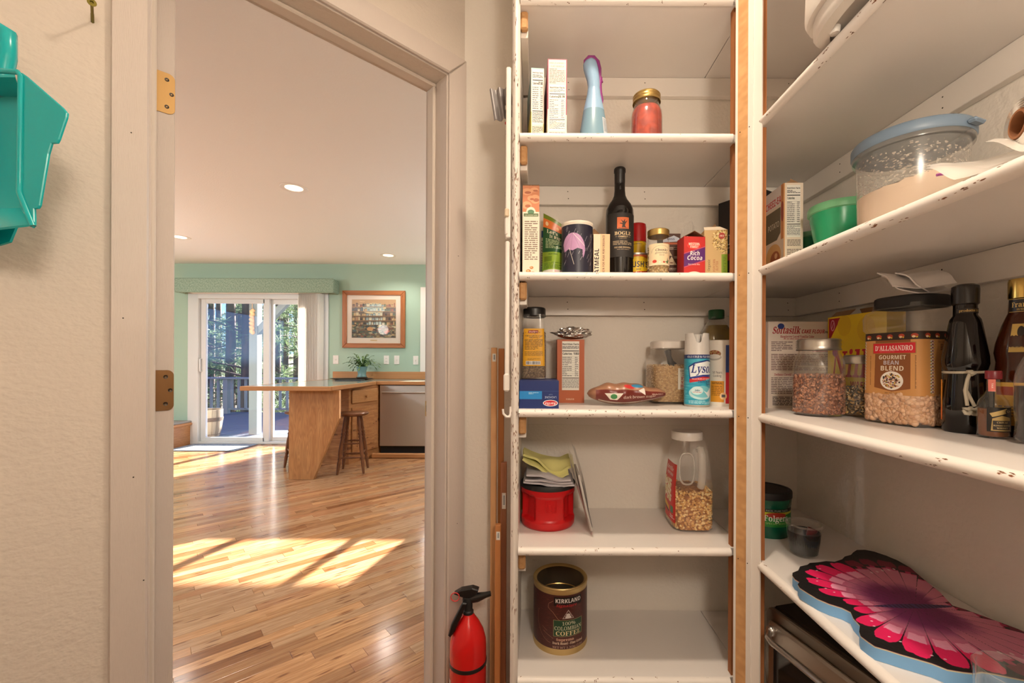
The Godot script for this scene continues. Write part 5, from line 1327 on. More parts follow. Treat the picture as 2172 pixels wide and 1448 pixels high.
	part("tin", MB.new().loft([Vector2(0, 0), Vector2(0.0355, 0), Vector2(0.036, 0.003), Vector2(0.0355, 0.005), Vector2(0.0355, 0.083), Vector2(0.0365, 0.085), Vector2(0.036, 0.088), Vector2(0.034, 0.085), Vector2(0, 0.085)], 2, 40), M.tin, bc)
	part("label", MB.new().loft([Vector2(0.0358, 0.006), Vector2(0.0358, 0.082)], 2, 36, -2.0, 2.0), bl.mat(0.4), bc)
	# jar with a cream label
	var jc := thing("seasoning_jar", "glass jar of dried seasoning with a gold lid and cream label", "jar", D(0.333, y, 1.165))
	part("glass", MB.new().loft([Vector2(0, 0.002), Vector2(0.0255, 0.001), Vector2(0.029, 0.006), Vector2(0.029, 0.1), Vector2(0.0275, 0.11), Vector2(0.0265, 0.122)], 2, 40), M.glass, jc)
	part("lid", MB.new().loft([Vector2(0.028, 0.116), Vector2(0.0292, 0.118), Vector2(0.0285, 0.122), Vector2(0.0292, 0.126), Vector2(0.0288, 0.132), Vector2(0.026, 0.134), Vector2(0, 0.1335)], 2, 40), M.gold, jc)
	var grain := img_mat(noise_img(96, 96, rgb(206, 176, 120), rgb(140, 108, 66), 0.2, 8), 0.8)
	part("seasoning", MB.new().loft([Vector2(0, 0.004), Vector2(0.026, 0.006), Vector2(0.0268, 0.08), Vector2(0.015, 0.09), Vector2(0, 0.086)], 2, 28), grain, jc)
	solid_grains(jc, 0.0268, 0.008, 0.085, 420, Vector3(0.005, 0.0025, 0.004), [rgb(214, 190, 140), rgb(176, 140, 90), rgb(140, 130, 80), rgb(226, 206, 160)], 5)
	var cl := Ink.new(256, 240, rgb(228, 208, 170))
	for i in 24:
		var an := PI + i * PI / 23; cl.ell(128 + 92 * cos(an), 96 + 74 * sin(an), 3, 3, rgb(120, 110, 96))
	cl.text("Chunky", 128, 84, 34, rgb(90, 80, 72), "rb", 1, 120, 0.2); cl.text("gourmet", 128, 112, 30, rgb(90, 80, 72), "r", 1, 150, 0.25); cl.text("blend", 128, 134, 18, rgb(120, 106, 92), "r")
	cl.ell(64, 196, 20, 17, rgb(200, 62, 46)); cl.ell(112, 206, 10, 9, rgb(232, 222, 206)); cl.ell(150, 204, 12, 10, rgb(190, 80, 60)); cl.poly([Vector2(176, 216), Vector2(190, 150), Vector2(200, 216)], rgb(70, 98, 64)); cl.poly([Vector2(160, 200), Vector2(214, 176), Vector2(190, 212)], rgb(84, 112, 70)); cl.rect(0, 224, 256, 6, rgb(240, 228, 200))
	part("label", MB.new().loft([Vector2(0.0292, 0.034), Vector2(0.0292, 0.092)], 2, 28, -1.25, 1.35), cl.mat(0.6), jc)
	# brown cocoa carton, half hidden
	var sw := Ink.new(160, 560, rgb(84, 50, 36)); sw.poly([Vector2(0, 70), Vector2(100, 20), Vector2(150, 50), Vector2(150, 86), Vector2(0, 96)], rgb(200, 206, 220)); sw.text("MISS", 72, 72, 30, rgb(70, 80, 120), "sb"); sw.rect(0, 98, 150, 22, rgb(196, 96, 52))
	for q in [[40, 150], [80, 250], [30, 380]]: sw.poly([Vector2(q[0], q[1]), Vector2(q[0] + 46, q[1] + 96), Vector2(q[0] - 46, q[1] + 96)], rgb(224, 202, 166)); sw.ell(q[0], q[1] + 74, 16, 7, rgb(130, 84, 56)); sw.fine(q[0] + 22, q[1], 70, 36, 10, rgb(210, 190, 170))
	sw.ell(100, 520, 26, 30, rgb(208, 196, 182)); sw.rect(86, 440, 20, 60, rgb(200, 190, 196))
	var so := box_thing("cocoa_box", "dark brown cocoa carton with pale triangles, half hidden by the seasoning jar", "box", 0.05, 0.144, 0.06, {"F": sw.mat(0.5), "*": mk(rgb(76, 46, 34), 0.6)}, 0.3885, y, 1.225, 0)
	flap(so, 0.046, 0.03, Vector3(0, 0.144, 0.03), Vector3(-75, 0, 0))
	var co := Ink.new(230, 400, rgb(198, 46, 42))
	co.poly([Vector2(0, 170), Vector2(230, 100), Vector2(230, 220), Vector2(0, 290)], rgb(92, 34, 110)); co.line(0, 164, 230, 94, 3, rgb(180, 120, 180)); co.line(0, 296, 230, 226, 3, rgb(180, 120, 180))
	co.ell(108, 86, 74, 34, rgb(226, 60, 50)); co.text("WESTERN", 110, 84, 34, rgb(240, 230, 214), "sb", 1, 120); co.text("FAMILY", 112, 110, 32, rgb(240, 230, 214), "sb", 1, 90)
	co.text("Rich", 116, 180, 58, rgb(240, 232, 226), "sb", 1, 110, 0.15); co.text("Cocoa", 116, 224, 58, rgb(240, 232, 226), "sb", 1, 170, 0.15); co.text("Hot Cocoa Mix", 110, 272, 18, rgb(236, 220, 210), "rb", 1, 130)
	co.ell(115, 400, 112, 66, rgb(236, 222, 204)); co.ell(115, 404, 96, 52, rgb(190, 128, 96))
	var cm := mk(rgb(168, 36, 36), 0.5)
	var cx := box_thing("cocoa_box", "red and purple carton of rich cocoa with its top open", "box", 0.058, 0.111, 0.045, {"F": co.mat(0.4), "*": cm}, 0.4225, y, 1.14, 4)
	for s in [-1, 1]: flap(cx, 0.045, 0.033, Vector3(s * 0.029, 0.111, 0), Vector3(0, s * -90, 0) + Vector3(0, 0, 0)); (cx.get_child(cx.get_child_count() - 1) as Node3D).rotation_degrees = Vector3(-62, s * 90, 0)
	# crumpled clear bag
	var bg := thing("plastic_bag", "crumpled clear plastic bag of dried pieces behind the popcorn box", "bag", D(0.452, y, 1.275))
	part("film", MB.new().sheet(14, 16, func(u, v): return Vector3((u - 0.5) * 0.052 + 0.004 * sin(v * 11), 0.19 - v * 0.187 - 0.03 * absf(u - 0.6), 0.014 * sin(u * PI) + 0.006 * sin(u * 13 + v * 7)), 0.0), M.clear, bg)
	part("filling", MB.new().loft([Vector3(0, 0, 0), Vector3(0.023, 0.004, 0.012), Vector3(0.024, 0.06, 0.012), Vector3(0.02, 0.11, 0.008), Vector3(0, 0.13, 0)], 2.5, 20), img_mat(noise_img(64, 96, rgb(150, 134, 104), rgb(92, 76, 58), 0.12, 2), 0.7), bg)
	# popcorn carton
	var pk := Ink.new(250, 560, rgb(196, 162, 108))
	var g := RandomNumberGenerator.new(); g.seed = 4
	for i in 260:
		var x := 90 + g.randf() * 160; var yy := g.randf_range(4, 270)
		if pow((x - 250) / 170.0, 2) + pow((yy - 100) / 170.0, 2) < 1.0: pk.ell(x, yy, g.randf_range(5, 11), g.randf_range(4, 9), [rgb(214, 186, 110), rgb(160, 122, 56), rgb(226, 206, 150), rgb(120, 92, 44)][i % 4])
	pk.ell(190, 66, 34, 36, rgb(168, 54, 42)); pk.text("my", 190, 76, 32, rgb(236, 220, 200), "rb")
	pk.rect(186, 280, 64, 280, rgb(122, 150, 26)); pk.text("Organic", 64, 470, 36, rgb(60, 50, 36), "r", 0, 150, 0.0, 3); pk.text("POPCORN", 120, 480, 32, rgb(160, 84, 50), "s", 0, 160, 0.0, 3); pk.text("BUTTER", 152, 466, 32, rgb(160, 84, 50), "s", 0, 130, 0.0, 3); pk.fine(200, 310, 34, 200, 18, rgb(90, 116, 20))
	var pb := box_thing("popcorn_box", "tan popcorn carton with a green stripe and torn open top at the corner post", "box", 0.06, 0.13, 0.1, {"F": pk.mat(0.5), "*": mk(rgb(186, 152, 104), 0.7)}, 0.481, y, 1.145, -6)
	part("flap", MB.new().ext(PackedVector2Array([Vector2(-0.03, 0), Vector2(0.03, 0), Vector2(0.012, 0.012), Vector2(-0.03, 0.011)]), -0.0005, 0.0005), mk(rgb(206, 190, 166), 0.8), pb, Vector3(0, 0.13, 0.05), Vector3(-30, 0, 0))
	part("flap", MB.new().ext(PackedVector2Array([Vector2(-0.02, 0), Vector2(0.03, 0), Vector2(0.014, 0.034), Vector2(-0.004, 0.018)]), -0.0005, 0.0005), M.card, pb, Vector3(0, 0.13, -0.01), Vector3(10, 0, 0))
	# black carton standing slantwise in the corner
	var rl := Ink.new(256, 400, rgb(34, 27, 26)); rl.ell(190, 120, 40, 60, rgb(140, 40, 34)); rl.text("RED L", 110, 200, 62, rgb(206, 198, 190), "rb", 1, 190); rl.line(40, 214, 180, 214, 3, rgb(170, 160, 150)); rl.rect(0, 240, 256, 30, rgb(150, 40, 40)); rl.text("PREMIUM", 128, 262, 22, rgb(216, 200, 190), "sb")
	var k2 := deg_to_rad(57.0)
	var bk := thing("black_carton", "tall black and red carton standing slantwise behind the corner post", "box", D(0.6275, y, 1.291), -57.5)
	part("carton", carton(0.142, 0.272, 0.045, {"F": rl.mat(0.4), "*": mk(rgb(30, 25, 25), 0.5)}), null, bk)

func left_shelf_three():
	var y: float = S[2]
	var la := Ink.new(360, 256, rgb(14, 40, 104)); la.rect(0, 96, 360, 2, rgb(60, 96, 150))
	la.rect(0, 96, 206, 74, rgb(26, 130, 200)); la.fine(84, 108, 90, 24, 10, rgb(180, 216, 236))
	la.ell(284, 206, 68, 30, Color(0.93, 0.9, 0.9)); la.ell(284, 206, 60, 24, rgb(200, 30, 44)); la.text("Barilla", 284, 198, 32, Color(0.95, 0.93, 0.93), "sb", 1, 100, 0.2, 2); la.text("LASAGNE", 284, 142, 26, rgb(214, 222, 236), "s", 1, 110, 0.0, 2); la.text("N.287", 284, 122, 13, rgb(180, 194, 220), "s", 1, 0, 0.0, 2)
	box_thing("pasta_box", "flat blue box of lasagne lying upside down at the shelf end", "box", 0.1, 0.0705, 0.17, {"F": la.mat(0.4), "*": mk(rgb(14, 40, 104), 0.45)}, 0.0105, y, 1.088, 0)
	# pepper jar standing on it
	var pj := thing("pepper_jar", "tall square plastic jar of black pepper with a yellow label, standing on the blue box", "jar", D(-0.0025, y + 0.0712, 1.2), -4)
	part("jar", MB.new().loft([Vector2(0, 0.001), Vector2(0.031, 0.001), Vector2(0.0335, 0.006), Vector2(0.0325, 0.09), Vector2(0.0305, 0.155), Vector2(0.0295, 0.168), Vector2(0.029, 0.178)], 5.0, 48), M.clear, pj)
	var pep := img_mat(noise_img(128, 128, rgb(150, 126, 92), rgb(84, 66, 46), 0.25, 6), 0.8)
	part("pepper", MB.new().loft([Vector2(0, 0.003), Vector2(0.0315, 0.004), Vector2(0.0312, 0.09), Vector2(0.03, 0.13), Vector2(0, 0.133)], 5.0, 40), pep, pj)
	solid_grains(pj, 0.0315, 0.006, 0.13, 600, Vector3(0.0022, 0.0022, 0.0022), [rgb(120, 98, 70), rgb(84, 66, 48), rgb(160, 138, 104)], 6, 0.0315, 5.0, false)
	var rib := []
	for i in 9: rib.append(Vector2(0.0318 if i % 2 == 0 else 0.031, 0.174 + i * 0.0022))
	part("lid", MB.new().loft([Vector2(0.03, 0.171)] + rib + [Vector2(0.03, 0.1965), Vector2(0.027, 0.198), Vector2(0, 0.198)], 2.0, 40), M.black, pj)
	var pl := Ink.new(180, 420, rgb(222, 164, 32)); pl.rect(44, 20, 82, 32, rgb(150, 30, 30)); pl.text("Durkee", 85, 44, 24, Color(0.95, 0.9, 0.8), "rb", 1, 76); pl.text("WHOLE BASIL LEAF", 90, 88, 17, rgb(90, 60, 10), "rb", 1, 150); pl.text("PEPPER", 90, 108, 17, rgb(90, 60, 10), "rb", 1, 150)
	pl.fine(14, 122, 150, 120, 12, rgb(110, 78, 16)); pl.fine(14, 256, 150, 60, 9, rgb(120, 86, 20)); pl.fine(40, 338, 100, 20, 9, rgb(120, 86, 20)); pl.bars(30, 368, 110, 34, Color(0.15, 0.15, 0.15))
	part("label", MB.new().loft([Vector2(0.0336, 0.036), Vector2(0.0327, 0.09), Vector2(0.0313, 0.138)], 5.0, 40, -0.78, 0.84), pl.mat(0.45), pj)
	# orange carton with foil on top
	var og := Ink.new(200, 480, rgb(184, 92, 48)); og.facts(36, 14, 126, 370, "180"); og.fine(66, 446, 60, 20, 8, rgb(220, 180, 150)); og.rect(0, 0, 200, 4, rgb(160, 76, 40))
	box_thing("mix_box", "plain orange brown carton with a white nutrition panel", "box", 0.079, 0.184, 0.05, {"F": og.mat(0.5), "*": mk(rgb(170, 82, 42), 0.6)}, 0.1035, y, 1.245, 1)
	var fo := thing("foil_lump", "crumpled silver foil lying on top of the orange carton", "foil", D(0.112, y + 0.1842, 1.262))
	var nz := FastNoiseLite.new(); nz.seed = 3; nz.frequency = 42.0; nz.fractal_octaves = 3
	var fm := MB.new()
	var fp := func(u, v):
		var a: float = u * TAU; var b: float = (v - 0.5) * PI
		var dv := Vector3(cos(b) * sin(a), -sin(b), cos(b) * cos(a))
		var k: float = 1.0 + 0.55 * nz.get_noise_3dv(dv * 0.03 + Vector3(0.2, 0, 0)) + 0.2 * absf(sin(a * 2.5))
		return Vector3(dv.x * 0.046, dv.y * 0.015 + 0.0165, dv.z * 0.022) * Vector3(k, lerpf(1.0, k, 0.6), k)
	fm.sheet(72, 28, fp)
	var flat_foil := MB.new()   # faceted: every triangle keeps its own normal
	for i in range(0, fm.ix.size(), 3): flat_foil.tri3(fm.v[fm.ix[i]], fm.v[fm.ix[i + 2]], fm.v[fm.ix[i + 1]])
	part("foil", flat_foil, M.foil, fo)
	# bag of brown sugar
	var bs := Ink.new(512, 256, rgb(112, 42, 32))
	bs.rect(0, 0, 512, 96, rgb(166, 120, 92)); bs.poly([Vector2(0, 70), Vector2(200, 120), Vector2(330, 90), Vector2(512, 120), Vector2(512, 256), Vector2(0, 256)], rgb(110, 40, 32))
	bs.poly([Vector2(300, 100), Vector2(345, 60), Vector2(350, 150)], rgb(230, 222, 214)); bs.ell(240, 60, 40, 24, rgb(206, 62, 60)); bs.ell(300, 40, 44, 26, rgb(60, 138, 180))
	bs.poly([Vector2(60, 130), Vector2(190, 130), Vector2(150, 200), Vector2(100, 200)], rgb(228, 222, 210)); bs.ell(126, 164, 24, 26, rgb(66, 138, 80)); bs.text("dark brown sugar", 310, 182, 40, rgb(226, 210, 196), "s", 1, 240); bs.fine(400, 132, 90, 24, 12, rgb(214, 190, 176)); bs.rect(20, 226, 480, 30, rgb(190, 176, 160)); bs.bars(330, 228, 150, 24, rgb(60, 50, 46))
	var sb := thing("sugar_bag", "soft brown and clear bag of dark brown sugar lying on its side", "bag", D(0.252, y + 0.001, 1.182))
	var sf := func(u, v):
		var t: float = lerpf(-0.62, 0.62, u) * PI * 0.5 / 0.62
		var prof: float = pow(maxf(cos(t), 0.0), 0.45)
		var crease := 1.0 + 0.07 * sin(u * 17.0 + 1.0) * sin(v * 9.0) + 0.06 * sin(u * 31.0)
		var a: float = lerpf(-0.5, 1.5, v) * PI
		return Vector3((u - 0.5) * 0.218, 0.0315 + sin(a) * 0.0315 * prof * (crease if sin(a) > 0 else 1.0) * (0.85 + 0.15 * sin(u * 5.0)), -cos(a) * -0.036 * prof * crease)
	var bm := MB.new()
	bm.sheet(40, 28, func(u, v): return sf.call(u, 1.0 - v))
	part("sack", bm, mk(rgb(150, 104, 78), 0.35), sb)
	part("front_print", MB.new().sheet(30, 12, func(u, v):
		var q: Vector3 = sf.call(0.1 + u * 0.88, lerpf(0.46, 0.07, v))
		return q + Vector3(0, 0.0006, 0.0012)), bs.mat(0.3), sb)
	# square canister of grain
	var cn := thing("grain_canister", "square clear canister of flax grain with a white lid behind the blue spray can", "canister", D(0.397, y, 1.277))
	part("jar", MB.new().loft([Vector2(0, 0.001), Vector2(0.052, 0.001), Vector2(0.0595, 0.008), Vector2(0.0595, 0.11), Vector2(0.058, 0.125), Vector2(0.048, 0.142), Vector2(0.046, 0.165)], 5.0, 48), M.clear, cn)
	part("lid", MB.new().loft([Vector2(0.046, 0.158), Vector2(0.0505, 0.16), Vector2(0.0508, 0.178), Vector2(0.048, 0.181), Vector2(0, 0.181)], 2.6, 48), M.gloss_white, cn)
	var fx := img_mat(noise_img(128, 128, rgb(206, 172, 122), rgb(160, 122, 78), 0.3, 7), 0.8)
	part("grain_fill", MB.new().loft([Vector2(0, 0.004), Vector2(0.055, 0.006), Vector2(0.0565, 0.012), Vector2(0.0565, 0.108), Vector2(0, 0.112)], 5.0, 40), fx, cn)
	solid_grains(cn, 0.057, 0.008, 0.11, 1500, Vector3(0.0045, 0.0018, 0.0026), [rgb(214, 180, 128), rgb(186, 146, 96), rgb(228, 200, 150)], 8, 0.057, 5.0)
	part("scoop", MB.new().tube([Vector3(-0.012, 0.152, 0.03), Vector3(-0.01, 0.135, 0.036), Vector3(-0.006, 0.12, 0.038), Vector3(0.002, 0.11, 0.036)], [0.01, 0.007, 0.009, 0.012], 12), M.black_soft, cn)
	var cll := Ink.new(220, 256, rgb(226, 222, 208)); cll.text("CALIFORNIA", 110, 40, 26, rgb(60, 60, 64), "rb", 1, 190); cll.text("hot months", 110, 66, 20, rgb(90, 80, 80), "rb"); cll.text("you buy!", 100, 90, 20, rgb(90, 80, 80), "rb"); cll.text("Flax", 90, 140, 48, rgb(180, 54, 66), "rb"); cll.text("Value", 100, 186, 44, rgb(180, 54, 66), "rb"); cll.text("Health", 104, 230, 44, rgb(180, 54, 66), "rb"); cll.fine(40, 240, 120, 10, 9, rgb(80, 76, 76))
	part("label", MB.new().loft([Vector2(0.0598, 0.042), Vector2(0.0598, 0.102)], 5.0, 20, 0.15, 0.86), cll.mat(0.5), cn)
	# disinfectant spray
	var ly := thing("disinfectant_can", "blue and white disinfectant spray can standing at the shelf edge", "spray can", D(0.4405, y, 1.168), 0)
	part("can", MB.new().loft([Vector2(0, 0), Vector2(0.031, 0), Vector2(0.0328, 0.003), Vector2(0.033, 0.006), Vector2(0.033, 0.136), Vector2(0.031, 0.142), Vector2(0.03, 0.144)], 2, 48), M.tin, ly)
	var ll := Ink.new(420, 420, rgb(48, 160, 190)); ll.rect(0, 0, 420, 34, rgb(30, 50, 110)); ll.text("KILLS COLD & FLU VIRUSES", 210, 26, 24, Color(0.94, 0.95, 0.97), "sb", 1, 250)
	for i in 60: ll.ell(rng.randf() * 420, rng.randf_range(40, 420), rng.randf_range(16, 50), rng.randf_range(5, 14), rgb(62, 172, 200).lerp(rgb(90, 190, 208), rng.randf()))
	ll.poly([Vector2(100, 100), Vector2(150, 66), Vector2(260, 42), Vector2(325, 52), Vector2(330, 170), Vector2(110, 196)], rgb(30, 60, 130)); ll.poly([Vector2(108, 106), Vector2(160, 76), Vector2(262, 54), Vector2(316, 62), Vector2(320, 164), Vector2(118, 188)], rgb(232, 238, 240))
	ll.text("Lysol", 216, 152, 96, rgb(34, 48, 124), "rb", 1, 190, 0.2); ll.poly([Vector2(110, 190), Vector2(220, 168), Vector2(322, 168), Vector2(322, 186), Vector2(110, 212)], rgb(40, 60, 140)); ll.poly([Vector2(110, 206), Vector2(222, 184), Vector2(322, 188), Vector2(320, 200), Vector2(110, 236)], rgb(206, 50, 54)); ll.text("KILLS 99.9% OF GERMS", 214, 208, 15, Color(0.95, 0.95, 0.95), "sb")
	ll.text("Disinfectant", 250, 234, 27, rgb(34, 70, 120), "sb", 1, 140); ll.text("Spray", 286, 258, 27, rgb(34, 70, 120), "sb")
	ll.ell(216, 320, 110, 56, rgb(190, 226, 230)); ll.ell(222, 312, 98, 46, rgb(120, 200, 212)); ll.ell(176, 300, 50, 34, rgb(206, 234, 236)); ll.poly([Vector2(226, 300), Vector2(260, 316), Vector2(296, 290), Vector2(330, 264), Vector2(336, 330), Vector2(280, 356)], rgb(232, 240, 240)); ll.text("24hr", 176, 306, 20, rgb(50, 80, 110), "sb", 1, 0, 0.2); ll.fine(140, 312, 70, 10, 8, rgb(210, 90, 90)); ll.fine(104, 384, 220, 30, 10, rgb(180, 226, 236))
	part("label", MB.new().loft([Vector2(0.0333, 0.006), Vector2(0.0333, 0.1395)], 2, 44, -2.0, 2.0), ll.mat(0.3), ly)
	# cap with the spray notch cut out
	var cap := MB.new()
	var N := 48
	for i in N:
		var a0 := TAU * i / N - PI; var a1 := TAU * (i + 1) / N - PI
		var hh := func(a): return 0.197 - 0.026 * clampf(1.0 - pow((a + 0.22) / 0.36, 4.0), 0, 1)
		var p := func(a, r, yy): return Vector3(sin(a) * r, yy, cos(a) * r)
		var h0: float = hh.call(a0); var h1: float = hh.call(a1)
		cap.quad(p.call(a0, 0.0322, 0.1395), p.call(a1, 0.0322, 0.1395), p.call(a1, 0.0305, h1), p.call(a0, 0.0305, h0))
		cap.quad(p.call(a1, 0.0275, 0.145), p.call(a0, 0.0275, 0.145), p.call(a0, 0.0275, h0), p.call(a1, 0.0275, h1))
		cap.quad(p.call(a0, 0.0305, h0), p.call(a1, 0.0305, h1), p.call(a1, 0.0275, h1), p.call(a0, 0.0275, h0))
	part("cap", cap, mk(rgb(228, 224, 218), 0.35), ly)
	part("nozzle", MB.new().loft([Vector2(0, 0.145), Vector2(0.0272, 0.146), Vector2(0.012, 0.15), Vector2(0.011, 0.188), Vector2(0.009, 0.194), Vector2(0, 0.194)], 2, 24), mk(rgb(222, 218, 212), 0.4), ly)
	# paper canister with blue and red stripes
	var wc := thing("paper_canister", "white paper canister with blue and red stripes half hidden by the corner post", "canister", D(0.5205, y, 1.2))
	part("body", MB.new().loft([Vector2(0, 0), Vector2(0.0435, 0), Vector2(0.044, 0.003), Vector2(0.044, 0.178), Vector2(0.042, 0.18), Vector2(0, 0.18)], 2, 48), mk(rgb(228, 220, 208), 0.5), wc)
	var wl := Ink.new(420, 512, rgb(230, 222, 210)); wl.rect(236, 30, 184, 220, rgb(52, 74, 140)); wl.rect(236, 250, 184, 250, rgb(206, 40, 56)); wl.ell(120, 100, 70, 30, rgb(150, 110, 70)); wl.ell(120, 128, 74, 26, rgb(180, 170, 160)); wl.ell(120, 122, 64, 18, rgb(222, 214, 204))
	for i in 40: wl.ell(120 + rng.randf_range(-50, 50), 92 + rng.randf_range(-16, 12), 6, 5, [rgb(120, 76, 40), rgb(190, 160, 110), rgb(140, 50, 40)][i % 3])
	wl.text("50 Years", 150, 260, 26, rgb(70, 60, 56), "s", 1, 100); wl.text("Cooking", 150, 286, 24, rgb(70, 60, 56), "s"); wl.rect(80, 320, 140, 170, rgb(222, 150, 40)); wl.text("OATMEAL", 150, 346, 24, rgb(90, 60, 20), "sb", 1, 120); wl.fine(90, 360, 110, 90, 14, rgb(160, 104, 30)); wl.ell(214, 440, 36, 28, rgb(240, 200, 150)); wl.rect(196, 428, 36, 22, rgb(90, 90, 96)); wl.line(300, 400, 300, 470, 4, rgb(240, 180, 170))
	part("label", MB.new().loft([Vector2(0.0443, 0.004), Vector2(0.0443, 0.176)], 2, 32, -1.5, 0.9), wl.mat(0.5), wc)
	# bottle of oil in the corner
	var oil := thing("oil_bottle", "large bottle of golden oil with a green cap behind the striped canister", "bottle", D(0.5465, y, 1.295), 0)
	part("bottle", MB.new().loft([Vector2(0, 0.001), Vector2(0.043, 0.001), Vector2(0.0455, 0.006), Vector2(0.0455, 0.19), Vector2(0.043, 0.205), Vector2(0.027, 0.236), Vector2(0.0205, 0.244), Vector2(0.0205, 0.256)], 3.2, 40), M.clear, oil)
	part("oil", MB.new().loft([Vector2(0, 0.004), Vector2(0.042, 0.004), Vector2(0.0445, 0.008), Vector2(0.0445, 0.19), Vector2(0.042, 0.205), Vector2(0.028, 0.23), Vector2(0, 0.231)], 3.2, 40), mk(rgb(112, 88, 14), 0.12), oil)
	part("cap", MB.new().loft([Vector2(0.021, 0.25), Vector2(0.0225, 0.252), Vector2(0.0225, 0.274), Vector2(0.021, 0.277), Vector2(0, 0.277)], 2, 32), mk(rgb(16, 74, 38), 0.4), oil)

func left_shelf_four():
	var y: float = S[1]
	# red coffee tub with grip hollows
	var t := thing("coffee_tub", "red plastic coffee tub with a black lid under two folded cloths", "tub", D(0.0385, y, 1.24))
	var red := mk(rgb(196, 16, 22), 0.32)
	var body := MB.new()
	var ph := [[0.0, 0.0], [0.072, 0.0], [0.076, 0.006], [0.077, 0.02], [0.076, 0.024], [0.0735, 0.03], [0.0735, 0.086], [0.077, 0.094], [0.077, 0.112], [0.074, 0.114]]
	body.sheet(96, 36, func(u, v):
		var k: float = (1.0 - v) * (ph.size() - 1)
		var i := mini(int(k), ph.size() - 2)
		var r: float = lerpf(ph[i][0], ph[i + 1][0], k - i); var yy: float = lerpf(ph[i][1], ph[i + 1][1], k - i)
		var a: float = (u - 0.5) * TAU
		var dent := 0.0
		for c in [-0.95, 1.05]: dent = maxf(dent, (smoothstep(0.42, 0.3, absf(a - c)) * smoothstep(0.022, 0.032, yy) * smoothstep(0.098, 0.086, yy)))
		r -= dent * 0.014
		return Vector3(sin(a) * r, yy, cos(a) * r))
	part("tub", body, red, t)
	part("lid", MB.new().loft([Vector2(0.0755, 0.107), Vector2(0.0785, 0.109), Vector2(0.0785, 0.119), Vector2(0.0765, 0.122), Vector2(0.07, 0.122), Vector2(0.069, 0.12), Vector2(0, 0.12)], 2, 48), M.black_soft, t)
	var em := MB.new()
	for q in [[0, 0.052, 0.03, 0.003], [0, 0.084, 0.03, 0.003], [-0.0145, 0.068, 0.003, 0.032], [0.0145, 0.068, 0.003, 0.032], [-0.005, 0.064, 0.007, 0.018], [0.006, 0.062, 0.007, 0.014]]: em.box(Vector3(q[0], q[1], 0.0735), Vector3(q[2], q[3], 0.0016), 0.0005)
	part("embossed_emblem", em, red, t, Vector3(0.0, 0, 0), Vector3(0, 6, 0))
	part("side_label", MB.new().loft([Vector2(0.0777, 0.03), Vector2(0.0777, 0.09)], 2, 10, -1.95, -1.42), mk(rgb(210, 150, 40), 0.4), t)
	# cloths
	var gc := thing("grey_cloth", "folded pale grey cloth hanging over the black lid of the red tub", "cloth", D(0.04, y + 0.125, 1.235))
	var terry := wall_mat(rgb(206, 200, 204), 0.95, 0.08); terry.uv1_scale = Vector3(30, 30, 30)
	for i in 3:
		part("fold", MB.new().sheet(24, 20, func(u, v):
			var x: float = lerpf(-0.07 + 0.004 * i, 0.07 - 0.006 * i, u); var z: float = lerpf(-0.05, 0.064 + 0.005 * i, v)
			var drop: float = -0.012 * smoothstep(0.9, 1.0, v) * smoothstep(0.3, 0.6, u) * smoothstep(1.0, 0.7, u) * (0.4 + 0.6 * sin(u * PI)) * (1.0 if i == 0 else 0.55)
			return Vector3(x, 0.004 + 0.008 * i + 0.005 * sin(u * 7 + i) * sin(v * 5 + 1) + drop + 0.014 * (1.0 - u) * (1.0 if i == 2 else 0.5), z), 0.005), terry, gc)
	var yc := thing("yellow_cloth", "folded yellow cleaning cloth on top of the grey one", "cloth", D(0.035, y + 0.158, 1.235))
	var yt := wall_mat(rgb(228, 222, 146), 0.95, 0.08); yt.uv1_scale = Vector3(30, 30, 30)
	for i in 2:
		part("fold", MB.new().sheet(24, 18, func(u, v):
			var x: float = lerpf(-0.066, 0.058 + 0.008 * i, u); var z: float = lerpf(-0.045, 0.05 - 0.012 * i, v)
			return Vector3(x, 0.008 + 0.012 * i + 0.03 * pow(1.0 - u, 2.4) + 0.004 * sin(u * 9 + i * 2) * sin(v * 4) - 0.02 * smoothstep(0.5, 1.0, v) * smoothstep(0.25, 0.6, u) + 0.012 * smoothstep(0.75, 1.0, u), z), 0.006), yt, yc)
	# clear packet leaning against the tub
	var pk := thing("clear_packet", "clear plastic packet of papers leaning against the red tub", "packet", D(0.1565, y + 0.001, 1.215), 0)
	var hold := Node3D.new(); hold.name = "packet_body"
	var pf := func(u, v): return Vector3(0.004 * sin(v * 5.0) + 0.0035 * sin(u * PI) , 0.222 * (1 - v), (u - 0.5) * 0.17 * (1.0 - 0.12 * (1 - v)))
	part("film", MB.new().sheet(10, 14, func(u, v): return pf.call(u, v) + Vector3(0.004, 0, 0)), M.milky, pk, Vector3.ZERO, Vector3(0, 0, 13))
	part("film", MB.new().sheet(10, 14, func(u, v): return pf.call(u, v) * Vector3(-1, 1, 1) - Vector3(0.006, 0, 0)), M.milky, pk, Vector3.ZERO, Vector3(0, 0, 13))
	part("papers", MB.new().box(Vector3(-0.001, 0.085, 0), Vector3(0.006, 0.155, 0.125), 0.001), mk(rgb(206, 200, 194), 0.8), pk, Vector3.ZERO, Vector3(0, 0, 13))
	part("grey_sheet", MB.new().box(Vector3(0.0035, 0.075, 0.004), Vector3(0.0015, 0.12, 0.11), 0.0005), mk(rgb(128, 122, 120), 0.7), pk, Vector3.ZERO, Vector3(0, 0, 13))
	hold.free()
	# jug of popping corn
	var j := thing("popcorn_jug", "clear plastic jug with a handle and a white cap, half full of popcorn kernels", "jug", D(0.440, y, 1.228), -3)
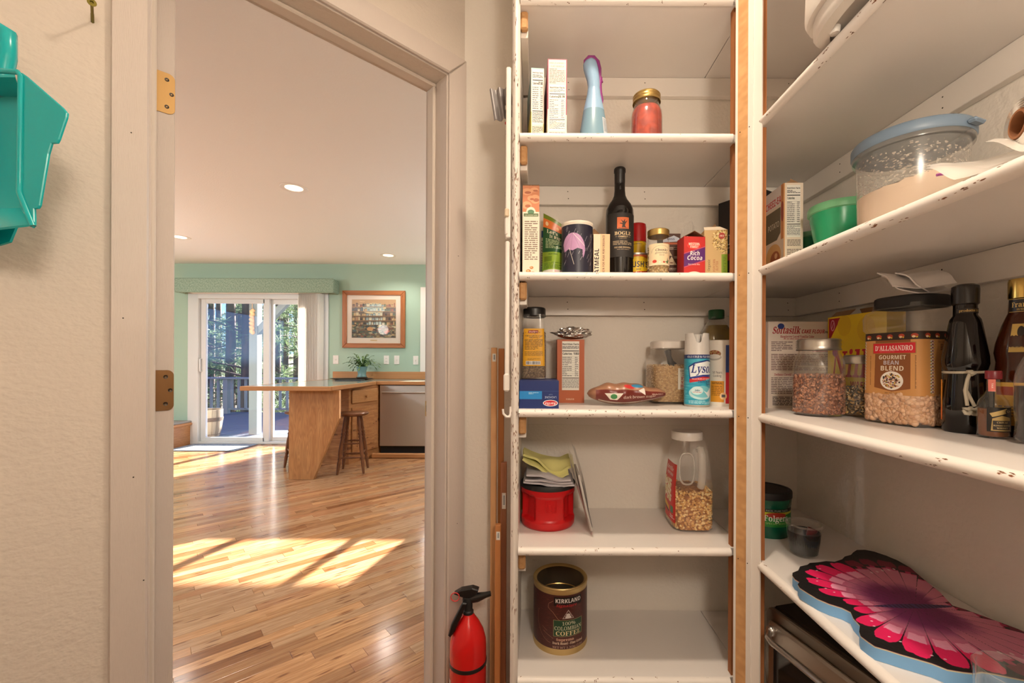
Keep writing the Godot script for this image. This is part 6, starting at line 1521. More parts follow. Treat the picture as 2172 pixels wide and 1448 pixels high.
	part("jug", MB.new().loft([Vector3(0, 0.001, 0), Vector3(0.05, 0.001, 0.06), Vector3(0.0555, 0.008, 0.0655), Vector3(0.0555, 0.118, 0.0655), Vector3(0.054, 0.132, 0.064), Vector3(0.05, 0.17, 0.06), Vector3(0.045, 0.215, 0.052), Vector3(0.04, 0.238, 0.043), Vector3(0.038, 0.252, 0.038)], 4.5, 56), M.clear, j)
	part("cap", MB.new().loft([Vector2(0.039, 0.243), Vector2(0.0428, 0.245), Vector2(0.0428, 0.264), Vector2(0.041, 0.267), Vector2(0, 0.267)], 2, 40), M.gloss_white, j, Vector3(-0.005, 0, 0))
	var frost = M.milky
	part("handle", MB.new().tube([Vector3(0.012, 0.224, 0.052), Vector3(0.014, 0.226, 0.066), Vector3(0.014, 0.21, 0.0735), Vector3(0.014, 0.17, 0.075), Vector3(0.014, 0.14, 0.0735), Vector3(0.013, 0.126, 0.066)], [0.009, 0.01, 0.0105, 0.0105, 0.0105, 0.01], 14), frost, j)
	var ring := []
	for i in 29:
		var a := TAU * i / 28
		ring.append(Vector3(-0.021 + 0.02 * signf(cos(a)) * pow(absf(cos(a)), 0.7), 0.172 + 0.042 * signf(sin(a)) * pow(absf(sin(a)), 0.7), 0.0575 - 0.05 * (0.042 * sin(a))))
	part("grip_recess", MB.new().tube(ring, 0.0028, 8), frost, j)
	var cf := img_mat(noise_img(96, 96, rgb(190, 128, 66), rgb(140, 84, 36), 0.2, 4), 0.6)
	part("corn_fill", MB.new().loft([Vector3(0, 0.004, 0), Vector3(0.049, 0.005, 0.059), Vector3(0.0515, 0.01, 0.0615), Vector3(0.0515, 0.1, 0.0615), Vector3(0.03, 0.112, 0.04), Vector3(0, 0.114, 0)], 4.5, 40), cf, j)
	solid_grains(j, 0.0518, 0.008, 0.106, 1500, Vector3(0.0075, 0.0065, 0.005), [rgb(236, 190, 110), rgb(222, 166, 84), rgb(244, 214, 150), rgb(206, 146, 74)], 12, 0.062, 4.5)
	var jl := Ink.new(220, 420, rgb(206, 36, 30)); jl.text("Orville", 110, 60, 40, Color(0.95, 0.92, 0.9), "rb", 1, 170, 0.2); jl.text("POPCORN", 120, 96, 26, Color(0.95, 0.92, 0.9), "sb", 1, 140)
	var g := RandomNumberGenerator.new(); g.seed = 6
	for i in 130: jl.ell(90 + g.randf_range(-70, 70), 210 + g.randf_range(-80, 70), 13, 11, [rgb(240, 226, 190), rgb(226, 200, 140), rgb(250, 240, 214)][i % 3])
	jl.poly([Vector2(0, 290), Vector2(120, 330), Vector2(120, 362), Vector2(0, 330)], rgb(226, 170, 40)); jl.poly([Vector2(0, 330), Vector2(120, 362), Vector2(120, 378), Vector2(0, 350)], rgb(60, 30, 24)); jl.rect(150, 310, 44, 50, rgb(70, 130, 90)); jl.fine(140, 376, 70, 36, 14, rgb(240, 220, 210))
	part("label", MB.new().loft([Vector3(0.0558, 0.02, 0.0658), Vector3(0.0558, 0.118, 0.0658), Vector3(0.0522, 0.152, 0.0622), Vector3(0.0492, 0.18, 0.0582)], 4.5, 28, -PI * 0.72, -PI * 0.27), jl.mat(0.4), j)
	# coffee can on the lowest shelf
	var c := thing("coffee_can", "large open brown coffee can with gold rims on the lowest shelf", "can", D(0.0745, S[0], 1.224), 0)
	var ki := Ink.new(900, 520, rgb(74, 34, 30))
	for i in 900: ki.ell(g.randf() * 900, g.randf() * 520, g.randf_range(2, 16), g.randf_range(1, 3), rgb(74, 34, 30).lerp(rgb(112, 52, 46), g.randf()))
	var line := rgb(190, 140, 110)
	var coast := [Vector2(430, 60), Vector2(392, 90), Vector2(386, 130), Vector2(430, 170), Vector2(470, 230), Vector2(500, 250)]
	for i in coast.size() - 1: ki.line(coast[i].x, coast[i].y, coast[i + 1].x, coast[i + 1].y, 2.5, line)
	for i in 40:
		var a0 := PI * 0.55 + i * 0.045; ki.line(430 + 150 * cos(a0), 260 + 210 * sin(a0), 430 + 150 * cos(a0 + 0.045), 260 + 210 * sin(a0 + 0.045), 2, line)
	ki.line(330, 330, 380, 360, 2, line); ki.line(340, 370, 430, 420, 2, line)
	ki.rect(436, 18, 246, 84, rgb(26, 20, 20)); ki.text("KIRKLAND", 560, 74, 56, Color(0.93, 0.9, 0.88), "sb", 1, 228); ki.text("Signature", 540, 112, 36, rgb(190, 40, 44), "rb", 1, 190, 0.3)
	ki.poly([Vector2(555, 140), Vector2(605, 226), Vector2(505, 226)], rgb(190, 170, 160)); ki.poly([Vector2(555, 150), Vector2(596, 220), Vector2(514, 220)], rgb(80, 40, 36)); ki.ell(555, 190, 18, 14, rgb(220, 210, 204)); ki.rect(530, 200, 50, 20, rgb(220, 210, 204))
	ki.rect(432, 240, 256, 158, rgb(30, 70, 46)); for q in [[432, 240, 256, 3], [432, 395, 256, 3], [432, 240, 3, 158], [685, 240, 3, 158]]: ki.rect(q[0], q[1], q[2], q[3], rgb(170, 160, 110))
	ki.text("100%", 560, 288, 46, rgb(232, 222, 190), "r", 1); ki.text("COLOMBIAN", 560, 336, 50, rgb(232, 222, 190), "r", 1, 240); ki.text("COFFEE", 560, 388, 56, rgb(232, 212, 160), "rb", 1, 220)
	ki.text("Supremo", 530, 440, 34, rgb(226, 180, 150), "rb", 1, 150); ki.text("Dark Roast - Fine Grind", 560, 474, 30, rgb(232, 210, 180), "rb", 1, 270); ki.text("NET WT 1.36kg (3 lb)", 560, 514, 30, rgb(200, 170, 150), "r", 1, 270)
	ki.rect(40, 230, 90, 150, rgb(210, 204, 198)); ki.bars(52, 244, 66, 120, rgb(40, 40, 40))
	var prof := [Vector2(0, 0.003), Vector2(0.073, 0.002), Vector2(0.0762, 0.0), Vector2(0.0768, 0.004), Vector2(0.0755, 0.007), Vector2(0.0755, 0.158)]
	part("tin", MB.new().loft(prof + [Vector2(0.0755, 0.168), Vector2(0.077, 0.171), Vector2(0.0772, 0.175), Vector2(0.0755, 0.177), Vector2(0.069, 0.1755), Vector2(0.0665, 0.172)], 2, 64), mk(rgb(208, 180, 122), 0.35, 0.7), c)
	part("inside_wall", MB.new().loft([Vector2(0, 0.006), Vector2(0.0665, 0.006), Vector2(0.0665, 0.172)], 2, 48), mk(rgb(150, 132, 108), 0.3, 0.8), c)
	part("inner_ring", MB.new().loft([Vector2(0.0664, 0.118), Vector2(0.0652, 0.12), Vector2(0.0664, 0.122)], 2, 48), M.gold, c)
	part("label", MB.new().loft([Vector2(0.0758, 0.016), Vector2(0.0758, 0.16)], 2, 64, -2.2, 1.75), ki.mat(0.4), c)

# ================================================================ right wall shelves
func right_shelves():
	right_one(); right_two(); right_three(); right_four()

func right_one():
	var o := thing("white_appliance", "white plastic appliance overhanging the edge of the upper right shelf", "appliance", D(0.622, S[4], 0.655))
	var wp := mk(rgb(228, 220, 210), 0.35)
	part("feet_base", MB.new().loft([Vector3(0.118, 0.004, 0.13), Vector3(0.134, 0.006, 0.146), Vector3(0.139, 0.014, 0.152), Vector3(0.139, 0.035, 0.152)], 4.0, 64), wp, o)
	part("underside", MB.new().loft([Vector3(0, 0.012, 0), Vector3(0.128, 0.012, 0.14)], 4.0, 48), mk(rgb(206, 198, 188), 0.5), o)
	part("body", MB.new().loft([Vector3(0.1375, 0.035, 0.15), Vector3(0.147, 0.036, 0.16), Vector3(0.15, 0.045, 0.163), Vector3(0.148, 0.16, 0.16), Vector3(0.138, 0.2, 0.15), Vector3(0.1, 0.215, 0.11), Vector3(0, 0.218, 0)], 4.0, 64), wp, o)
	for q in [[-0.122, 0.075], [-0.117, 0.09], [-0.126, 0.02], [-0.124, -0.03]]: part("vent", MB.new().box(Vector3(q[0], 0.0112, -q[1] + 0.02), Vector3(0.004, 0.001, 0.022)), M.black, o)
	part("foot", MB.new().loft([Vector2(0, 0.0), Vector2(0.007, 0.0005), Vector2(0.008, 0.004), Vector2(0.009, 0.014)], 2, 20), wp, o, Vector3(-0.104, 0.0005, -0.09))

func right_two():
	var y: float = S[3]
	# carton: nutrition side to the camera, pictured front to the left
	var f := Ink.new(160, 640, rgb(232, 216, 196)); f.facts(26, 14, 112, 360, ""); f.fine(30, 390, 110, 54, 8, rgb(110, 96, 88)); f.fine(28, 456, 120, 172, 11, rgb(110, 96, 88)); f.rect(0, 0, 10, 640, rgb(206, 150, 96))
	var l := Ink.new(320, 640, rgb(222, 200, 176)); l.rect(0, 0, 320, 130, rgb(220, 204, 196)); l.text("CHEEZ-EAZ", 160, 120, 70, rgb(196, 40, 44), "sb", 1, 300)
	l.poly([Vector2(0, 150), Vector2(270, 150), Vector2(270, 330), Vector2(210, 370), Vector2(0, 370)], rgb(92, 76, 48)); l.text("POTATO", 150, 280, 54, rgb(226, 212, 186), "s", 1, 210)
	l.rect(276, 0, 44, 380, rgb(206, 130, 70)); l.ell(300, 190, 26, 70, rgb(160, 60, 40)); l.ell(150, 480, 130, 90, rgb(214, 160, 96)); l.ell(180, 500, 80, 56, rgb(164, 84, 44)); l.ell(196, 480, 24, 20, rgb(220, 170, 120)); l.poly([Vector2(0, 600), Vector2(200, 590), Vector2(320, 520), Vector2(320, 570), Vector2(220, 640), Vector2(0, 640)], rgb(70, 44, 38))
	var o := box_thing("dinner_box", "opened dinner carton with a nutrition side, standing in the corner beside the green bowl", "box", 0.049, 0.238, 0.095, {"F": f.mat(0.5), "L": l.mat(0.4), "*": mk(rgb(206, 160, 110), 0.6)}, 0.6605, y, 1.1, -2)
	part("flap", MB.new().ext(PackedVector2Array([Vector2(-0.0245, 0), Vector2(0.0245, 0), Vector2(0.024, 0.008), Vector2(0.004, 0.02), Vector2(0.002, 0.014)]), -0.0005, 0.0005), M.card, o, Vector3(0, 0.238, 0.03), Vector3(-12, 0, 0))
	# green bowl and a smaller green tub behind it
	var gb := thing("green_bowl", "green plastic bowl with a paler lid between the carton and the flour tub", "bowl", D(0.722, y, 1.02))
	var gm := mk(rgb(52, 176, 122), 0.22)
	part("bowl", MB.new().loft([Vector2(0, 0), Vector2(0.032, 0), Vector2(0.036, 0.004), Vector2(0.05, 0.06), Vector2(0.06, 0.118), Vector2(0.0605, 0.138)], 2, 48), gm, gb)
	part("lid", MB.new().loft([Vector2(0.0605, 0.13), Vector2(0.065, 0.132), Vector2(0.0655, 0.139), Vector2(0.0655, 0.144), Vector2(0.063, 0.149), Vector2(0.055, 0.151), Vector2(0, 0.151)], 2, 48), mk(rgb(124, 196, 144), 0.35), gb)
	var gt := thing("green_tub", "small dark green tub with a pale rim behind the green bowl", "tub", D(0.762, y, 1.2))
	part("tub", MB.new().loft([Vector2(0, 0), Vector2(0.04, 0), Vector2(0.048, 0.12)], 2, 40), mk(rgb(40, 130, 92), 0.3), gt)
	part("rim", MB.new().loft([Vector2(0.048, 0.118), Vector2(0.051, 0.12), Vector2(0.051, 0.13), Vector2(0.048, 0.133), Vector2(0, 0.133)], 2, 40), mk(rgb(120, 180, 140), 0.4), gt)
	# flour tub
	var ft := thing("flour_tub", "big round clear tub of flour with a blue grey lid", "tub", D(0.712, y, 0.817))
	part("tub", MB.new().loft([Vector2(0, 0.001), Vector2(0.076, 0.001), Vector2(0.08, 0.006), Vector2(0.083, 0.16), Vector2(0.0835, 0.17), Vector2(0.089, 0.171), Vector2(0.09, 0.177), Vector2(0.088, 0.181)], 2, 64), M.cloudy, ft)
	part("lid", MB.new().loft([Vector2(0.0895, 0.179), Vector2(0.0915, 0.182), Vector2(0.0915, 0.196), Vector2(0.089, 0.2), Vector2(0.083, 0.202), Vector2(0.078, 0.198), Vector2(0.03, 0.197), Vector2(0, 0.199)], 2, 64), mk(rgb(118, 138, 158), 0.4), ft)
	part("lid_tab", MB.new().box(Vector3(0.097, 0.186, 0.0), Vector3(0.014, 0.008, 0.03), 0.003), mk(rgb(118, 138, 158), 0.4), ft, Vector3.ZERO, Vector3(0, -70, 0))
	var nz := FastNoiseLite.new(); nz.seed = 8; nz.frequency = 30.0
	var fl := MB.new().loft([Vector2(0, 0.004), Vector2(0.074, 0.004), Vector2(0.0785, 0.01), Vector2(0.0808, 0.098)], 2, 48)
	fl.sheet(32, 10, func(u, v):
		var a: float = -u * TAU
		var r: float = v * 0.0812
		var p := Vector3(sin(a) * r, 0, cos(a) * r)
		return p + Vector3(0, 0.108 + 0.16 * p.x + 0.08 * p.z + 0.006 * nz.get_noise_2d(p.x, p.z), 0))
	fl.sheet(48, 1, func(u, v):
		var a: float = u * TAU
		var p := Vector3(sin(a) * 0.081, 0, cos(a) * 0.081)
		return Vector3(p.x, lerpf(0.108 + 0.16 * p.x + 0.08 * p.z + 0.006 * nz.get_noise_2d(p.x, p.z), 0.09, v), p.z))
	part("flour", fl, mk(rgb(232, 206, 178), 0.95), ft)
	var dust := Ink.new(512, 96, Color(0.86, 0.82, 0.76, 0.0))
	var g := RandomNumberGenerator.new(); g.seed = 2
	for i in 1500: dust.ell(g.randf() * 512, pow(g.randf(), 0.6) * 96, g.randf_range(0.8, 3.5), g.randf_range(0.6, 2.5), Color(0.88, 0.83, 0.76, g.randf_range(0.2, 0.75)))
	var dm := dust.mat(0.9); dm.transparency = BaseMaterial3D.TRANSPARENCY_ALPHA
	part("flour_smears", MB.new().loft([Vector2(0.0808, 0.1), Vector2(0.0826, 0.168)], 2, 48), dm, ft)
	# zip bags and a roll of foil at the front of the shelf
	var zb := thing("zip_bags", "loose translucent plastic zip bags lying on the shelf edge under the foil roll", "bags", D(0.535, y + 0.001, 0.555))
	for q in [[0.0, 0.0, 0.0, 1.0], [0.02, 0.012, -0.02, 0.9], [0.05, 0.02, 0.03, 0.75]]:
		part("bag", MB.new().sheet(18, 12, func(u, v):
			var x: float = -0.018 + u * 0.26 * q[3] + q[0]
			var z: float = lerpf(-0.035, 0.05, v) * (0.5 + 0.5 * smoothstep(0.0, 0.25, u)) + 0.02 * u + q[2]
			return Vector3(x, 0.004 + q[1] + 0.03 * (1 - v) + 0.045 * u * (1 - 0.5 * v) + 0.003 * sin(u * 12 + v * 5), z)), M.bag, zb)
	part("purple_seal", MB.new().tube([Vector3(0.03, 0.04, -0.05), Vector3(0.1, 0.047, -0.03), Vector3(0.2, 0.055, 0.02)], 0.002, 6), mk(rgb(176, 90, 160), 0.4), zb)
	var fr := thing("foil_roll", "roll of aluminium foil with a brown cardboard core at the right edge", "foil roll", D(0.585, y + 0.066, 0.52), 0)
	var turnb := Vector3(0, -22, 90)
	var wob := []
	for i in 12: wob.append(Vector2(0.0285 + 0.0006 * sin(i * 2.3), -0.2 + i * 0.018))
	var foilm := mk(rgb(206, 204, 200), 0.25, 1.0)
	part("foil", MB.new().loft([Vector2(0.0165, -0.2)] + wob + [Vector2(0.0285, 0.0), Vector2(0.027, 0.0012), Vector2(0.0255, 0.0), Vector2(0.024, 0.0012), Vector2(0.0225, 0.0), Vector2(0.021, 0.0012), Vector2(0.0195, 0.0), Vector2(0.0182, 0.001), Vector2(0.0168, 0.0)], 2, 48, -PI, PI, 0.9), foilm, fr, Vector3.ZERO, turnb)
	part("cardboard_core", MB.new().loft([Vector2(0.0142, -0.2), Vector2(0.0142, 0.002), Vector2(0.0166, 0.002), Vector2(0.0166, -0.01)], 2, 40), mk(rgb(150, 98, 62), 0.9), fr, Vector3.ZERO, turnb)

func bottle_band(o: Node3D, called: String, r: float, y0: float, y1: float, a0: float, a1: float, ink: Ink, rough := 0.4):
	part(called, MB.new().loft([Vector2(r, y0), Vector2(r, y1)], 2, 28, a0, a1), ink.mat(rough), o)

func right_three():
	var y: float = S[2]
	# cake flour box
	var k := Ink.new(420, 560, rgb(230, 214, 200))
	k.text("Softasilk", 116, 78, 62, rgb(170, 30, 40), "rb", 1, 180, 0.2); k.ell(84, 30, 22, 18, rgb(40, 60, 130)); k.text("CAKE FLOUR", 290, 76, 34, rgb(170, 30, 40), "sb", 1, 150, 0.2); k.text("ENRICHED", 400, 74, 18, rgb(70, 50, 50), "sb", 1, 70, 0.2)
	k.text("Raspberry Laced Vanilla Cake", 190, 104, 20, rgb(170, 60, 66), "rb", 1, 220); k.fine(100, 110, 180, 10, 9, rgb(190, 90, 90))
	for q in [[20, 130, 140, 70], [180, 130, 110, 70]]: k.fine(q[0], q[1], q[2], q[3], 11, rgb(120, 100, 96))
	k.fine(20, 210, 370, 120, 11, rgb(120, 90, 86)); k.text("Deluxe Devil's Food Cake", 150, 350, 20, rgb(170, 60, 66), "rb", 1, 220); k.fine(20, 362, 370, 110, 11, rgb(120, 100, 96)); k.fine(30, 486, 340, 60, 10, rgb(70, 64, 64))
	k.rect(290, 128, 130, 70, rgb(206, 190, 176)); for i in 9: k.ell(310 + i * 13, 150 + (i % 3) * 9, 8, 9, rgb(160, 30, 44)); k.rect(290, 180, 110, 14, rgb(170, 60, 60))
	box_thing("flour_box", "white cake flour box with red script standing against the back wall", "box", 0.166, 0.2265, 0.05, {"F": k.mat(0.5), "*": mk(rgb(226, 210, 196), 0.6)}, 0.6935, y, 1.122, -1.5)
	var db := mk(rgb(90, 66, 70), 0.6)  # one even dark colour on every face
	box_thing("dark_edge_box", "edge of a dark box showing between the plywood and the cake flour box", "box", 0.05, 0.2, 0.12, {"*": db}, 0.636, y, 1.19, 0)
	# yellow wafer box along the right wall, its face to the left
	var n := Ink.new(480, 560, rgb(240, 206, 40))
	n.poly([Vector2(10, 10), Vector2(120, 10), Vector2(10, 150)], rgb(176, 26, 40)); n.ell(46, 52, 20, 34, rgb(224, 150, 160)); n.ell(46, 52, 13, 26, rgb(176, 26, 40)); n.line(34, 74, 58, 30, 6, rgb(224, 150, 160))
	for q in [[150, 60, 60], [330, 90, 70]]: n.ell(q[0], q[1], q[2], q[2], rgb(232, 192, 40))
	n.text("Nilla", 230, 360, 210, rgb(196, 20, 36), "rb", 1, 400, 0.15); n.ell(70, 210, 26, 30, rgb(160, 40, 100)); n.text("WAFERS", 300, 420, 50, rgb(196, 20, 36), "sb")
	n.ell(330, 490, 90, 40, rgb(214, 160, 80)); n.ell(240, 520, 90, 40, rgb(222, 176, 96))
	var nb := thing("wafer_box", "bright yellow wafer box standing open behind the bean jar", "box", D(0.7885, y, 1.03), -86)
	part("carton", carton(0.172, 0.236, 0.045, {"F": n.mat(0.4), "*": mk(rgb(228, 190, 40), 0.6)}), null, nb)
	part("flap", MB.new().box(Vector3(0, 0.011, 0), Vector3(0.06, 0.022, 0.0008)), M.card, nb, Vector3(-0.05, 0.236, 0.02), Vector3(-50, 0, 0))
	part("flap", MB.new().box(Vector3(0, 0.009, 0), Vector3(0.11, 0.018, 0.0008)), M.card, nb, Vector3(0.03, 0.236, -0.02), Vector3(28, 0, 0))
	# jar of lentils
	var j := thing("lentil_jar", "large glass jar two thirds full of brown lentils", "jar", D(0.642, y, 0.972))
	mason_jar(j, 0.0505, 0.172, M.tin, 0.043, 0.025)
	var lf := img_mat(noise_img(96, 96, rgb(150, 92, 58), rgb(98, 54, 34), 0.2, 4), 0.7)
	part("lentil_fill", MB.new().loft([Vector2(0, 0.005), Vector2(0.043, 0.006), Vector2(0.0465, 0.015), Vector2(0.0465, 0.086), Vector2(0, 0.09)], 2, 36), lf, j)
	solid_grains(j, 0.0475, 0.008, 0.09, 2000, Vector3(0.0062, 0.0028, 0.0058), [rgb(170, 108, 70), rgb(146, 88, 56), rgb(190, 128, 88), rgb(122, 70, 46)], 15)
	# small jar of mixed seeds
	var s := thing("seed_jar", "small glass jar of mixed seeds between the lentils and the bean jar", "jar", D(0.724, y, 0.957))
	mason_jar(s, 0.034, 0.136, M.tin, 0.03, 0.02)
	var sf := img_mat(noise_img(96, 96, rgb(170, 130, 80), rgb(60, 48, 36), 0.2, 5), 0.7)
	part("seed_fill", MB.new().loft([Vector2(0, 0.005), Vector2(0.029, 0.006), Vector2(0.031, 0.012), Vector2(0.031, 0.056), Vector2(0, 0.066)], 2, 32), sf, s)
	solid_grains(s, 0.0316, 0.008, 0.064, 900, Vector3(0.006, 0.0025, 0.004), [rgb(214, 170, 100), rgb(70, 56, 42), rgb(196, 150, 84), rgb(110, 100, 78), rgb(230, 206, 160)], 16)
	# square jar of beans
	var d := thing("bean_jar", "square clear plastic jar of beans with a brown label and black lid", "jar", D(0.7345, y, 0.8385), 12)
	part("jar", MB.new().loft([Vector3(0, 0.001, 0), Vector3(0.05, 0.001, 0.05), Vector3(0.0565, 0.007, 0.0565), Vector3(0.057, 0.05, 0.057), Vector3(0.056, 0.178, 0.056), Vector3(0.0595, 0.183, 0.0595), Vector3(0.06, 0.207, 0.06), Vector3(0.056, 0.217, 0.056), Vector3(0.05, 0.221, 0.05), Vector3(0.0475, 0.223, 0.0475), Vector3(0.047, 0.232, 0.047)], 6.0, 64), M.clear, d)
	var rib := []
	for i in 5: rib.append(Vector2(0.0512, 0.228 + i * 0.0035))
	part("lid", MB.new().loft([Vector2(0.048, 0.225), Vector2(0.0512, 0.226)] + rib + [Vector2(0.0505, 0.245), Vector2(0.048, 0.247), Vector2(0, 0.247)], 3.0, 56), M.black_soft, d)
	var bf := img_mat(noise_img(64, 64, rgb(150, 116, 86), rgb(110, 80, 58), 0.2, 5), 0.8)
	part("bean_fill", MB.new().loft([Vector2(0, 0.004), Vector2(0.046, 0.005), Vector2(0.05, 0.012), Vector2(0.05, 0.165), Vector2(0, 0.165)], 6.0, 40), bf, d)
	solid_grains(d, 0.0525, 0.008, 0.06, 1100, Vector3(0.0125, 0.0105, 0.011), [rgb(206, 160, 122), rgb(190, 142, 104), rgb(216, 174, 138)], 17, 0.0525, 6.0, false)
	var kraft := rgb(196, 140, 80)
	var b := Ink.new(900, 560, kraft)
	b.rect(0, 0, 900, 70, rgb(50, 34, 24))
	for i in 10: b.ell(50 + i * 92, 36, 24, 18, rgb(170, 60, 34)); b.ell(44 + i * 92, 46, 12, 10, rgb(220, 190, 150)); b.ell(64 + i * 92, 50, 7, 7, rgb(200, 170, 40))
	b.poly([Vector2(112, 70), Vector2(392, 70), Vector2(392, 500), Vector2(250, 532), Vector2(106, 500)], rgb(134, 78, 36))
	b.rect(88, 92, 340, 100, rgb(150, 120, 60)); b.rect(93, 97, 330, 90, rgb(206, 30, 46)); b.text("D'ALLASANDRO", 258, 164, 62, Color(0.95, 0.9, 0.86), "rb", 1, 300); b.fine(150, 172, 210, 8, 8, rgb(230, 120, 110))
	b.text("GOURMET", 250, 242, 50, rgb(226, 214, 190), "sb", 1, 220); b.text("BEAN", 244, 290, 50, rgb(190, 186, 196), "sb", 1, 150); b.text("BLEND", 250, 344, 60, rgb(226, 214, 190), "sb", 1, 250)
	b.ell(250, 434, 92, 84, Color(0.93, 0.9, 0.86))
	var g := RandomNumberGenerator.new(); g.seed = 21
	for i in 150:
		var a := g.randf() * TAU; var r := sqrt(g.randf()) * 72
		b.ell(250 + cos(a) * r, 434 + sin(a) * r * 0.9, g.randf_range(6, 11), g.randf_range(5, 9), [rgb(110, 36, 30), rgb(226, 214, 196), rgb(40, 34, 34), rgb(196, 160, 70), rgb(206, 160, 130)][i % 5])
	b.fine(66, 210, 8, 280, 12, rgb(90, 56, 30)); b.fine(420, 210, 8, 290, 12, rgb(90, 56, 30)); b.text("NET WT 5 LBS", 250, 552, 18, rgb(90, 56, 30), "s")
	for i in 17: b.ell(548, 90 + i * 27, 20, 11, rgb(206, 196, 186)); b.ell(554, 90 + i * 27, 10, 6, rgb(120, 40, 34)); b.ell(538, 98 + i * 27, 6, 5, rgb(90, 100, 50))
	for i in 17: b.ell(8, 90 + i * 27, 16, 11, rgb(206, 196, 186)); b.ell(4, 92 + i * 27, 8, 6, rgb(90, 60, 40))
	b.text("The GOURMET BEAN BLEND", 740, 100, 20, rgb(90, 56, 30), "r"); b.fine(630, 110, 240, 66, 15, rgb(110, 70, 36)); b.facts(640, 196, 220, 240, ""); b.fine(630, 450, 240, 30, 12, rgb(90, 56, 30)); b.rect(630, 490, 34, 60, rgb(110, 70, 36)); b.bars(700, 496, 120, 50, rgb(40, 30, 26))
	part("label", MB.new().loft([Vector2(0.0574, 0.058), Vector2(0.0563, 0.177)], 6.0, 80, -PI * 0.74, PI * 0.26), b.mat(0.55), d)
	var pp := thing("paper_packets", "white paper packets lying on the black lid of the bean jar", "packets", D(0.735, y + 0.2475, 0.84), 12)
	for q in [[0.0, 0.0, 0.0], [0.006, 0.01, 18.0], [0.012, -0.006, -14.0]]:
		part("packet", MB.new().sheet(10, 6, func(u, v): return Vector3((u - 0.45) * 0.11, 0.004 + q[0] + 0.02 * absf(u - 0.45) * (1.0 if u > 0.45 else 0.6) + 0.003 * sin(v * 6 + q[2]), (v - 0.5) * 0.05), 0.002), mk(rgb(232, 226, 222), 0.7), pp, Vector3(q[1] - 0.03, 0.014, 0.02), Vector3(40, q[2], 0))
	# dark bottle with a rope round its waist
	var fb := thing("liqueur_bottle", "black waisted liqueur bottle with a cream rope tied round it", "bottle", D(0.7395, y, 0.738))
	var dk := mk(rgb(14, 10, 8), 0.04)
	part("glass", MB.new().loft([Vector2(0, 0.003), Vector2(0.026, 0.0), Vector2(0.0295, 0.004), Vector2(0.0298, 0.05), Vector2(0.0265, 0.098), Vector2(0.0258, 0.104), Vector2(0.0285, 0.109), Vector2(0.0305, 0.118), Vector2(0.03, 0.13), Vector2(0.0255, 0.16), Vector2(0.0215, 0.186), Vector2(0.02, 0.193), Vector2(0.0158, 0.2), Vector2(0.0152, 0.225)], 2, 48), dk, fb)
	part("cap", MB.new().loft([Vector2(0.0158, 0.218), Vector2(0.0178, 0.22), Vector2(0.0182, 0.244), Vector2(0.0175, 0.25), Vector2(0.012, 0.2535), Vector2(0, 0.254)], 2, 36), mk(rgb(24, 20, 18), 0.25), fb)
	var nk := Ink.new(256, 40, rgb(20, 16, 14)); nk.text("prodotto in Italia", 128, 30, 28, rgb(206, 170, 90), "rb", 1, 220)
	bottle_band(fb, "neck_band", 0.0162, 0.2035, 0.2115, -1.5, 1.5, nk)
	var ol := Ink.new(40, 128, rgb(226, 150, 40)); ol.ell(20, 110, 26, 30, rgb(230, 120, 50)); bottle_band(fb, "label_edge", 0.03, 0.02, 0.09, -2.35, -1.98, ol)
	var rope := wall_mat(rgb(246, 230, 202), 0.9, 0.3); rope.uv1_scale = Vector3(60, 60, 60)
	var waist := []
	for i in 25: var a := TAU * i / 24; waist.append(Vector3(sin(a) * 0.0275, 0.1035 + 0.001 * sin(a), cos(a) * 0.0275))
	part("rope_loop", MB.new().tube(waist, 0.0022, 8), rope, fb)
	var kx := Vector3(-0.0165, 0.1035, 0.0255)
	part("rope_knot", MB.new().tube([kx + Vector3(-0.008, 0.001, 0.002), kx + Vector3(-0.002, 0.001, 0.004), kx + Vector3(0.003, -0.002, 0.003), kx + Vector3(0.0, -0.004, 0.002), kx + Vector3(-0.003, -0.001, 0.005)], [0.0026, 0.003, 0.0034, 0.003, 0.0026], 8), rope, fb)
	for q in [[-0.010, -0.055, -0.006], [0.002, -0.056, 0.0]]:
		part("rope_end", MB.new().tube([kx, kx + Vector3(-0.008, -0.012, 0.003), kx + Vector3(-0.011 + q[2] * 0.3, -0.03, 0.004), kx + Vector3(q[0], q[1], 0.005)], 0.0026, 8), rope, fb)
		var e := kx + Vector3(q[0], q[1], 0.005)
		var bow := []
		for i in 13: bow.append(e + Vector3(0.005 * sin(i * TAU / 6), -0.004 - 0.0045 * (1 - cos(i * TAU / 12)) + 0.002 * sin(i * 2.0), 0.003 * cos(i * TAU / 6)))
		part("end_knot", MB.new().tube(bow, 0.0024, 8), rope, fb)
	# miniature whisky bottle
	var mw := thing("miniature_bottle", "tiny whisky bottle with a red cap in front of the dark bottles", "bottle", D(0.7255, y, 0.679))
	part("glass", MB.new().loft([Vector2(0, 0.001), Vector2(0.0165, 0.001), Vector2(0.0182, 0.004), Vector2(0.0182, 0.05), Vector2(0.016, 0.06), Vector2(0.0095, 0.07), Vector2(0.0078, 0.076), Vector2(0.0076, 0.098)], 2.3, 36), M.glass, mw)
	part("whisky", MB.new().loft([Vector2(0, 0.004), Vector2(0.0155, 0.004), Vector2(0.017, 0.006), Vector2(0.017, 0.047), Vector2(0, 0.048)], 2.3, 32), mk(rgb(110, 58, 14), 0.1), mw)
	part("cap", MB.new().loft([Vector2(0.0084, 0.093), Vector2(0.0098, 0.094), Vector2(0.0098, 0.105), Vector2(0.009, 0.1065), Vector2(0, 0.1065)], 2, 24), mk(rgb(122, 24, 34), 0.35), mw)
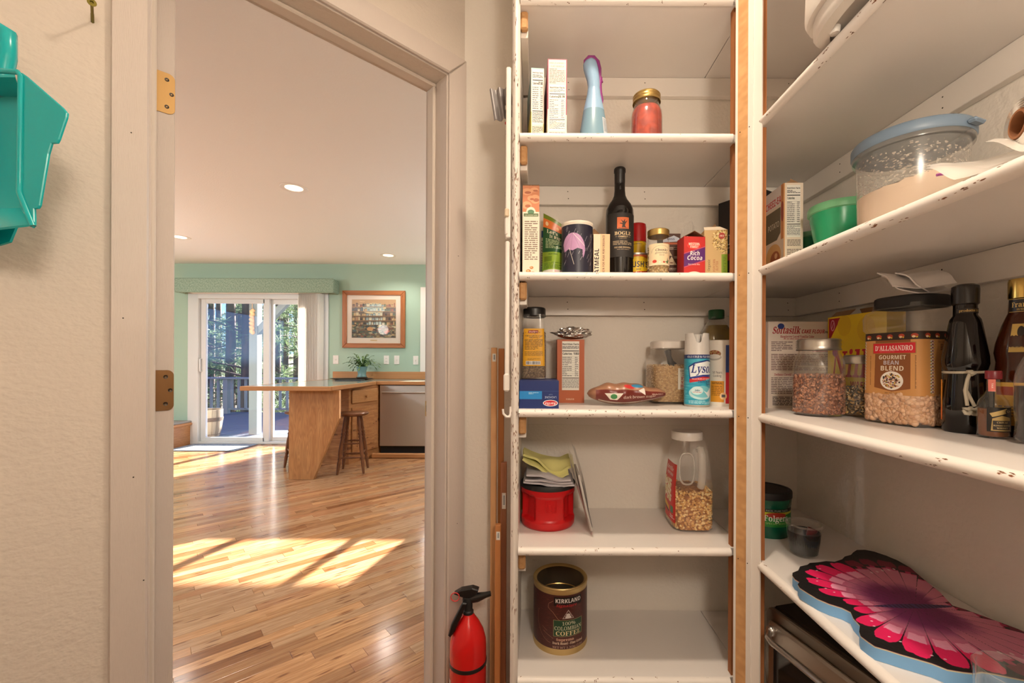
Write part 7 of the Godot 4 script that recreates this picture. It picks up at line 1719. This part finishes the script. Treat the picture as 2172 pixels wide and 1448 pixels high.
	var st := Ink.new(64, 96, rgb(224, 120, 106)); st.text("TAX", 30, 54, 20, rgb(250, 226, 214), "sb", 1, 0, 0.0, 1)
	bottle_band(mw, "seal_strip", 0.0083, 0.074, 0.095, -1.6, -0.5, st)
	var ml := Ink.new(220, 240, rgb(30, 24, 20)); ml.poly([Vector2(20, 60), Vector2(150, 10), Vector2(200, 40), Vector2(40, 96)], rgb(190, 160, 100)); ml.ell(166, 40, 24, 24, rgb(40, 32, 26)); ml.text("12", 166, 52, 32, rgb(214, 186, 130), "sb"); ml.poly([Vector2(40, 110), Vector2(110, 80), Vector2(190, 100), Vector2(200, 230), Vector2(30, 230)], rgb(180, 150, 92)); ml.rect(44, 130, 150, 90, rgb(44, 34, 28)); ml.text("CHIVAS", 118, 156, 24, rgb(214, 186, 130), "rb"); ml.text("BLENDED SCOTCH", 118, 184, 18, rgb(214, 186, 130), "sb", 1, 140); ml.text("WHISKY", 118, 210, 22, rgb(214, 186, 130), "rb")
	part("label", MB.new().loft([Vector2(0.0185, 0.012), Vector2(0.0185, 0.05)], 2.3, 24, -1.2, 0.6), ml.mat(0.4), mw)
	# tall brown bottle at the right edge
	var fg := thing("brown_bottle", "brown liqueur bottle with a gold cap at the right edge of the shelf", "bottle", D(0.786, y, 0.69))
	part("glass", MB.new().loft([Vector2(0, 0.002), Vector2(0.03, 0.001), Vector2(0.034, 0.006), Vector2(0.034, 0.09), Vector2(0.0315, 0.12), Vector2(0.034, 0.135), Vector2(0.0325, 0.15), Vector2(0.025, 0.18), Vector2(0.018, 0.2), Vector2(0.0165, 0.225)], 2, 44), mk(rgb(62, 26, 10), 0.05), fg)
	part("cap", MB.new().loft([Vector2(0.0168, 0.222), Vector2(0.0182, 0.223), Vector2(0.0182, 0.25), Vector2(0.0172, 0.254), Vector2(0, 0.2545)], 2, 36), mk(rgb(206, 176, 100), 0.18, 1.0), fg)
	var n1 := Ink.new(256, 96, rgb(24, 18, 14)); n1.rect(0, 0, 256, 4, rgb(206, 170, 90)); n1.rect(0, 90, 256, 4, rgb(206, 170, 90)); n1.text("Frangelico", 110, 60, 50, rgb(214, 180, 100), "rb", 1, 180); n1.fine(50, 70, 120, 16, 8, rgb(190, 160, 90))
	bottle_band(fg, "neck_label", 0.0184, 0.2, 0.2215, -1.9, 1.2, n1)
	var n2 := Ink.new(180, 220, rgb(200, 166, 84)); n2.ell(90, 62, 34, 44, rgb(30, 20, 14)); n2.text("Imported", 90, 150, 38, rgb(50, 34, 20), "rb", 1, 160); n2.text("Product of Italy", 90, 186, 20, rgb(70, 50, 30), "r", 1, 150)
	part("shoulder_label", MB.new().loft([Vector2(0.0347, 0.136), Vector2(0.0256, 0.181)], 2, 16, -1.35, -0.55), n2.mat(0.3), fg)
	var n3 := Ink.new(200, 200, rgb(206, 158, 60)); n3.text("ng", 150, 90, 70, rgb(40, 28, 20), "rb"); n3.fine(20, 110, 150, 60, 14, rgb(120, 84, 40)); n3.rect(10, 20, 60, 40, rgb(150, 60, 30))
	bottle_band(fg, "body_label", 0.0344, 0.02, 0.088, -2.0, 0.4, n3)
	# dark bottle of soda cut by the frame
	var sd := thing("soda_bottle", "dark soda bottle with a red label cut off by the right edge", "bottle", D(0.7345, y, 0.619))
	part("plastic", MB.new().loft([Vector2(0, 0.002), Vector2(0.024, 0.001), Vector2(0.0295, 0.008), Vector2(0.028, 0.03), Vector2(0.03, 0.05), Vector2(0.03, 0.092), Vector2(0.028, 0.108), Vector2(0.022, 0.124), Vector2(0.014, 0.14), Vector2(0.0115, 0.16)], 2, 40), M.clear, sd)
	part("soda", MB.new().loft([Vector2(0, 0.004), Vector2(0.023, 0.004), Vector2(0.0285, 0.009), Vector2(0.027, 0.03), Vector2(0.029, 0.05), Vector2(0.029, 0.085), Vector2(0, 0.086)], 2, 36), mk(rgb(20, 12, 10), 0.1), sd)
	part("cap", MB.new().loft([Vector2(0.013, 0.155), Vector2(0.0145, 0.156), Vector2(0.0145, 0.17), Vector2(0.013, 0.172), Vector2(0, 0.172)], 2, 24), mk(rgb(150, 24, 30), 0.4), sd)
	var sl := Ink.new(200, 120, rgb(200, 46, 60)); sl.ell(40, 60, 30, 40, rgb(230, 110, 110)); bottle_band(sd, "label", 0.0303, 0.045, 0.09, -0.7, 1.9, sl)

func right_four():
	var y: float = S[1]
	var f := thing("green_coffee_tub", "dark green plastic coffee tub with a black lid behind the corner post", "tub", D(0.6365, y, 1.184))
	var gm := mk(rgb(6, 84, 58), 0.25)
	part("tub", MB.new().loft([Vector2(0, 0), Vector2(0.059, 0), Vector2(0.062, 0.005), Vector2(0.0625, 0.028), Vector2(0.061, 0.032), Vector2(0.061, 0.078), Vector2(0.0625, 0.083), Vector2(0.0635, 0.1), Vector2(0.062, 0.104)], 2, 48), gm, f)
	part("lid", MB.new().loft([Vector2(0.062, 0.1), Vector2(0.065, 0.102), Vector2(0.065, 0.116), Vector2(0.0635, 0.119), Vector2(0.056, 0.12), Vector2(0.054, 0.117), Vector2(0, 0.117)], 2, 48), M.black_soft, f)
	var k := Ink.new(512, 190, rgb(196, 196, 40)); k.rect(0, 0, 512, 34, rgb(20, 40, 34)); k.text("RICH, PURE TASTE", 300, 26, 24, rgb(210, 220, 200), "s", 1, 200); k.ell(60, 40, 32, 28, rgb(206, 206, 190)); k.text("30", 60, 50, 24, rgb(40, 50, 50), "sb")
	k.poly([Vector2(0, 150), Vector2(230, 70), Vector2(512, 50), Vector2(512, 190), Vector2(0, 190)], rgb(40, 130, 50)); k.poly([Vector2(0, 120), Vector2(180, 80), Vector2(220, 88), Vector2(0, 160)], rgb(150, 176, 50)); k.ell(290, 66, 86, 30, rgb(170, 50, 34)); k.text("Folgers", 292, 128, 84, rgb(240, 234, 224), "rb", 1, 210); k.text("SPECIAL ROAST", 290, 162, 26, rgb(190, 206, 120), "s", 1, 220)
	part("label", MB.new().loft([Vector2(0.0615, 0.0315), Vector2(0.0615, 0.0785)], 2, 32, -1.5, 1.1), k.mat(0.35), f)
	# glass bowl with coffee grounds
	var b := thing("glass_bowl", "small clear glass bowl with dark coffee grounds inside", "bowl", D(0.6505, y, 1.035))
	part("glass", MB.new().loft([Vector2(0, 0.001), Vector2(0.027, 0.001), Vector2(0.031, 0.004), Vector2(0.0345, 0.03), Vector2(0.0375, 0.072), Vector2(0.0395, 0.0735), Vector2(0.0392, 0.0765), Vector2(0.0365, 0.077), Vector2(0.0355, 0.073), Vector2(0.0325, 0.03), Vector2(0.029, 0.007), Vector2(0, 0.005)], 2, 48), M.glass, b)
	var gr := img_mat(noise_img(96, 96, rgb(30, 16, 12), rgb(12, 7, 6), 0.3, 4), 0.9)
	part("grounds", MB.new().loft([Vector2(0, 0.006), Vector2(0.029, 0.008), Vector2(0.0325, 0.03), Vector2(0.0346, 0.057), Vector2(0.02, 0.055), Vector2(0, 0.046)], 2, 40), gr, b)
	part("rim", MB.new().loft([Vector2(0.0372, 0.0735), Vector2(0.0397, 0.074), Vector2(0.0395, 0.0772), Vector2(0.0365, 0.0776)], 2, 48), M.cloudy, b)
	part("scoop", MB.new().loft([Vector2(0, 0), Vector2(0.009, 0.001), Vector2(0.011, 0.02), Vector2(0.0105, 0.02), Vector2(0, 0.004)], 2, 20), mk(rgb(110, 24, 24), 0.3), b, Vector3(0.012, 0.045, 0.004), Vector3(0, 0, -20))
	# butterfly kneeling mat
	var out := PackedVector2Array()
	for q in "761,1012 781,1013 795,1003 806,982 812,960 811,926 796,880 786,845 781,825 768,797 761,780 772,768 781,752 789,737 803,712 812,680 815,640 812,602 800,572 781,552 755,548 735,560 712,575 684,597 666,604 654,609 640,613 625,610 613,612 595,617 584,630 569,640 555,649 542,659 530,667 528,678 527,692 533,703 547,720 551,740 560,759 554,772 540,784 529,801 524,820 520,840 524,853 533,862 531,874 535,889 542,900 560,910 575,928 596,936 607,945 627,948 649,954 666,951 691,963 707,977 728,986 744,1000".split(" "):
		var c := q.split(",")
		out.append(Vector2(float(c[0]), float(c[1])) * 0.001)
	var W := 420; var H := 650
	var im := Image.create(W, H, false, Image.FORMAT_RGB8)
	var th := [0.0, 11.0, 23.0, 35.0, 47.0, 58.0, 69.0, 80.0, 92.0, 108.0, 123.0, 138.0, 152.0, 166.0, 180.0]
	var R := [0.07, 0.1, 0.125, 0.16, 0.185, 0.2, 0.198, 0.19, 0.17, 0.17, 0.174, 0.172, 0.158, 0.136, 0.1]
	var nz := FastNoiseLite.new(); nz.seed = 4; nz.frequency = 60.0
	for py in H:
		for px in W:
			var a := 0.512 + 0.31 * px / W - 0.69
			var z := 0.535 + 0.485 * (1.0 - float(py) / H) - 0.778
			var bb := absf(z)
			var r := Vector2(a, bb).length()
			var t := rad_to_deg(atan2(bb, a))
			var col := Color(0.055, 0.05, 0.055)
			for i in th.size() - 1:
				if t < th[i] or t > th[i + 1]: continue
				var mid: float = (th[i] + th[i + 1]) * 0.5; var hw: float = (th[i + 1] - th[i]) * 0.5
				var e: float = absf(t - mid) / hw
				var tip: float = (R[i] + R[i + 1]) * 0.5
				var q: float = r / tip + 0.025 * nz.get_noise_2d(a, z)
				var lim: float = 1.0 - (0.12 if t < 92 else 0.2) * pow(e, 4.0)
				if q < lim and e < 0.98 - 0.06 * smoothstep(0.5, 1.0, q):
					var fore := t < 92
					if fore and q < 0.78: col = rgb(122, 44, 98).lerp(rgb(214, 128, 158), smoothstep(0.26, 0.5, q))
					elif q < 0.38: col = rgb(122, 44, 98)
					elif q < 0.56: col = rgb(122, 44, 98).lerp(rgb(206, 120, 152), (q - 0.38) / 0.18)
					elif q < 0.74: col = rgb(206, 120, 152).lerp(rgb(220, 84, 132), (q - 0.56) / 0.18)
					else: col = rgb(224, 24, 92) if not fore else (rgb(120, 26, 56) if q > 0.84 else rgb(26, 20, 24) if (q > 0.8 and e > 0.3) else rgb(190, 50, 100))
					if not fore and q > 0.62 and q < 0.76 and e < 0.7: col = rgb(238, 160, 190)
				break
			if bb < 0.006 * (1.0 - pow(clampf(a / 0.075, -1, 1), 2)) + 0.001 and a > -0.075 and a < 0.066: col = rgb(70, 60, 110) if int(a * 260) % 2 == 0 else rgb(54, 30, 66)
			im.set_pixel(px, py, col)
	var ink := Ink.new(4, 4, Color.BLACK); ink.im = im; ink.W = W; ink.H = H
	for s in [1, -1]:
		for q in [[0.035, 0.128], [0.05, 0.133], [0.066, 0.136], [0.08, 0.14], [0.02, 0.124], [-0.11, 0.1], [-0.118, 0.088], [-0.12, 0.06], [-0.113, 0.046], [-0.09, 0.132], [-0.078, 0.14]]:
			ink.ell((0.69 + q[0] - 0.512) / 0.31 * W, (1.0 - (0.778 + s * q[1] - 0.535) / 0.485) * H, 3.5, 4.5 if q[0] > 0 else 2.0, rgb(236, 200, 210))
	var mt := thing("butterfly_mat", "butterfly shaped foam mat printed black, pink and purple with light blue sides", "mat")
	var up := Transform3D(Basis(Vector3(1, 0, 0), Vector3(0, 0, -1), Vector3(0, 1, 0)), Vector3.ZERO)
	var m1 := MB.new(); m1.X = up; m1.ext(out.duplicate(), y + 0.0005, y + 0.0195, 0.0, true)
	part("foam_base", m1, mk(rgb(122, 172, 216), 0.7), mt)
	var m2 := MB.new(); m2.X = up; m2.ext(out.duplicate(), y + 0.0195, y + 0.0212, 0.0, true)
	part("edge_layer", m2, mk(rgb(206, 196, 160), 0.7), mt)
	var m3 := MB.new(); m3.X = up; m3.ext(out.duplicate(), y + 0.0212, y + 0.022, 0.0, false, Rect2(0.512, 0.535, 0.31, 0.485))
	var pm := ink.mat(0.55); pm.heightmap_enabled = true; pm.heightmap_texture = noise_tex(0.22, 5, null, 2, 256); pm.heightmap_scale = 0.04
	part("printed_top", m3, pm, mt)
	# empty glass jar at the lower right corner
	var ej := thing("empty_jar", "empty clear glass jar at the lower right corner, only its rim showing", "jar", D(0.5585, y, 0.495))
	part("glass", MB.new().loft([Vector2(0, 0.002), Vector2(0.033, 0.001), Vector2(0.0365, 0.006), Vector2(0.0365, 0.08), Vector2(0.0375, 0.096), Vector2(0.0385, 0.1), Vector2(0.0385, 0.104), Vector2(0.0365, 0.106), Vector2(0.0345, 0.104), Vector2(0.0345, 0.08), Vector2(0.034, 0.008), Vector2(0, 0.006)], 2, 56), M.glass, ej)
	# toaster oven on the shelf below, its door towards the pantry
	var o := thing("toaster_oven", "stainless steel toaster oven with a bar handle under the butterfly mat shelf", "toaster oven", D(0.558, S[0], 1.025), -76)
	var st := mk(rgb(150, 142, 132), 0.32, 1.0)
	var silver := mk(rgb(186, 178, 168), 0.35, 1.0)
	var dark := mk(rgb(58, 50, 42), 0.3, 0.8)
	part("body", MB.new().box(Vector3(0.2, 0.112, -0.085), Vector3(0.4, 0.196, 0.166), 0.012), dark, o)
	part("front_frame", MB.new().ext(frame_outline(0.4, 0.196), 0, 0.012, 0.003), st, o, Vector3(0.0, 0.014, -0.006))
	var dr := part("door", MB.new().box(Vector3(0.16, 0.104, 0.01), Vector3(0.285, 0.164, 0.014), 0.005), silver, o)
	part("door_glass", MB.new().box(Vector3(0.16, 0.09, 0.0175), Vector3(0.245, 0.105, 0.002), 0.0008), mk(rgb(26, 22, 20), 0.06), dr)
	part("glass_trim", MB.new().tube([Vector3(0.036, 0.145, 0.018), Vector3(0.284, 0.145, 0.018)], 0.002, 6), silver, dr)
	var hp := []
	for i in 15: var u := i / 14.0; hp.append(Vector3(lerpf(0.03, 0.29, u), 0.166, 0.02 + 0.03 * pow(sin(clampf(u * 8, 0, 1) * PI / 2) * sin(clampf((1 - u) * 8, 0, 1) * PI / 2), 1.0)))
	part("handle", MB.new().tube(hp, 0.0062, 12), M.steel, dr)
	for x in [0.03, 0.29]: part("handle_mount", MB.new().loft([Vector2(0.012, 0), Vector2(0.011, 0.006), Vector2(0.007, 0.01), Vector2(0, 0.011)], 2, 20), M.steel, dr, Vector3(x, 0.166, 0.0165), Vector3(90, 0, 0))
	for q in [0.075, 0.125, 0.17]: part("knob", MB.new().loft([Vector2(0.014, 0), Vector2(0.0125, 0.014), Vector2(0, 0.015)], 2, 20), M.black_soft, o, Vector3(0.352, q, 0.006), Vector3(90, 0, 0))
	for q in [[0.03, -0.02], [0.37, -0.02], [0.03, -0.15], [0.37, -0.15]]: part("foot", MB.new().loft([Vector2(0, 0), Vector2(0.01, 0), Vector2(0.012, 0.015)], 2, 16), M.black_soft, o, Vector3(q[0], 0, q[1]))

func frame_outline(w: float, h: float) -> PackedVector2Array:
	var p := rr(w, h, 0.02)
	for i in p.size(): p[i] += Vector2(w / 2, h / 2)
	return p
